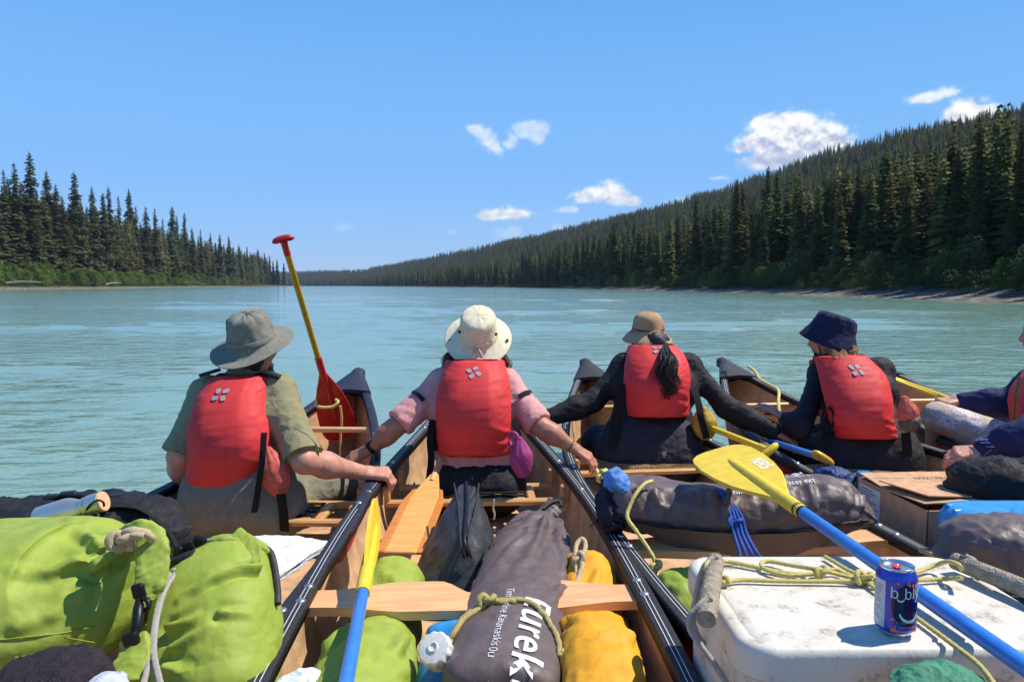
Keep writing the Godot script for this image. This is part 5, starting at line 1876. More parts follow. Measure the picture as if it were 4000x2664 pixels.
func knot_shape(at: Vector3, r: float, turn := 0.0, size := 2.3) -> Shape:
	var pts := []
	for i in 12:
		var a := TAU * i / 12.0
		var q := Vector3(sin(a) + 2.0 * sin(2 * a), cos(a) - 2.0 * cos(2 * a), -sin(3 * a) * 1.2) * r * size * 0.42
		pts.append(at + q.rotated(Vector3.UP, turn).rotated(Vector3.RIGHT, turn * 1.7))
	return rope_shape(pts, r, null, true)

# from grip to blade tip; flat: the direction the blade faces
func paddle(label: String, grip: Vector3, tip: Vector3, flat: Vector3, shaft_m: Material, blade_m: Material, grip_m: Material, bl := 0.5, bw := 0.2, wide_tip := true, spine := true) -> Node3D:
	var o := thing("paddle", label, "paddle", tip)
	var ax := (tip - grip).normalized()
	var n := (flat - ax * flat.dot(ax)).normalized()
	var sd := ax.cross(n)
	var neck := tip - ax * bl
	var s := Shape.new()
	s.tube(PackedVector3Array([grip + ax * 0.03, neck + ax * 0.03]), 0.0148, 16)
	part("shaft", s, shaft_m, o)
	var out := PackedVector2Array()
	var half := []
	if wide_tip: half = [[0.0, 0.0165], [0.05, 0.019], [0.09, 0.034], [0.14, 0.056], [0.20, 0.077], [0.28, 0.093], [0.36, 0.100], [0.43, 0.097], [0.468, 0.086], [0.488, 0.066], [0.498, 0.035]]
	else: half = [[0.0, 0.016], [0.06, 0.026], [0.14, 0.055], [0.22, 0.074], [0.32, 0.084], [0.42, 0.086], [0.47, 0.082], [0.492, 0.07], [0.499, 0.04]]
	for q in half: out.append(Vector2(q[1] * bw / 0.2, q[0] * bl / 0.5))
	half.reverse()
	for q in half: out.append(Vector2(-q[1] * bw / 0.2, q[0] * bl / 0.5))
	s = Shape.new()
	s.prism(out, Transform3D(Basis(sd, ax, sd.cross(ax)), neck), 0.011, 0.0035)
	var b := part("blade", s, blade_m, o)
	if spine:
		s = Shape.new()
		var pts := PackedVector3Array()
		var rad := []
		for i in 13:
			pts.append(neck + ax * bl * (i / 12.0) * 0.88 - ax * 0.05)
			rad.append([0.0175, 0.019, 0.019, 0.019, 0.0185, 0.018, 0.0175, 0.017, 0.0165, 0.016, 0.015, 0.012, 0.004][i])
		s.tube(pts, rad, 16)
		part("spine", s, blade_m, b)
	var g := Shape.new()
	g.tube(PackedVector3Array([grip + ax * 0.085, grip + ax * 0.03, grip + ax * 0.012]), [0.0165, 0.0155, 0.019], 14)
	var bar := PackedVector3Array()
	var rads := []
	for i in 11:
		var t := i / 10.0 * 2.0 - 1.0
		bar.append(grip + sd * t * 0.052 + ax * 0.010 * t * t)
		rads.append(0.0165 * pow(maxf(1.0 - pow(absf(t), 4.0), 0.02), 0.5))
	g.tube(bar, rads, 14)
	part("grip", g, grip_m, o)
	return o

func soft(called: String, label: String, cat: String, s: Shape, m: Material, main := "body") -> Node3D:
	var mid := Vector3()
	for a in s.v: mid += a / s.v.size()
	var o := thing(called, label, cat, Vector3(mid.x, 0.075, mid.z))
	part(main, s, m, o)
	return o

func rope(label: String, list: Array, m: Material) -> Node3D:
	# list of shapes: the lengths and knots of one rope
	var o := thing("rope", label, "rope", list[0].v[0])
	var all := 0
	for q in list:
		part("rope_length" if all == 0 else ("knot" if all == list.size() - 1 and list.size() > 1 else "rope_length"), q, m, o)
		all += 1
	return o

func cargo() -> void:
	surf("dry_green", rgb(150, 168, 66), 0.6, 1.6, 0.92, 0.5)
	surf("dry_yellow", rgb(226, 162, 36), 0.6, 1.6, 0.92, 0.5)
	surf("tent_brown", rgb(102, 88, 86), 0.52, 2.2, 0.88, 0.35, "cloth", 0.5)
	surf("tent_trim", rgb(58, 56, 60), 0.6, 6.0, 0.8, 0.2)
	surf("pack_black", rgb(30, 30, 34), 0.7, 3.0, 0.8, 0.7)
	surf("zip_black", rgb(54, 57, 61), 0.5, 2.4, 0.85, 0.4, "cloth", 0.5)
	surf("fleece", rgb(62, 54, 62), 0.98, 9.0, 0.8, 0.7, "grain")
	surf("sack_white", rgb(226, 228, 232), 0.6, 3.0, 0.9, 0.7)
	surf("cloth_grey", rgb(190, 196, 202), 0.8, 4.0, 0.9, 0.6)
	surf("plastic_bag", rgb(222, 230, 228), 0.35, 4.0, 0.92, 0.7)
	surf("rope_yellow", rgb(246, 226, 136), 0.75, 30.0, 0.9, 0.2, "grain")
	surf("rope_olive", rgb(214, 194, 124), 0.8, 30.0, 0.86, 0.2, "grain")
	surf("rope_tan", rgb(226, 206, 162), 0.85, 30.0, 0.86, 0.2, "grain")
	surf("rope_blue", rgb(62, 108, 214), 0.6, 60.0, 0.6, 0.1, "grain")
	surf("rope_white", rgb(226, 221, 208), 0.8, 60.0, 0.75, 0.2, "grain")
	surf("shaft_yellow", rgb(196, 148, 22), 0.4, 5.0, 0.85, 0.05, "grain", 0.5)
	surf("shaft_blue", rgb(54, 128, 214), 0.3, 5.0, 0.9, 0.03, "grain", 0.6)
	surf("blade_yellow", rgb(236, 204, 50), 0.45, 3.0, 0.93, 0.05, "grain", 0.5)
	surf("blade_red", rgb(196, 34, 30), 0.4, 3.0, 0.85, 0.05, "grain", 0.5)
	surf("grip_amber", rgb(226, 166, 40), 0.35, 4.0, 0.9, 0.03, "grain", 0.5)
	surf("jug_blue", rgb(60, 152, 226), 0.35, 3.0, 0.88, 0.05, "grain", 0.5)
	surf("cap_white", rgb(222, 222, 216), 0.45, 5.0, 0.88, 0.05, "grain", 0.5)
	surf("sack_blue", rgb(44, 70, 126), 0.6, 4.0, 0.8, 0.7)
	surf("cloth_sky", rgb(96, 146, 214), 0.7, 4.0, 0.85, 0.6)
	surf("cloth_dark", rgb(30, 36, 52), 0.7, 4.0, 0.8, 0.6)
	surf("tag_green", rgb(34, 136, 58), 0.6, 6.0, 0.8, 0.2)
	surf("cloth_green", rgb(74, 140, 110), 0.75, 4.0, 0.85, 0.6)
	surf("cardboard", rgb(206, 166, 130), 0.9, 2.5, 0.9, 0.12, "grain", 0.2)
	surf("dowel", rgb(172, 158, 138), 0.8, 4.0, 0.75, 0.5, "grain")
	mk("print_grey", rgb(206, 206, 210), 0.5)
	mk("print_dark", rgb(74, 62, 56), 0.8)
	mk("paper", rgb(226, 222, 214), 0.8)
	mk("paper_ink", rgb(120, 118, 118), 0.8)
	mk("print_white", rgb(240, 238, 228), 0.5)
	mk("print_blue", rgb(40, 96, 200), 0.6)
	var m := mk("steel", rgb(205, 200, 192), 0.24, 0.6)
	m.metallic = 0.8
	wood("blade_light", rgb(226, 176, 100), rgb(212, 156, 80), 0.35, 3.0)
	wood("blade_edge", rgb(214, 140, 62), rgb(196, 118, 48), 0.35, 3.0)
	cargo_left()
	cargo_middle()
	cargo_cooler()
	cargo_right()
	paddles()

func cargo_left() -> void:
	var s := bag_shape([Vector3(-1.414, 0.392, -1.620), Vector3(-1.256, 0.392, -1.620), Vector3(-1.068, 0.395, -1.600), Vector3(-0.934, 0.433, -1.580), Vector3(-0.866, 0.499, -1.560), Vector3(-0.839, 0.531, -1.550)], [0.25, 0.262, 0.262, 0.20, 0.085, 0.035], [0.150, 0.155, 0.168, 0.150, 0.072, 0.035], Vector3.UP, 2.2, 0.0032, 3.5, [0.0, 0.12], 150, 1.0, 26)
	for e in [[Vector3(-0.847, 0.546, -1.460), Vector3(-1.004, 0.537, -1.440), 0.022, 0.012], [Vector3(-0.833, 0.536, -1.430), Vector3(-0.897, 0.471, -1.380), 0.016, 0.012], [Vector3(-0.900, 0.552, -1.540), Vector3(-1.028, 0.552, -1.660), 0.012, 0.012], [Vector3(-0.955, 0.450, -1.360), Vector3(-0.885, 0.470, -1.360), 0.008, 0.014]]: crease(s, e[0], e[1], e[2], e[3])
	var o := soft("dry_bag", "large lime green dry bag with a rope-tied neck, at the lower left", "dry bag", s, M.dry_green)
	# seam lines
	for e in [[Vector3(-1.008, 0.424, -1.350), Vector3(-0.911, 0.437, -1.360), Vector3(-0.864, 0.444, -1.380)], [Vector3(-0.972, 0.420, -1.300), Vector3(-0.879, 0.435, -1.310), Vector3(-0.834, 0.441, -1.330)]]:
		var q := Shape.new()
		var sl := Shape.new()
		sl.v = smooth_line(e, 8)
		lay_flat(sl, s, Vector3(0, 0.5, 0.86), 0.0006)
		q.tube(sl.v, 0.0015, 5)
		part("seam", q, M.dry_green, o)
	# the folded neck that hangs down with its buckle
	var nk := bag_shape([Vector3(-0.846, 0.540, -1.550), Vector3(-0.800, 0.570, -1.530), Vector3(-0.758, 0.550, -1.500), Vector3(-0.740, 0.505, -1.460), Vector3(-0.748, 0.468, -1.440)], [0.028, 0.033, 0.036, 0.034, 0.025], [0.020, 0.018, 0.016, 0.013, 0.010], Vector3(0.2, 0.3, 1), 2.4, 0.003, 16.0, [0.1, 0.1], 40)
	part("rolled_neck", nk, M.dry_green, o)
	s = bag_shape([Vector3(-0.729, 0.419, -1.360), Vector3(-0.715, 0.399, -1.330), Vector3(-0.710, 0.371, -1.300)], [0.03, 0.034, 0.040], [0.012, 0.014, 0.016], Vector3(0.1, 0.3, 1), 2.6, 0.003, 16.0, [0.05, 0.0], 36)
	part("neck_strip", s, M.dry_green, o)
	s = Shape.new()
	s.box(Vector3(-0.740, 0.496, -1.405), Vector3(0.026, 0.03, 0.012), 0.004, Basis(Vector3.BACK, 0.2))
	s.tube(smooth_line([Vector3(-0.733, 0.484, -1.400), Vector3(-0.717, 0.485, -1.390), Vector3(-0.711, 0.474, -1.385), Vector3(-0.721, 0.466, -1.385), Vector3(-0.735, 0.471, -1.390), Vector3(-0.738, 0.480, -1.395)], 6, true), 0.005, 8)
	s.tube(smooth_line([Vector3(-0.735, 0.477, -1.395), Vector3(-0.727, 0.463, -1.375), Vector3(-0.723, 0.445, -1.360), Vector3(-0.723, 0.429, -1.350)], 5), [0.008, 0.009, 0.010, 0.0105, 0.0105, 0.0105, 0.0105, 0.0105, 0.0105, 0.0105, 0.010, 0.010, 0.009, 0.008, 0.007, 0.006], 10)
	s.box(Vector3(-0.726, 0.427, -1.345), Vector3(0.032, 0.028, 0.014), 0.004, Basis(Vector3.BACK, 0.3))
	part("clip", s, M.black_plastic, o)
	rope("knotted tan rope tied round the neck of the large green dry bag", [rope_shape([Vector3(-0.833, 0.550, -1.500), Vector3(-0.812, 0.582, -1.480), Vector3(-0.785, 0.596, -1.470), Vector3(-0.764, 0.590, -1.480), Vector3(-0.753, 0.573, -1.490), Vector3(-0.763, 0.554, -1.510)], 0.0085), rope_shape([Vector3(-0.829, 0.544, -1.500), Vector3(-0.807, 0.575, -1.475), Vector3(-0.780, 0.589, -1.465), Vector3(-0.759, 0.585, -1.470)], 0.0085), knot_shape(Vector3(-0.805, 0.574, -1.475), 0.0088, 0.4)], M.rope_tan)
	# second green bag, rolled top with a black buckle
	s = bag_shape([Vector3(-0.634, 0.236, -1.500), Vector3(-0.657, 0.284, -1.560), Vector3(-0.683, 0.347, -1.640), Vector3(-0.693, 0.403, -1.720), Vector3(-0.702, 0.431, -1.770), Vector3(-0.703, 0.447, -1.790)], [0.128, 0.138, 0.142, 0.118, 0.094, 0.068], [0.12, 0.135, 0.13, 0.105, 0.06, 0.022], Vector3(0, 0.25, 1), 2.5, 0.0028, 4.0, [0.0, 0.05], 170, 1.0, 30)
	for e in [[Vector3(-0.580, 0.457, -1.630), Vector3(-0.723, 0.444, -1.520), 0.020, 0.009], [Vector3(-0.723, 0.397, -1.470), Vector3(-0.674, 0.420, -1.480), 0.020, 0.010], [Vector3(-0.613, 0.424, -1.490), Vector3(-0.549, 0.405, -1.520), 0.010, 0.009], [Vector3(-0.710, 0.363, -1.440), Vector3(-0.622, 0.419, -1.470), 0.012, 0.010], [Vector3(-0.712, 0.336, -1.420), Vector3(-0.632, 0.315, -1.400), 0.014, 0.011]]: crease(s, e[0], e[1], e[2], e[3])
	o = soft("dry_bag", "smaller lime green dry bag with a black buckled roll top, beside the middle canoe's gunwale", "dry bag", s, M.dry_green)
	nk = bag_shape([Vector3(-0.745, 0.469, -1.730), Vector3(-0.709, 0.481, -1.720), Vector3(-0.656, 0.485, -1.710), Vector3(-0.617, 0.474, -1.720), Vector3(-0.596, 0.453, -1.730)], [0.020, 0.022, 0.023, 0.023, 0.018], [0.016, 0.019, 0.020, 0.018, 0.014], Vector3.UP, 3.0, 0.0025, 16.0, [0.0, 0.0], 36)
	part("roll_top", nk, M.dry_green, o)
	s = bag_shape([Vector3(-0.683, 0.486, -1.700), Vector3(-0.622, 0.471, -1.665), Vector3(-0.581, 0.455, -1.640)], [0.05, 0.042, 0.006], [0.010, 0.009, 0.003], Vector3(0, 1, 0.9), 2.4, 0.003, 14.0, [0.0, 0.0], 36)
	part("folded_corner", s, M.dry_green, o)
	s = Shape.new()
	s.tube(smooth_line([Vector3(-0.606, 0.462, -1.740), Vector3(-0.582, 0.453, -1.720), Vector3(-0.563, 0.424, -1.690), Vector3(-0.546, 0.397, -1.650), Vector3(-0.536, 0.374, -1.620)], 8), 0.0085, 8)
	part("zip_edge", s, M.tent_trim, o)
	s = Shape.new()
	s.box(Vector3(-0.747, 0.488, -1.700), Vector3(0.032, 0.036, 0.016), 0.005, Basis(Vector3.BACK, -0.25))
	s.box(Vector3(-0.771, 0.479, -1.690), Vector3(0.040, 0.030, 0.012), 0.004, Basis(Vector3.BACK, 0.35))
	s.box(Vector3(-0.790, 0.468, -1.680), Vector3(0.024, 0.040, 0.014), 0.004, Basis(Vector3.BACK, -0.1))
	part("buckle", s, M.black_plastic, o)
	var pad := bag_shape([Vector3(-0.797, 0.437, -1.680), Vector3(-0.767, 0.461, -1.660), Vector3(-0.742, 0.476, -1.660)], [0.022, 0.028, 0.020], [0.014, 0.018, 0.012], Vector3.UP, 2.4, 0.002, 20.0, [0, 0], 30)
	part("webbing_tail", pad, M.pack_black, o)
	strap([Vector3(-0.733, 0.484, -1.680), Vector3(-0.726, 0.467, -1.660), Vector3(-0.722, 0.443, -1.640)], 0.012, M.webbing, o, Vector3.RIGHT)
	rope("white rope with blue flecks hanging between the two green dry bags", [rope_shape([Vector3(-0.779, 0.446, -1.620), Vector3(-0.764, 0.441, -1.560), Vector3(-0.745, 0.427, -1.490), Vector3(-0.715, 0.415, -1.410), Vector3(-0.688, 0.399, -1.340), Vector3(-0.668, 0.378, -1.270)], 0.0062), rope_shape([Vector3(-0.764, 0.449, -1.620), Vector3(-0.757, 0.440, -1.550), Vector3(-0.739, 0.426, -1.480), Vector3(-0.711, 0.413, -1.405), Vector3(-0.679, 0.402, -1.335), Vector3(-0.631, 0.384, -1.260)], 0.0062), rope_shape([Vector3(-0.779, 0.446, -1.620), Vector3(-0.770, 0.453, -1.620), Vector3(-0.761, 0.448, -1.615), Vector3(-0.757, 0.439, -1.600), Vector3(-0.757, 0.432, -1.590), Vector3(-0.765, 0.441, -1.600)], 0.006)], M.rope_white)
	# black pack and the bottle on it
	s = bag_shape([Vector3(-1.824, 0.322, -2.100), Vector3(-1.581, 0.364, -2.100), Vector3(-1.414, 0.388, -2.100), Vector3(-1.229, 0.402, -2.080), Vector3(-1.064, 0.407, -2.020), Vector3(-0.951, 0.392, -1.950)], [0.15, 0.17, 0.17, 0.17, 0.15, 0.085], [0.11, 0.10, 0.095, 0.098, 0.095, 0.07], Vector3.UP, 2.3, 0.010, 8.0, [0.0, 0.04], 80)
	o = soft("backpack", "black backpack lying under the steel bottle behind the green bags", "backpack", s, M.pack_black)
	for e in [[Vector3(-1.183, 0.461, -1.980), Vector3(-1.112, 0.489, -1.970), Vector3(-1.018, 0.492, -1.950), Vector3(-0.925, 0.459, -1.900), Vector3(-0.874, 0.418, -1.860)], [Vector3(-1.041, 0.452, -1.900), Vector3(-0.978, 0.469, -1.870), Vector3(-0.919, 0.449, -1.830), Vector3(-0.879, 0.413, -1.800)], [Vector3(-1.312, 0.474, -2.100), Vector3(-1.262, 0.486, -2.080), Vector3(-1.162, 0.484, -2.060), Vector3(-1.049, 0.482, -2.040)]]:
		strap(e, 0.032, M.webbing, o, Vector3(0.2, 0.3, 1))
	for e in [[Vector3(-1.290, 0.497, -2.080), 0.030], [Vector3(-1.351, 0.482, -2.100), 0.026], [Vector3(-1.138, 0.495, -2.060), 0.03]]:
		s = Shape.new()
		s.box(e[0], Vector3(e[1] * 1.5, 0.014, 0.03), 0.005, Basis(Vector3.UP, 0.4))
		part("strap_buckle", s, M.black_plastic, o)
	s = Shape.new()
	s.tube(smooth_line([Vector3(-1.352, 0.478, -2.080), Vector3(-1.285, 0.494, -2.070), Vector3(-1.221, 0.494, -2.060)], 6), 0.007, 8)
	part("grab_loop", s, M.webbing, o)
	var a := Vector3(-1.278, 0.466, -1.930)
	var b := Vector3(-1.099, 0.521, -1.930)
	var ax := (b - a).normalized()
	var ln := a.distance_to(b)
	var tf := Transform3D(Basis(Quaternion(Vector3.UP, ax)), a)
	o = thing("bottle", "polished steel water bottle with a wooden cap lying on the black backpack", "bottle", a)
	s = Shape.new()
	s.lathe([Vector2(0, 0), Vector2(0.034, 0.001), Vector2(0.038, 0.006), Vector2(0.0385, ln * 0.44), Vector2(0.036, ln * 0.51), Vector2(0.027, ln * 0.61), Vector2(0.0235, ln * 0.66), Vector2(0.023, ln * 0.70), Vector2(0.026, ln * 0.705), Vector2(0.026, ln * 0.73), Vector2(0.0235, ln * 0.735), Vector2(0.0235, ln * 0.77)], tf, 40)
	part("flask", s, M.steel, o)
	s = Shape.new()
	s.lathe([Vector2(0.020, ln * 0.765), Vector2(0.027, ln * 0.77), Vector2(0.028, ln * 0.78), Vector2(0.028, ln * 0.965)], tf, 36)
	part("cap_band", s, M.steel, o)
	s = Shape.new()
	s.lathe([Vector2(0.0265, ln * 0.9), Vector2(0.027, ln * 0.995), Vector2(0.025, ln), Vector2(0, ln)], tf, 32)
	part("cap", s, wood("cap_wood", rgb(226, 184, 140), rgb(212, 166, 120), 0.6, 8.0), o)
	s = Shape.new()
	s.tube(smooth_line([tf * Vector3(0.03, ln * 0.86, 0), tf * Vector3(0.045, ln * 0.80, 0.01), tf * Vector3(0.046, ln * 0.74, 0.005), tf * Vector3(0.028, ln * 0.71, 0)], 6), 0.0035, 8)
	part("bail", s, M.steel, o)
	s = Shape.new()
	s.tube(smooth_line([Vector3(-1.131, 0.506, -1.900), Vector3(-1.111, 0.525, -1.885), Vector3(-1.087, 0.538, -1.880), Vector3(-1.077, 0.531, -1.885), Vector3(-1.078, 0.519, -1.890)], 6), 0.003, 6)
	part("cord_loop", s, M.black_plastic, o)
	# woven sack behind the bags
	s = bag_shape([Vector3(-1.10, 0.285, -2.10), Vector3(-0.95, 0.288, -2.06), Vector3(-0.80, 0.286, -2.03), Vector3(-0.665, 0.280, -1.99)], [0.18, 0.26, 0.30, 0.31], [0.012, 0.020, 0.020, 0.016], Vector3.UP, 2.6, 0.004, 9.0, [0, 0], 72)
	o = soft("sack", "white woven sack with a blue print, lying behind the man on the canoe floor", "sack", s, M.sack_white)
	var pr := Shape.new()
	var rows_ := []
	for j in 5:
		var row := PackedVector3Array()
		for i in 7: row.append(Vector3(-0.985 + 0.026 * i, 0.32, -2.29 + 0.045 * j))
		var sheet := Shape.new()
		sheet.v = row
		lay_flat(sheet, s, Vector3.UP, 0.003)
		rows_.append(sheet.v)
	pr.rows(rows_, false, false)
	part("print", pr, M.print_blue, o)
	# dark fleece and pale cloth in the corner
	s = bag_shape([Vector3(-0.865, 0.430, -1.140), Vector3(-0.813, 0.442, -1.150), Vector3(-0.765, 0.444, -1.160), Vector3(-0.712, 0.442, -1.150), Vector3(-0.670, 0.422, -1.140)], [0.06, 0.075, 0.08, 0.075, 0.04], [0.03, 0.042, 0.052, 0.046, 0.02], Vector3.UP, 2.2, 0.006, 12.0, [0, 0], 60)
	soft("fleece", "dark grey fleece bundle in the lower left corner of the photo", "clothing", s, M.fleece)
	s = bag_shape([Vector3(-0.686, 0.462, -1.080), Vector3(-0.650, 0.471, -1.080), Vector3(-0.618, 0.471, -1.080), Vector3(-0.591, 0.462, -1.080)], [0.03, 0.05, 0.05, 0.03], [0.012, 0.022, 0.022, 0.010], Vector3.UP, 2.2, 0.004, 14.0, [0, 0], 48)
	soft("cloth", "pale grey cloth below the dark fleece at the photo's bottom edge", "cloth", s, M.cloth_grey)

func cargo_middle() -> void:
	# green dry bag on the left side of the middle canoe
	var s := bag_shape([Vector3(-0.365, 0.16, -2.26), Vector3(-0.355, 0.190, -2.12), Vector3(-0.348, 0.158, -1.88), Vector3(-0.340, 0.20, -1.63), Vector3(-0.335, 0.20, -1.42)], [0.07, 0.098, 0.105, 0.118, 0.11], [0.07, 0.095, 0.082, 0.108, 0.10], Vector3.UP, 2.3, 0.006, 5.0, [0.0, 0.03], 90)
	for e in [[Vector3(-0.314, 0.235, -1.980), Vector3(-0.397, 0.229, -2.120), 0.016, 0.014], [Vector3(-0.407, 0.263, -1.600), Vector3(-0.357, 0.262, -1.700), 0.018, 0.014], [Vector3(-0.287, 0.250, -1.580), Vector3(-0.277, 0.242, -1.740), 0.016, 0.013]]: crease(s, e[0], e[1], e[2], e[3])
	soft("dry_bag", "lime green dry bag under the wooden yoke of the middle canoe", "dry bag", s, M.dry_green)
	s = bag_shape([Vector3(0.215, 0.17, -2.30), Vector3(0.225, 0.195, -2.16), Vector3(0.215, 0.162, -1.90), Vector3(0.205, 0.20, -1.64), Vector3(0.19, 0.20, -1.44)], [0.06, 0.090, 0.095, 0.105, 0.10], [0.07, 0.092, 0.082, 0.110, 0.10], Vector3.UP, 2.4, 0.006, 5.0, [0.0, 0.03], 90)
	for e in [[Vector3(0.152, 0.244, -1.750), Vector3(0.241, 0.250, -1.660), 0.018, 0.014], [Vector3(0.247, 0.253, -1.620), Vector3(0.149, 0.238, -1.580), 0.020, 0.014], [Vector3(0.247, 0.245, -2.080), Vector3(0.211, 0.233, -1.950), 0.012, 0.012]]: crease(s, e[0], e[1], e[2], e[3])
	soft("dry_bag", "golden yellow dry bag under the right half of the wooden yoke", "dry bag", s, M.dry_yellow)
	rope("twisted yellow rope coiled on the golden dry bag", [rope_shape([Vector3(0.109, 0.256, -1.620), Vector3(0.123, 0.256, -1.580), Vector3(0.134, 0.254, -1.530), Vector3(0.139, 0.248, -1.460)], 0.008), rope_shape([Vector3(0.118, 0.262, -1.620), Vector3(0.134, 0.258, -1.565), Vector3(0.153, 0.256, -1.525), Vector3(0.160, 0.248, -1.460)], 0.008), rope_shape([Vector3(0.121, 0.262, -1.590), Vector3(0.144, 0.262, -1.585), Vector3(0.160, 0.260, -1.540), Vector3(0.129, 0.253, -1.470)], 0.008), knot_shape(Vector3(0.160, 0.250, -1.520), 0.008, 1.0)], M.rope_yellow)
	# upright black bag with a zip along its ridge
	s = Shape.new()
	var rr := []
	var top := [Vector3(-0.166, 0.383, -2.620), Vector3(-0.150, 0.304, -2.260)]
	for j in 25:
		var t := j / 24.0
		var ring := PackedVector3Array()
		var c0 := Vector3(-0.185, 0.075, -2.33)
		var c1: Vector3 = (top[0] + top[1]) / 2.0
		var c := c0.lerp(c1, t)
		var hl := lerpf(0.165, 0.185, t)
		var ax: Vector3 = Vector3(0, 0, 1).lerp((top[1] - top[0]).normalized(), t)
		for k in 56:
			var a := TAU * k / 56.0
			var x := signf(cos(a)) * pow(absf(cos(a)), 0.62)
			var y := signf(sin(a)) * pow(absf(sin(a)), 0.62)
			# the ridge is a flat zipped strip, broad at its far end and closing towards the viewer
			var hw_ := lerpf(0.165, lerpf(0.046, 0.012, y * 0.5 + 0.5), pow(t, 1.7))
			ring.append(c + Vector3(1, 0, 0) * x * hw_ + ax * y * hl * (1.0 - 0.05 * t))
		rr.append(ring)
	s.rows(rr, true, true)
	s.wrinkle(no1, 0.010, Vector3(5, 5, 5))
	s.wrinkle(no1, 0.005, Vector3(11, 7, 11), true)
	var o := soft("zip_bag", "upright black bag with a zipped ridge beside the wooden paddle blade", "bag", s, M.zip_black)
	var z := Shape.new()
	var zl := smooth_line([top[0] + Vector3(0, 0.004, 0.01), (top[0] + top[1]) / 2.0 + Vector3(0.004, 0.006, 0), top[1] + Vector3(0.0, 0.0, 0.01), top[1] + Vector3(0.012, -0.05, 0.035)], 10)
	z.tube(zl, 0.0055, 8)
	part("zip", z, M.black_plastic, o)
	for e in [-1.0, 1.0]:
		z = Shape.new()
		var zz := PackedVector3Array()
		for q in zl: zz.append(q + Vector3(e * lerpf(0.046, 0.012, clampf((q.z - top[0].z) / 0.36, 0, 1)), -0.006, 0))
		z.tube(zz, 0.0035, 6)
		part("piping", z, M.tent_trim, o)
	z = Shape.new()
	z.tube(smooth_line([top[0] + Vector3(0.008, 0.006, 0), top[0] + Vector3(0.018, 0.018, 0), top[0] + Vector3(0.024, 0.008, 0.004)], 6), 0.0025, 6)
	part("zip_pull", z, M.black_plastic, o)
	# brown tent bag with its printed name
	var axis := [Vector3(0.114, 0.239, -2.660), Vector3(0.089, 0.229, -2.540), Vector3(0.058, 0.214, -2.300), Vector3(0.022, 0.202, -2.020), Vector3(-0.006, 0.206, -1.760), Vector3(-0.025, 0.213, -1.520)]
	s = bag_shape(axis, [0.055, 0.112, 0.142, 0.148, 0.146, 0.14], [0.03, 0.068, 0.098, 0.108, 0.110, 0.10], Vector3(0, 1, 0.3), 2.3, 0.006, 4.5, [0.16, 0.02], 110, 0.7)
	for e in [[Vector3(0.111, 0.263, -2.480), Vector3(0.014, 0.257, -1.930), 0.020, 0.014], [Vector3(0.146, 0.237, -2.400), Vector3(0.103, 0.234, -1.900), 0.016, 0.012], [Vector3(0.063, 0.260, -2.360), Vector3(-0.030, 0.265, -2.050), 0.014, 0.012], [Vector3(0.137, 0.248, -2.000), Vector3(0.051, 0.262, -1.780), 0.012, 0.012], [Vector3(0.082, 0.256, -1.900), Vector3(0.021, 0.279, -1.980), 0.010, 0.010]]: crease(s, e[0], e[1], e[2], e[3])
	o = soft("tent_bag", "brown nylon tent bag lying lengthwise with large silver lettering", "tent bag", s, M.tent_brown)
	var flap := bag_shape([Vector3(0.103, 0.232, -2.660), Vector3(0.139, 0.255, -2.680), Vector3(0.172, 0.276, -2.700)], [0.035, 0.040, 0.048], [0.016, 0.012, 0.006], Vector3(0.3, 1, 0.3), 2.2, 0.004, 14.0, [0.1, 0.1], 36)
	part("gathered_mouth", flap, M.tent_brown, o)
	z = Shape.new()
	z.tube(smooth_line([Vector3(0.114, 0.271, -2.660), Vector3(0.144, 0.285, -2.690), Vector3(0.179, 0.287, -2.710), Vector3(0.185, 0.273, -2.690)], 6), 0.006, 8)
	part("drawcord_hem", z, M.tent_trim, o)
	z = Shape.new()
	z.tube(cling(smooth_line([Vector3(0.036, 0.270, -2.500), Vector3(-0.021, 0.269, -2.360), Vector3(-0.055, 0.252, -2.180), Vector3(-0.085, 0.239, -1.970), Vector3(-0.110, 0.236, -1.780), Vector3(-0.125, 0.237, -1.560)], 10), s, 0.001), 0.004, 7)
	part("piping", z, M.tent_trim, o)
	var ta: Vector3 = (Vector3(-0.021, 0.282, -1.420) - Vector3(0.029, 0.266, -1.800)).normalized()
	var tu := Vector3(1, 0.1, 0)
	tu = (tu - ta * tu.dot(ta)).normalized()
	text_on("lettering", "Eureka!", "Droid Sans", 0.062, 700, true, Vector3(0.020, 0.263, -1.820), ta * 1.45, tu, M.print_grey, o, s)
	text_on("lettering", "Timberline Kananaskis Outfitters", "Droid Sans", 0.0185, 400, false, Vector3(-0.013, 0.271, -1.840), ta * 1.12, tu, M.print_grey, o, s)
	rope("olive yellow rope knotted across the lengthwise tent bag", [rope_shape([Vector3(-0.131, 0.244, -1.660), Vector3(-0.122, 0.253, -1.680), Vector3(-0.088, 0.268, -1.740), Vector3(-0.054, 0.277, -1.770), Vector3(-0.013, 0.279, -1.780), Vector3(0.038, 0.274, -1.770), Vector3(0.075, 0.271, -1.720), Vector3(0.099, 0.263, -1.660), Vector3(0.109, 0.257, -1.600)], 0.0072, s), rope_shape([Vector3(-0.126, 0.249, -1.700), Vector3(-0.089, 0.271, -1.755), Vector3(-0.055, 0.279, -1.780), Vector3(-0.025, 0.275, -1.760), Vector3(0.006, 0.277, -1.770)], 0.0072, s), knot_shape(cling(PackedVector3Array([Vector3(-0.050, 0.279, -1.770)]), s, 0.010)[0], 0.0078, 0.3)], M.rope_olive)
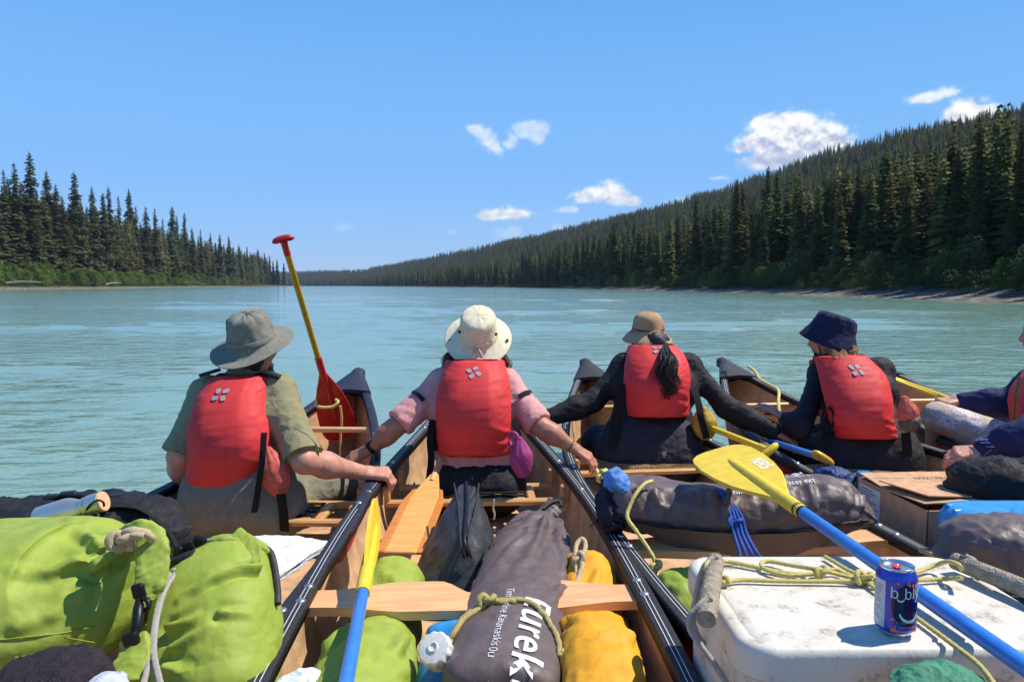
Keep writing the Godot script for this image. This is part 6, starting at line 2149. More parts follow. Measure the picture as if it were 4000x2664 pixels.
	rope("beige rope tied in a bow hanging beside the yellow dry bag", [rope_shape([Vector3(0.189, 0.243, -2.030), Vector3(0.189, 0.260, -2.080), Vector3(0.190, 0.287, -2.130), Vector3(0.197, 0.308, -2.180), Vector3(0.215, 0.321, -2.200), Vector3(0.225, 0.312, -2.180), Vector3(0.214, 0.295, -2.140), Vector3(0.195, 0.283, -2.120)], 0.0072), rope_shape([Vector3(0.204, 0.291, -2.120), Vector3(0.207, 0.280, -2.090), Vector3(0.194, 0.261, -2.060), Vector3(0.183, 0.247, -2.030)], 0.0072), knot_shape(Vector3(0.197, 0.287, -2.120), 0.0075, 0.8)], M.rope_tan)
	# water jug with a white ribbed cap
	o = thing("water_jug", "bright blue water jug with a big white ribbed cap, wedged beside the tent bag", "jug", Vector3(-0.175, 0.200, -1.720) * Vector3(1, 0, 1) + Vector3(0, 0.075, 0))
	s = bag_shape([Vector3(-0.160, 0.233, -1.800) + Vector3(0.0, -0.02, 0.0), Vector3(-0.164, 0.216, -1.740) + Vector3(0.02, -0.10, 0.0), Vector3(-0.164, 0.216, -1.740) + Vector3(0.02, -0.16, 0.03)], [0.060, 0.098, 0.098], [0.060, 0.092, 0.095], Vector3(0, 0.3, 1), 3.4, 0.0015, 5.0, [0, 0], 64, 0.0)
	part("tank", s, M.jug_blue, o)
	var cc := Vector3(-0.179, 0.281, -1.600)
	var cn := Vector3(-0.28, 0.75, 0.62).normalized()
	var ct := Transform3D(Basis(Quaternion(Vector3.UP, cn)), cc - cn * 0.02)
	s = Shape.new()
	rr = []
	for q in [[0.036, -0.03, 0.0], [0.0375, -0.008, 0.0], [0.0395, -0.004, 1.0], [0.0405, 0.010, 1.0], [0.0385, 0.017, 1.0], [0.034, 0.0205, 0.3], [0.013, 0.0205, 0.0], [0.012, 0.024, 0.0], [0.009, 0.0245, 0.0], [0.008, 0.021, 0.0], [0.0005, 0.021, 0.0]]:
		var ring := PackedVector3Array()
		for k in 96:
			var a := TAU * k / 96.0
			var x: float = q[0] + q[2] * 0.0013 * signf(cos(12 * a)) * pow(absf(cos(12 * a)), 0.5)
			ring.append(ct * Vector3(cos(a) * x, q[1], sin(a) * x))
		rr.append(ring)
	s.rows(rr, true, true)
	part("cap", s, M.cap_white, o)
	s = Shape.new()
	s.tube(PackedVector3Array([cc - cn * 0.06, cc - cn * 0.03]), 0.034, 24)
	part("spout", s, M.jug_blue, o)
	s = bag_shape([Vector3(-0.470, 0.278, -1.400), Vector3(-0.451, 0.276, -1.440), Vector3(-0.423, 0.275, -1.460), Vector3(-0.399, 0.260, -1.440)], [0.03, 0.05, 0.05, 0.03], [0.010, 0.018, 0.020, 0.010], Vector3.UP, 2.2, 0.006, 11.0, [0.1, 0.1], 48, 0.4)
	soft("plastic_bag", "crumpled white plastic bag at the bottom edge inside the middle canoe", "plastic bag", s, M.plastic_bag)
	rope("short frayed cord hanging under the middle canoe's seat", [rope_shape([Vector3(-0.073, 0.230, -2.920), Vector3(-0.077, 0.195, -2.920), Vector3(-0.071, 0.168, -2.920), Vector3(-0.075, 0.147, -2.920)], 0.004)], M.rope_white)
	# green flagging tape over the gunwale
	o = thing("flagging_tape", "green flagging tape tied between the middle canoe and the cooler canoe", "tape", Vector3(0.313, 0.302, -2.500))
	strap([Vector3(0.270, 0.291, -2.420), Vector3(0.295, 0.299, -2.460), Vector3(0.326, 0.311, -2.500), Vector3(0.363, 0.312, -2.550)], 0.026, M.tag_green, o, Vector3(0.5, 0.8, 0.3), "ribbon")

func cargo_cooler() -> void:
	# tent bag across the third canoe
	var axis := [Vector3(0.333, 0.372, -2.420), Vector3(0.411, 0.373, -2.400), Vector3(0.591, 0.360, -2.360), Vector3(0.750, 0.361, -2.330), Vector3(0.912, 0.385, -2.320), Vector3(1.057, 0.384, -2.310), Vector3(1.169, 0.345, -2.300)]
	var s := bag_shape(axis, [0.075, 0.12, 0.125, 0.122, 0.13, 0.115, 0.03], [0.070, 0.092, 0.090, 0.092, 0.105, 0.090, 0.012], Vector3.UP, 2.3, 0.007, 5.0, [0.02, 0.05], 110, 0.7)
	for k in 13: crease(s, Vector3(0.401, 0.483, -2.300).lerp(Vector3(1.108, 0.439, -2.250), k / 12.0), Vector3(0.370, 0.358, -2.200).lerp(Vector3(1.093, 0.375, -2.150), (k + 0.5 + 0.5 * sin(k * 2.3)) / 13.0), 0.010 + 0.006 * sin(k * 1.7), 0.011)
	var o := soft("tent_bag", "brown nylon tent bag lying crosswise behind the cooler under the yellow paddle blade", "tent bag", s, M.tent_brown)
	var z := Shape.new()
	z.tube(cling(smooth_line([Vector3(0.326, 0.352, -2.280), Vector3(0.406, 0.349, -2.270), Vector3(0.511, 0.335, -2.230), Vector3(0.631, 0.329, -2.200), Vector3(0.785, 0.337, -2.190), Vector3(0.926, 0.355, -2.190), Vector3(1.047, 0.370, -2.200), Vector3(1.148, 0.361, -2.240)], 8), s, 0.002), 0.0045, 7)
	part("piping", z, M.tent_trim, o)
	z = Shape.new()
	var fr := []
	for j in 4:
		var row := PackedVector3Array()
		for i in 21:
			var t := i / 20.0
			var p0: Vector3 = Vector3(0.341, 0.351, -2.270).lerp(Vector3(1.132, 0.363, -2.220), t) + Vector3(0, -0.022 * sin(PI * t), 0.05 * sin(PI * t))
			row.append(p0 + Vector3(0, -0.035 * j * sin(PI * clampf(t, 0.03, 0.97)), -0.012 * j))
		fr.append(row)
	z.rows(fr, false, false)
	z.wrinkle(no1, 0.006, Vector3(12, 6, 12), true)
	part("lower_flap", z, M.tent_brown, o)
	var tx := (Vector3(0.943, 0.470, -2.280) - Vector3(0.692, 0.439, -2.280)).normalized()
	var ty := Vector3(0, 0.75, -0.66)
	ty = (ty - tx * ty.dot(tx)).normalized()
	text_on("lettering", "Timberline Outfitter 4XT", "Droid Sans", 0.016, 700, false, Vector3(0.703, 0.438, -2.270), tx, ty, M.print_grey, o, s)
	text_on("lettering", "Eureka!", "Droid Sans", 0.045, 700, true, Vector3(0.742, 0.454, -2.300), tx, ty, M.print_grey, o, s)
	# blue rope strands lashed over it
	var bl := []
	for k in 4:
		var dx := 12.0 * k
		bl.append(rope_shape([Vector3(0.656, 0.446, -2.300) + Vector3(0.006 * k, 0, 0), Vector3(0.674, 0.428, -2.260) + Vector3(0.004 * k, 0.0, 0), Vector3(0.690, 0.388, -2.230) + Vector3(0.011 * (k - 1), 0, 0.01), Vector3(0.694, 0.342, -2.200) + Vector3(0.013 * (k - 1), 0, 0.01), Vector3(0.701, 0.304, -2.170) + Vector3(0.016 * (k - 1), 0.0, 0.02 + 0.006 * k), Vector3(0.707, 0.280, -2.150) + Vector3(0.022 * (k - 1), 0, 0.02)], 0.0052))
	bl.append(knot_shape(Vector3(0.691, 0.365, -2.215), 0.0062, 0.2, 3.0))
	rope("bunched royal blue cord hanging over the crosswise tent bag", bl, M.rope_blue)
	rope("yellow rope looped over the left end of the crosswise tent bag down to the yoke", [rope_shape([Vector3(0.455, 0.467, -2.330), Vector3(0.426, 0.466, -2.300), Vector3(0.393, 0.442, -2.270), Vector3(0.368, 0.402, -2.250), Vector3(0.361, 0.376, -2.230), Vector3(0.386, 0.342, -2.200), Vector3(0.413, 0.304, -2.170), Vector3(0.429, 0.276, -2.150), Vector3(0.431, 0.244, -2.140), Vector3(0.418, 0.217, -2.130)], 0.0062), rope_shape([Vector3(0.442, 0.268, -2.140), Vector3(0.429, 0.240, -2.130), Vector3(0.412, 0.213, -2.120)], 0.006), knot_shape(Vector3(0.431, 0.256, -2.140), 0.0064, 0.6, 2.6)], M.rope_yellow)
	s = bag_shape([Vector3(0.354, 0.442, -2.420), Vector3(0.338, 0.395, -2.400), Vector3(0.325, 0.355, -2.360), Vector3(0.335, 0.319, -2.340)], [0.05, 0.06, 0.06, 0.05], [0.05, 0.06, 0.055, 0.04], Vector3(1, 0.2, 0), 2.2, 0.008, 10.0, [0.12, 0.1], 60)
	o = soft("jacket_bundle", "rolled blue and dark rain jacket stuffed at the left end of the crosswise tent bag", "clothing", s, M.cloth_dark)
	z = bag_shape([Vector3(0.324, 0.437, -2.360), Vector3(0.342, 0.463, -2.370), Vector3(0.361, 0.446, -2.345), Vector3(0.374, 0.403, -2.330)], [0.030, 0.040, 0.034, 0.012], [0.022, 0.026, 0.024, 0.01], Vector3(0.3, 0.2, 1), 2.2, 0.005, 16.0, [0, 0], 40)
	part("blue_lining", z, M.cloth_sky, o)
	s = bag_shape([Vector3(0.405, 0.174, -2.000), Vector3(0.462, 0.189, -2.000), Vector3(0.549, 0.189, -2.000), Vector3(0.651, 0.174, -2.000)], [0.09, 0.13, 0.13, 0.1], [0.07, 0.10, 0.10, 0.07], Vector3.UP, 2.3, 0.008, 7.0, [0.04, 0], 60)
	soft("dry_bag", "olive green dry bag tucked between the yoke and the white cooler", "dry bag", s, M.dry_green)
	rope("knotted yellow rope on the left gunwale beside the seated woman in black", [rope_shape([Vector3(0.357, 0.323, -3.040), Vector3(0.369, 0.306, -3.000), Vector3(0.387, 0.317, -3.000), Vector3(0.374, 0.290, -2.980), Vector3(0.363, 0.295, -3.000)], 0.008), rope_shape([Vector3(0.374, 0.317, -3.000), Vector3(0.396, 0.328, -3.020), Vector3(0.377, 0.301, -2.980), Vector3(0.380, 0.274, -2.960)], 0.008), knot_shape(Vector3(0.371, 0.308, -3.000), 0.008, 0.9)], M.rope_yellow)
	cooler()
	can()
	s = bag_shape([Vector3(0.580, 0.473, -1.060), Vector3(0.626, 0.474, -1.080), Vector3(0.671, 0.474, -1.090), Vector3(0.705, 0.476, -1.080), Vector3(0.727, 0.469, -1.060)], [0.03, 0.05, 0.06, 0.05, 0.03], [0.012, 0.030, 0.036, 0.03, 0.012], Vector3.UP, 2.2, 0.006, 14.0, [0.05, 0.05], 56)
	soft("cloth", "sea green cloth lying against the front of the cooler at the bottom edge", "cloth", s, M.cloth_green)

func slab(s: Shape, x0: float, x1: float, z0: float, z1: float, lv: Array, rc: float) -> void:
	# rounded rectangle rings; lv: [height, inset]
	var rr := []
	for q in lv:
		var ring := PackedVector3Array()
		var i: float = q[1]
		for c in 4:
			var cx: float = (x1 - rc) if c in [0, 3] else (x0 + rc)
			var cz: float = (z1 - rc) if c in [0, 1] else (z0 + rc)
			for k in 9:
				var a := PI / 2 * c + PI / 2 * k / 8.0
				ring.append(Vector3(cx + cos(a) * maxf(rc - i, 0.002), q[0], cz + sin(a) * maxf(rc - i, 0.002)))
		rr.append(ring)
	s.rows(rr, true, true)

func cooler() -> void:
	var white := surf("cooler_white", rgb(208, 203, 190), 0.5, 3.0, 0.9, 0.05, "grain", 0.4)
	# grime worked into the lid, denser in blotches
	var im := Image.create(512, 512, false, Image.FORMAT_RGB8)
	var n := FastNoiseLite.new()
	n.noise_type = FastNoiseLite.TYPE_SIMPLEX_SMOOTH
	n.frequency = 0.01
	n.fractal_octaves = 5
	n.seed = 21
	var f := FastNoiseLite.new()
	f.noise_type = FastNoiseLite.TYPE_SIMPLEX_SMOOTH
	f.frequency = 0.06
	f.fractal_octaves = 2
	f.seed = 22
	for y in 512:
		for x in 512:
			var t := x / 512.0
			var ty := y / 512.0
			var a := lerpf(n.get_noise_2d(x, y), n.get_noise_2d(x - 512, y), t)
			a = lerpf(a, lerpf(n.get_noise_2d(x, y - 512), n.get_noise_2d(x - 512, y - 512), t), ty)
			var g := f.get_noise_2d(x, y)
			var dirt := clampf((a - 0.10) * 2.2, 0, 0.5) * clampf(0.45 + g * 1.3, 0, 1) + clampf(a * 0.25, 0, 0.2)
			im.set_pixel(x, y, Color(1, 1, 1).lerp(rgb(158, 146, 124), clampf(dirt, 0, 0.6)))
	white.albedo_texture = ImageTexture.create_from_image(im)
	white.uv1_scale = Vector3.ONE * 2.2
	var x0 := 0.385
	var x1 := 0.985
	var z0 := -1.605
	var z1 := -1.175
	var o := thing("cooler", "large scuffed white cooler with wooden rope handles in the third canoe", "cooler", Vector3((x0 + x1) / 2, 0.08, (z0 + z1) / 2))
	var s := Shape.new()
	slab(s, x0 + 0.012, x1 - 0.012, z0 + 0.012, z1 - 0.012, [[0.08, 0.02], [0.09, 0.004], [0.25, 0.002], [0.428, 0.0], [0.432, 0.006]], 0.05)
	part("tub", s, white, o)
	s = Shape.new()
	slab(s, x0, x1, z0, z1, [[0.434, 0.008], [0.436, 0.001], [0.440, 0.0], [0.476, 0.0], [0.484, 0.001], [0.4905, 0.0045], [0.4942, 0.010], [0.4955, 0.018], [0.4955, 0.024], [0.4935, 0.026], [0.4935, 0.029], [0.4972, 0.032], [0.4975, 0.05]], 0.062)
	part("lid", s, white, o)
	# name moulded in the lid
	var px := Vector3(0.457, 0.476, -1.515)
	px.y = 0.4992
	text_on("lettering", "Coleman", "Droid Serif", 0.011, 400, true, px, Vector3.RIGHT, Vector3(0, 0, -1), mk("moulding", rgb(176, 172, 160), 0.6), o)
	var fr := Shape.new()
	var c0 := px + Vector3(-0.006, 0.0, 0.005)
	fr.tube(smooth_line([c0, c0 + Vector3(0, 0, -0.020), c0 + Vector3(0.004, 0, -0.024), c0 + Vector3(0.074, 0, -0.024), c0 + Vector3(0.078, 0, -0.020), c0 + Vector3(0.078, 0, 0.0)], 6), 0.0009, 6)
	part("moulding", fr, white, o)
	# recessed plate on the front
	s = Shape.new()
	s.box(Vector3(0.80, 0.40, z1 - 0.008), Vector3(0.16, 0.05, 0.012), 0.003)
	part("badge_plate", s, M.cloth_grey, o)
	# dowel handles on rope, left and right
	for q in [[Vector3(0.429, 0.510, -1.500), Vector3(0.336, 0.513, -1.220)], [Vector3(0.932, 0.504, -1.500), Vector3(0.992, 0.488, -1.300)]]:
		s = Shape.new()
		var a: Vector3 = q[0]
		var b: Vector3 = q[1]
		a.y = 0.522
		b.y = 0.526
		s.tube(PackedVector3Array([a, a.lerp(b, 0.012), a.lerp(b, 0.5), a.lerp(b, 0.988), b]), [0.0155, 0.0175, 0.0180, 0.0175, 0.0155], 20)
		var h := part("handle", s, M.dowel, o)
		for t in [0.12, 0.86]:
			var at := a.lerp(b, t)
			var e: float = -1.0 if a.x < 0.6 else 1.0
			var hole := Shape.new()
			hole.lathe([Vector2(0.0085, 0.0), Vector2(0.0085, 0.0008), Vector2(0.0001, 0.0008)], Transform3D(Basis(), at + Vector3(0, 0.0176, 0)), 16)
			part("hole", hole, M.print_dark, h)
			part("handle_rope", rope_shape([at + Vector3(0, 0.019, 0), at + Vector3(e * 0.020, 0.006, 0.006), at + Vector3(e * 0.034, -0.03, 0.008), Vector3((x0 - 0.012) if e < 0 else (x1 + 0.012), 0.41, at.z + 0.012), Vector3((x0 + 0.012) if e < 0 else (x1 - 0.012), 0.36, at.z + 0.016)], 0.006), M.rope_white, h)
	# yellow lashing across the lid
	var y := 0.506
	var pt := func(p: Vector3) -> Vector3: return Vector3(p.x, y, p.z)
	rope("twisted yellow rope lashed across the white cooler's lid", [
		rope_shape([Vector3(0.410, 0.535, -1.446), Vector3(0.393, 0.525, -1.438), Vector3(0.404, 0.535, -1.460), Vector3(0.456, 0.510, -1.529), Vector3(0.510, 0.506, -1.510), Vector3(0.558, 0.506, -1.478), Vector3(0.610, 0.508, -1.461), Vector3(0.669, 0.512, -1.476), Vector3(0.684, 0.510, -1.462), Vector3(0.709, 0.508, -1.427), Vector3(0.722, 0.507, -1.411)], 0.0046),
		rope_shape([Vector3(0.426, 0.507, -1.423), Vector3(0.466, 0.506, -1.437), Vector3(0.536, 0.506, -1.432), Vector3(0.618, 0.506, -1.430), Vector3(0.684, 0.508, -1.427), Vector3(0.736, 0.508, -1.430), Vector3(0.803, 0.508, -1.430), Vector3(0.880, 0.508, -1.438), Vector3(0.880, 0.530, -1.389)], 0.0046),
		rope_shape([Vector3(0.626, 0.515, -1.449), Vector3(0.565, 0.509, -1.453), Vector3(0.530, 0.508, -1.487), Vector3(0.534, 0.508, -1.522), Vector3(0.556, 0.508, -1.531), Vector3(0.592, 0.512, -1.498), Vector3(0.632, 0.520, -1.453), Vector3(0.675, 0.512, -1.443), Vector3(0.708, 0.508, -1.425)], 0.0046),
		rope_shape([Vector3(0.688, 0.506, -1.565), Vector3(0.694, 0.507, -1.532), Vector3(0.701, 0.508, -1.487), Vector3(0.711, 0.510, -1.442), Vector3(0.713, 0.507, -1.392), Vector3(0.721, 0.506, -1.331), Vector3(0.728, 0.506, -1.243), Vector3(0.733, 0.506, -1.161), Vector3(0.735, 0.505, -1.106), Vector3(0.739, 0.490, -1.073)], 0.0044),
		rope_shape([Vector3(0.721, 0.508, -1.408), Vector3(0.803, 0.510, -1.448), Vector3(0.879, 0.512, -1.491), Vector3(0.900, 0.530, -1.473), Vector3(0.891, 0.545, -1.420), Vector3(0.898, 0.535, -1.419)], 0.0046),
		knot_shape(Vector3(0.632, 0.514, -1.457), 0.0050, 0.5, 2.4), knot_shape(Vector3(0.427, 0.508, -1.425), 0.0048, 0.9, 1.6), knot_shape(Vector3(0.708, 0.511, -1.430), 0.0050, 0.2, 3.2)], M.rope_yellow)
	rope("tan rope knotted on the third canoe's right gunwale behind the cooler handle", [rope_shape([Vector3(1.240, 0.300, -2.159), Vector3(1.222, 0.320, -2.075), Vector3(1.176, 0.360, -1.949), Vector3(1.150, 0.380, -1.860)], 0.008), knot_shape(Vector3(1.155, 0.380, -1.902), 0.009, 0.6, 2.6)], M.rope_tan)

func can() -> void:
	var base := Vector3(0.668, 0.498, -1.233)
	var o := thing("drink_can", "blue drink can with a red tab standing on the white cooler", "can", base)
	var blue := mk("can_blue", rgb(50, 70, 188), 0.22, 0.6)
	blue.metallic = 0.4
	var alu := mk("aluminium", rgb(206, 208, 212), 0.25)
	alu.metallic = 0.95
	var x := Transform3D(Basis(), base)
	var s := Shape.new()
	s.lathe([Vector2(0.0240, 0.006), Vector2(0.0325, 0.0125), Vector2(0.0331, 0.018), Vector2(0.0331, 0.098), Vector2(0.0322, 0.104), Vector2(0.0285, 0.1125), Vector2(0.0272, 0.1155)], x, 64)
	part("wall", s, blue, o)
	s = Shape.new()
	s.lathe([Vector2(0.018, 0.003), Vector2(0.0225, 0.0), Vector2(0.0245, 0.0015), Vector2(0.0250, 0.0065)], x, 48)
	part("base_rim", s, alu, o)
	s = Shape.new()
	s.lathe([Vector2(0.0270, 0.1150), Vector2(0.0280, 0.1180), Vector2(0.0278, 0.1200), Vector2(0.0262, 0.1202), Vector2(0.0252, 0.1160), Vector2(0.0235, 0.1145), Vector2(0.0225, 0.1158), Vector2(0.0, 0.1160)], x, 48)
	part("lid", s, alu, o)
	s = Shape.new()
	var tab := PackedVector2Array()
	for k in 20:
		var a := TAU * k / 20.0
		tab.append(Vector2(0.0072 * cos(a), 0.0125 * sin(a)))
	s.prism(tab, Transform3D(Basis(Vector3(0.94, 0, 0.34), Vector3(0.34, 0, -0.94), Vector3.UP), base + Vector3(-0.001, 0.1182, 0.001)), 0.0016, 0.0004)
	part("tab", s, mk("tab_red", rgb(200, 34, 52), 0.3, 0.5), o)
	s = Shape.new()
	s.lathe([Vector2(0.0001, 0.0012), Vector2(0.0022, 0.0012), Vector2(0.0024, 0)], Transform3D(Basis(), base + Vector3(-0.001, 0.1190, 0.001)), 12)
	part("rivet", s, alu, o)
	# print, wrapped round the wall: angle 0 faces the camera
	var wrap := func(sh: Shape, at: float, up: float, out: float) -> Shape:
		for i in sh.v.size():
			var a: float = at - 0.48 + sh.v[i].x / 0.0331
			var rad := 0.0331 + out
			sh.v[i] = base + Vector3(sin(a) * rad, up + sh.v[i].y, cos(a) * rad)
		return sh
	var panel_s := Shape.new()
	var rr := []
	for i in 13: rr.append(PackedVector3Array([Vector3(-0.0175 + 0.035 * i / 12.0, 0.016, 0), Vector3(-0.0175 + 0.035 * i / 12.0, 0.098, 0)]))
	panel_s.rows(rr, false, false)
	part("print_panel", wrap.call(panel_s, -1.05, 0.0, 0.0002), mk("can_panel", rgb(188, 190, 200), 0.3, 0.6), o)
	var r := RandomNumberGenerator.new()
	r.seed = 6
	for k in 15:
		var l := Shape.new()
		var y := 0.088 - 0.0042 * k
		var w := r.randf_range(0.012, 0.026)
		rr = []
		for i in 5: rr.append(PackedVector3Array([Vector3(-0.013 + w * i / 4.0, y, 0), Vector3(-0.013 + w * i / 4.0, y + 0.0016, 0)]))
		l.rows(rr, false, false)
		part("print_line", wrap.call(l, -1.05, 0.0, 0.0004), mk("can_ink", rgb(110, 116, 140), 0.4), o)
	var dark := Shape.new()
	rr = []
	for i in 17:
		var t := i / 16.0 * 2.0 - 1.0
		var hh := 0.036 * sqrt(maxf(1.0 - t * t, 0.0)) + 0.001
		rr.append(PackedVector3Array([Vector3(t * 0.028, 0.060 - hh, 0), Vector3(t * 0.028, 0.060 + hh, 0)]))
	dark.rows(rr, false, false)
	var navy := mk("can_navy", rgb(14, 20, 84), 0.2, 0.6)
	navy.metallic = 0.5
	part("print_disc", wrap.call(dark, 0.62, 0.0, 0.0003), navy, o)
	var pale := mk("can_pale", rgb(196, 216, 222), 0.35, 0.5)
	var t0 := text_shape("b bly", "Droid Sans", 0.0180, 400)
	part("lettering", wrap.call(t0, -0.30, 0.066, 0.0007), pale, o)
	# the u is a small smile, the big smile below it
	for e in [[0.0, 0.0735, 0.0056, 0.0014, -0.30 + 0.0170 / 0.0331], [0.0, 0.050, 0.0175, 0.0026, 0.70]]:
		var sm := Shape.new()
		rr = []
		for i in 15:
			var a := PI + PI * (0.06 + 0.88 * i / 14.0)
			var th: float = e[3] * sin(PI * (0.1 + 0.8 * i / 14.0))
			rr.append(PackedVector3Array([Vector3(cos(a) * (e[2] - th), sin(a) * (e[2] - th), 0), Vector3(cos(a) * (e[2] + th), sin(a) * (e[2] + th), 0)]))
		sm.rows(rr, false, false)
		part("smile", wrap.call(sm, e[4], e[1], 0.0007), pale, o)
	var orange := mk("can_orange", rgb(214, 108, 84), 0.35, 0.5)
	part("lettering", wrap.call(text_shape("pomegranate", "Droid Sans", 0.0046, 400), 0.18, 0.0195, 0.0007), orange, o)
	part("lettering", wrap.call(text_shape("sparkling water", "Droid Sans", 0.0026, 400), 0.22, 0.0275, 0.0007), mk("can_teal", rgb(70, 150, 170), 0.35), o)
	for k in 22:
		var d := Shape.new()
		var rad := r.randf_range(0.0009, 0.0032)
		var pts := []
		for i in 12: pts.append(Vector3(cos(TAU * i / 12.0) * rad, sin(TAU * i / 12.0) * rad, 0))
		d.p(Vector3())
		for q in pts: d.p(q)
		for i in 12: d.tri(0, 1 + i, 1 + (i + 1) % 12)
		var up := r.randf_range(0.013, 0.017) if k < 9 else (r.randf_range(0.018, 0.040) if k < 15 else r.randf_range(0.094, 0.099))
		var an := r.randf_range(-0.15, 1.3) if k < 9 or k > 14 else r.randf_range(-0.25, 0.1)
		part("bubble", wrap.call(d, an, up, 0.0008), orange, o)

func cargo_right() -> void:
	# cardboard box with its flaps half open
	var t := Basis(Vector3.UP, 0.06)
	var c := Vector3(1.545, 0.0, -2.56)
	var o := thing("cardboard_box", "brown cardboard box with loose top flaps and a white label", "box", Vector3(c.x, 0.08, c.z))
	var s := Shape.new()
	var w := 0.40
	var d := 0.42
	var y0 := 0.085
	var y1 := 0.366
	for q in [[Vector3(-w / 2, 0, 0), Vector3(0.005, y1 - y0, d)], [Vector3(w / 2, 0, 0), Vector3(0.005, y1 - y0, d)], [Vector3(0, 0, -d / 2), Vector3(w - 0.012, y1 - y0, 0.005)], [Vector3(0, 0, d / 2), Vector3(w - 0.012, y1 - y0, 0.005)]]:
		s = Shape.new()
		s.box(c + t * q[0] + Vector3(0, (y0 + y1) / 2, 0), q[1], 0.001, t)
		part("side", s, M.cardboard, o)
	for q in [[Vector3(0, 0.004, -d * 0.25), Vector3(w, 0.005, d * 0.49), Vector3(0.08, 0.0, 0)], [Vector3(-w * 0.02, 0.016, d * 0.24), Vector3(w * 1.0, 0.005, d * 0.50), Vector3(-0.07, 0.0, 0.03)], [Vector3(-w * 0.16, 0.022, d * 0.12), Vector3(w * 0.66, 0.005, d * 0.60), Vector3(-0.06, 0.1, -0.06)]]:
		s = Shape.new()
		s.box(c + t * q[0] + Vector3(0, y1 + 0.004, 0), q[1], 0.001, t * Basis.from_euler(q[2]))
		part("flap", s, M.cardboard, o)
	var lf := c + t * Vector3(-w / 2 - 0.0035, 0, 0)
	var fw := t * Vector3(0, 0, 1)
	s = Shape.new()
	s.q4(lf - fw * 0.195 + Vector3(0, 0.350, 0), lf - fw * 0.055 + Vector3(0, 0.350, 0), lf - fw * 0.055 + Vector3(0, 0.135, 0), lf - fw * 0.195 + Vector3(0, 0.135, 0))
	var lb := part("label", s, M.paper, o)
	s = Shape.new()
	var r := RandomNumberGenerator.new()
	r.seed = 3
	for k in 19:
		var y := 0.340 - 0.0105 * k
		var l := r.randf_range(0.05, 0.125)
		var a := lf - fw * 0.190 + Vector3(-0.0008, y, 0)
		s.q4(a, a + fw * l, a + fw * l - Vector3(0, 0.004, 0), a - Vector3(0, 0.004, 0))
	part("print", s, M.paper_ink, lb)
	# printed upside down for the viewer
	text_on("lettering", "KEEP FROZEN", "Droid Sans", 0.026, 400, false, c + t * Vector3(0.19, 0, -0.155) + Vector3(0, y1 + 0.0135, 0), t * Vector3(-1, 0, 0), t * Vector3(0, 0.08, 1), M.print_dark, o)
	text_on("lettering", "GARDER CONGELE", "Droid Sans", 0.014, 400, false, c + t * Vector3(0.19, 0, -0.115) + Vector3(0, y1 + 0.0105, 0), t * Vector3(-1, 0, 0), t * Vector3(0, 0.08, 1), M.print_dark, o)
	s = Shape.new()
	s.box(c + t * Vector3(-0.12, 0, -0.14) + Vector3(0, y1 + 0.0135, 0), Vector3(0.12, 0.001, 0.003), 0.0003, t)
	part("slot", s, M.print_dark, o)
	# blue container with a moulded lid
	o = thing("water_jug", "pale blue plastic container with a moulded oval recess beside the cardboard box", "jug", Vector3(1.56, 0.08, -2.04))
	s = Shape.new()
	slab(s, 1.285, 1.83, -2.21, -1.86, [[0.09, 0.02], [0.11, 0.004], [0.385, 0.0], [0.42, 0.004], [0.44, 0.016], [0.448, 0.035], [0.449, 0.06]], 0.075)
	s.wrinkle(no1, 0.003, Vector3(6, 4, 6))
	part("tank", s, M.jug_blue, o)
	s = Shape.new()
	var prof := [Vector2(0.0, 0.012), Vector2(0.6, 0.013), Vector2(0.92, 0.010), Vector2(1.0, 0.002), Vector2(1.02, -0.004)]
	var rr := []
	for q in prof:
		var ring := PackedVector3Array()
		for k in 40:
			var a := TAU * k / 40.0
			ring.append(Vector3(1.63 + cos(a) * 0.20 * maxf(q.x, 0.002), 0.4485 + q.y, -2.03 + sin(a) * 0.115 * maxf(q.x, 0.002)))
		rr.append(ring)
	s.rows(rr, true, true)
	part("lid", s, M.jug_blue, o)
	for e in [[Vector3(1.300, 0.437, -2.140), Vector3(1.358, 0.434, -2.160), Vector3(1.384, 0.433, -2.140)], [Vector3(1.299, 0.434, -2.100), Vector3(1.344, 0.437, -2.100), Vector3(1.369, 0.429, -2.080)]]:
		s = Shape.new()
		s.tube(smooth_line(e, 6), 0.012, 10)
		part("moulded_rib", s, M.jug_blue, o)
	# brown and black bags
	s = bag_shape([Vector3(1.113, 0.400, -1.800), Vector3(1.163, 0.433, -1.800), Vector3(1.246, 0.441, -1.780), Vector3(1.359, 0.435, -1.760)], [0.07, 0.11, 0.12, 0.11], [0.05, 0.082, 0.085, 0.08], Vector3.UP, 2.8, 0.007, 8.0, [0.08, 0.0], 64)
	soft("stuff_sack", "dusty brown nylon sack at the right edge in front of the blue container", "sack", s, M.tent_brown)
	s = bag_shape([Vector3(1.619, 0.399, -2.560), Vector3(1.627, 0.412, -2.480), Vector3(1.674, 0.420, -2.420), Vector3(1.775, 0.410, -2.380)], [0.080, 0.12, 0.14, 0.135], [0.075, 0.100, 0.105, 0.095], Vector3.UP, 2.2, 0.006, 9.0, [0.14, 0.0], 80)
	var bb := soft("stuff_sack", "black stuff sack with a gathered mouth resting on the cardboard box", "sack", s, M.pack_black)
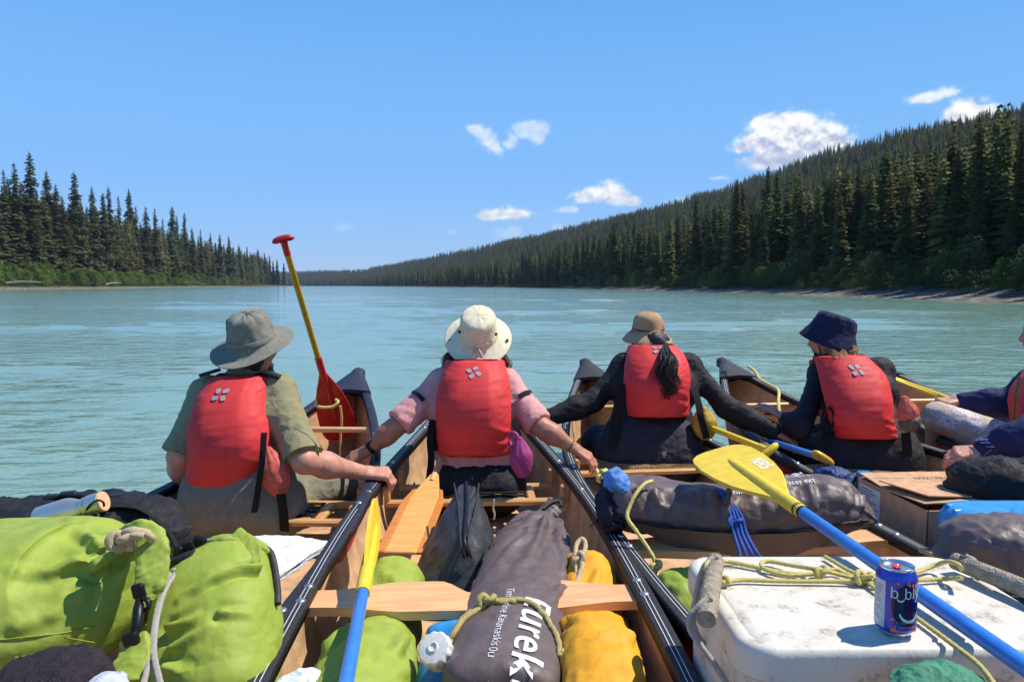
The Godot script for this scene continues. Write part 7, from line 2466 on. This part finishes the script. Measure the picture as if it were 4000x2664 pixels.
	for k in 7:
		var z := Shape.new()
		var a0 := Vector3(1.624, 0.470, -2.550)
		z.tube(cling(smooth_line([a0 + Vector3(0.004 * k, 0, 0), a0.lerp(Vector3(1.732, 0.467, -2.360), 0.35) + Vector3(0, 0.035 - 0.020 * k, 0.02 * k), a0.lerp(Vector3(1.732, 0.467, -2.360), 0.8) + Vector3(0, 0.05 - 0.032 * k, 0.03 * k)], 8), s, 0.0), 0.0028, 6)
		part("gather", z, M.pack_black, bb)
	s = bag_shape([Vector3(1.263, 0.322, -2.980), Vector3(1.320, 0.312, -2.940), Vector3(1.365, 0.291, -2.900), Vector3(1.397, 0.302, -2.860), Vector3(1.411, 0.343, -2.860)], [0.045, 0.065, 0.065, 0.05, 0.04], [0.035, 0.055, 0.055, 0.04, 0.014], Vector3.UP, 2.4, 0.006, 12.0, [0.0, 0.1], 60)
	soft("dry_bag", "small navy blue roll-top dry bag beside the blue bottle", "dry bag", s, M.sack_blue)
	o = thing("bottle", "teal blue drinking bottle standing between the navy dry bag and the cardboard box", "bottle", Vector3(1.376, 0.232, -2.800))
	s = Shape.new()
	var bx := Transform3D(Basis(), Vector3(Vector3(1.376, 0.232, -2.800).x, 0.20, -2.80))
	s.lathe([Vector2(0, 0), Vector2(0.030, 0.002), Vector2(0.033, 0.01), Vector2(0.033, 0.085), Vector2(0.028, 0.095), Vector2(0.027, 0.102), Vector2(0.033, 0.112), Vector2(0.033, 0.14), Vector2(0.026, 0.15)], bx, 32)
	part("flask", s, surf("bottle_teal", rgb(20, 110, 150), 0.25, 4.0, 0.9, 0.02, "grain", 0.6), o)
	s = Shape.new()
	s.lathe([Vector2(0.029, 0.145), Vector2(0.030, 0.150), Vector2(0.030, 0.170), Vector2(0.026, 0.176), Vector2(0, 0.176)], bx, 28)
	part("cap", s, surf("cap_teal", rgb(30, 130, 190), 0.3, 4.0, 0.9, 0.02, "grain", 0.6), o)
	s = Shape.new()
	s.tube(smooth_line([bx * Vector3(-0.034, 0.155, 0), bx * Vector3(-0.05, 0.13, 0.01), bx * Vector3(-0.048, 0.09, 0.012), bx * Vector3(-0.034, 0.08, 0.01)], 6), 0.006, 8)
	part("carry_loop", s, M.black_plastic, o)
	rope("yellow painter rope lying along the bow of the cardboard box's canoe", [rope_shape([Vector3(1.531, 0.577, -4.700), Vector3(1.546, 0.556, -4.620), Vector3(1.556, 0.515, -4.560), Vector3(1.586, 0.490, -4.450), Vector3(1.600, 0.472, -4.350), Vector3(1.547, 0.427, -4.200), Vector3(1.518, 0.369, -4.100)], 0.009)], M.rope_yellow)
	text_on("lettering", "84", "Droid Sans", 0.07, 700, false, Vector3(1.414, 0.493, -4.800), (Vector3(1.401, 0.491, -4.620) - Vector3(1.414, 0.493, -4.800)).normalized(), Vector3(0, 1, 0.0), M.print_grey, get_node("canoe_003"))

func paddles() -> void:
	paddle("paddle with a red T grip, yellow shaft and red blade standing in the bow", Vector3(-1.075, 1.319, -3.450), Vector3(-0.948, 0.247, -4.020), Vector3(0.25, 0.1, 1), M.shaft_yellow, M.blade_red, M.blade_red, 0.50, 0.19)
	rope("yellow cord looped round the bow handle beside the red blade", [rope_shape([Vector3(-1.047, 0.492, -3.860), Vector3(-1.037, 0.464, -3.840), Vector3(-0.999, 0.456, -3.830), Vector3(-0.948, 0.461, -3.830), Vector3(-0.923, 0.484, -3.840), Vector3(-0.941, 0.492, -3.860)], 0.008), rope_shape([Vector3(-0.917, 0.460, -3.860), Vector3(-0.915, 0.381, -3.880), Vector3(-0.927, 0.293, -3.900), Vector3(-0.936, 0.176, -3.920)], 0.006)], M.rope_yellow)
	var p := paddle("paddle with a yellow blade and blue shaft leaning inside the middle canoe's left side", Vector3(-0.274, 0.375, -1.050), Vector3(-0.455, 0.337, -2.420), Vector3(1, 0.12, -0.02), M.shaft_blue, M.blade_yellow, M.blade_yellow, 0.66, 0.135)
	# laminated wooden paddle
	var tip := Vector3(-0.382, 0.190, -2.420)
	var up := Vector3(-0.323, 0.312, -3.020)
	var ax := (up - tip).normalized()
	var sd := Vector3(1, 0.02, 0.08)
	sd = (sd - ax * sd.dot(ax)).normalized()
	var o := thing("paddle", "laminated wooden paddle with its square blade lying over the seat", "paddle", tip)
	var x := Transform3D(Basis(sd, ax, sd.cross(ax)), tip)
	var s := Shape.new()
	s.prism(PackedVector2Array([Vector2(-0.056, 0.004), Vector2(0.056, 0.004), Vector2(0.056, 0.40), Vector2(0.046, 0.47), Vector2(0.018, 0.60), Vector2(-0.018, 0.60), Vector2(-0.046, 0.47), Vector2(-0.056, 0.40)]), x, 0.011, 0.003)
	part("blade", s, M.blade_light, o)
	for e in [-1.0, 1.0]:
		s = Shape.new()
		s.prism(PackedVector2Array([Vector2(e * 0.0562, 0.004), Vector2(e * 0.072, 0.006), Vector2(e * 0.0835, 0.018), Vector2(e * 0.085, 0.06), Vector2(e * 0.084, 0.36), Vector2(e * 0.062, 0.46), Vector2(e * 0.0465, 0.47), Vector2(e * 0.0562, 0.40)]), x, 0.0105, 0.002)
		part("edge_strip", s, M.blade_edge, o)
	s = Shape.new()
	s.tube(PackedVector3Array([x * Vector3(0, 0.54, 0), x * Vector3(0, 0.66, 0), x * Vector3(0, 1.1, 0)]), [0.012, 0.0145, 0.0145], 14)
	part("shaft", s, M.ash, o)
	s = Shape.new()
	s.box(x * Vector3(0, 1.12, 0), Vector3(0.06, 0.045, 0.024), 0.01, x.basis)
	part("grip", s, M.ash, o)
	# the big yellow blade over the cooler
	p = paddle("paddle with a broad yellow blade and blue shaft lying across the white cooler", Vector3(0.794, 0.514, -1.060) + (Vector3(0.794, 0.514, -1.060) - Vector3(0.743, 0.525, -1.900)).normalized() * 0.25, Vector3(0.671, 0.554, -2.390), Vector3(-0.25, 1, 0.35), M.shaft_blue, M.blade_yellow, M.blade_yellow, 0.56, 0.205)
	var tp := Vector3(0.671, 0.554, -2.390)
	var gp := Vector3(0.794, 0.514, -1.060) + (Vector3(0.794, 0.514, -1.060) - Vector3(0.743, 0.525, -1.900)).normalized() * 0.25
	ax = (tp - gp).normalized()
	s = Shape.new()
	var nk := tp - ax * 0.56
	s.tube(PackedVector3Array([nk - ax * 0.055, nk - ax * 0.0545, nk - ax * 0.028, nk - ax * 0.0275]), [0.0150, 0.0168, 0.0185, 0.0150], 18)
	part("collar", s, M.black_plastic, p)
	var nn := Vector3(-0.25, 1, 0.35)
	nn = (nn - ax * nn.dot(ax)).normalized()
	var sd2 := ax.cross(nn)
	text_on("lettering", "NRS", "Droid Sans", 0.038, 700, true, tp - ax * 0.19 + sd2 * 0.028 + nn * 0.0064, -ax, sd2, M.print_white, p)
	# yellow shaft with its T grip behind the ponytailed woman
	paddle("paddle with a yellow shaft and T grip leaning out between the two right canoes", Vector3(1.103, 0.394, -3.080), Vector3(0.871, 0.371, -4.400), Vector3(-0.55, 0.8, 0.25), M.blade_yellow, M.blade_yellow, M.blade_yellow, 0.45, 0.16)
	paddle("paddle with a blue shaft and amber T grip above the navy dry bag", Vector3(1.292, 0.387, -2.980), Vector3(1.348, 0.246, -4.200), Vector3(0.5, 0.8, 0.1), M.shaft_blue, M.blade_yellow, M.grip_amber, 0.45, 0.16)
	paddle("paddle with a yellow blade and blue shaft on the far right gunwale", Vector3(2.619, 0.359, -3.550), Vector3(2.461, 0.511, -4.750), Vector3(0.2, 1, 0.3), M.shaft_blue, M.blade_yellow, M.grip_amber, 0.62, 0.10)
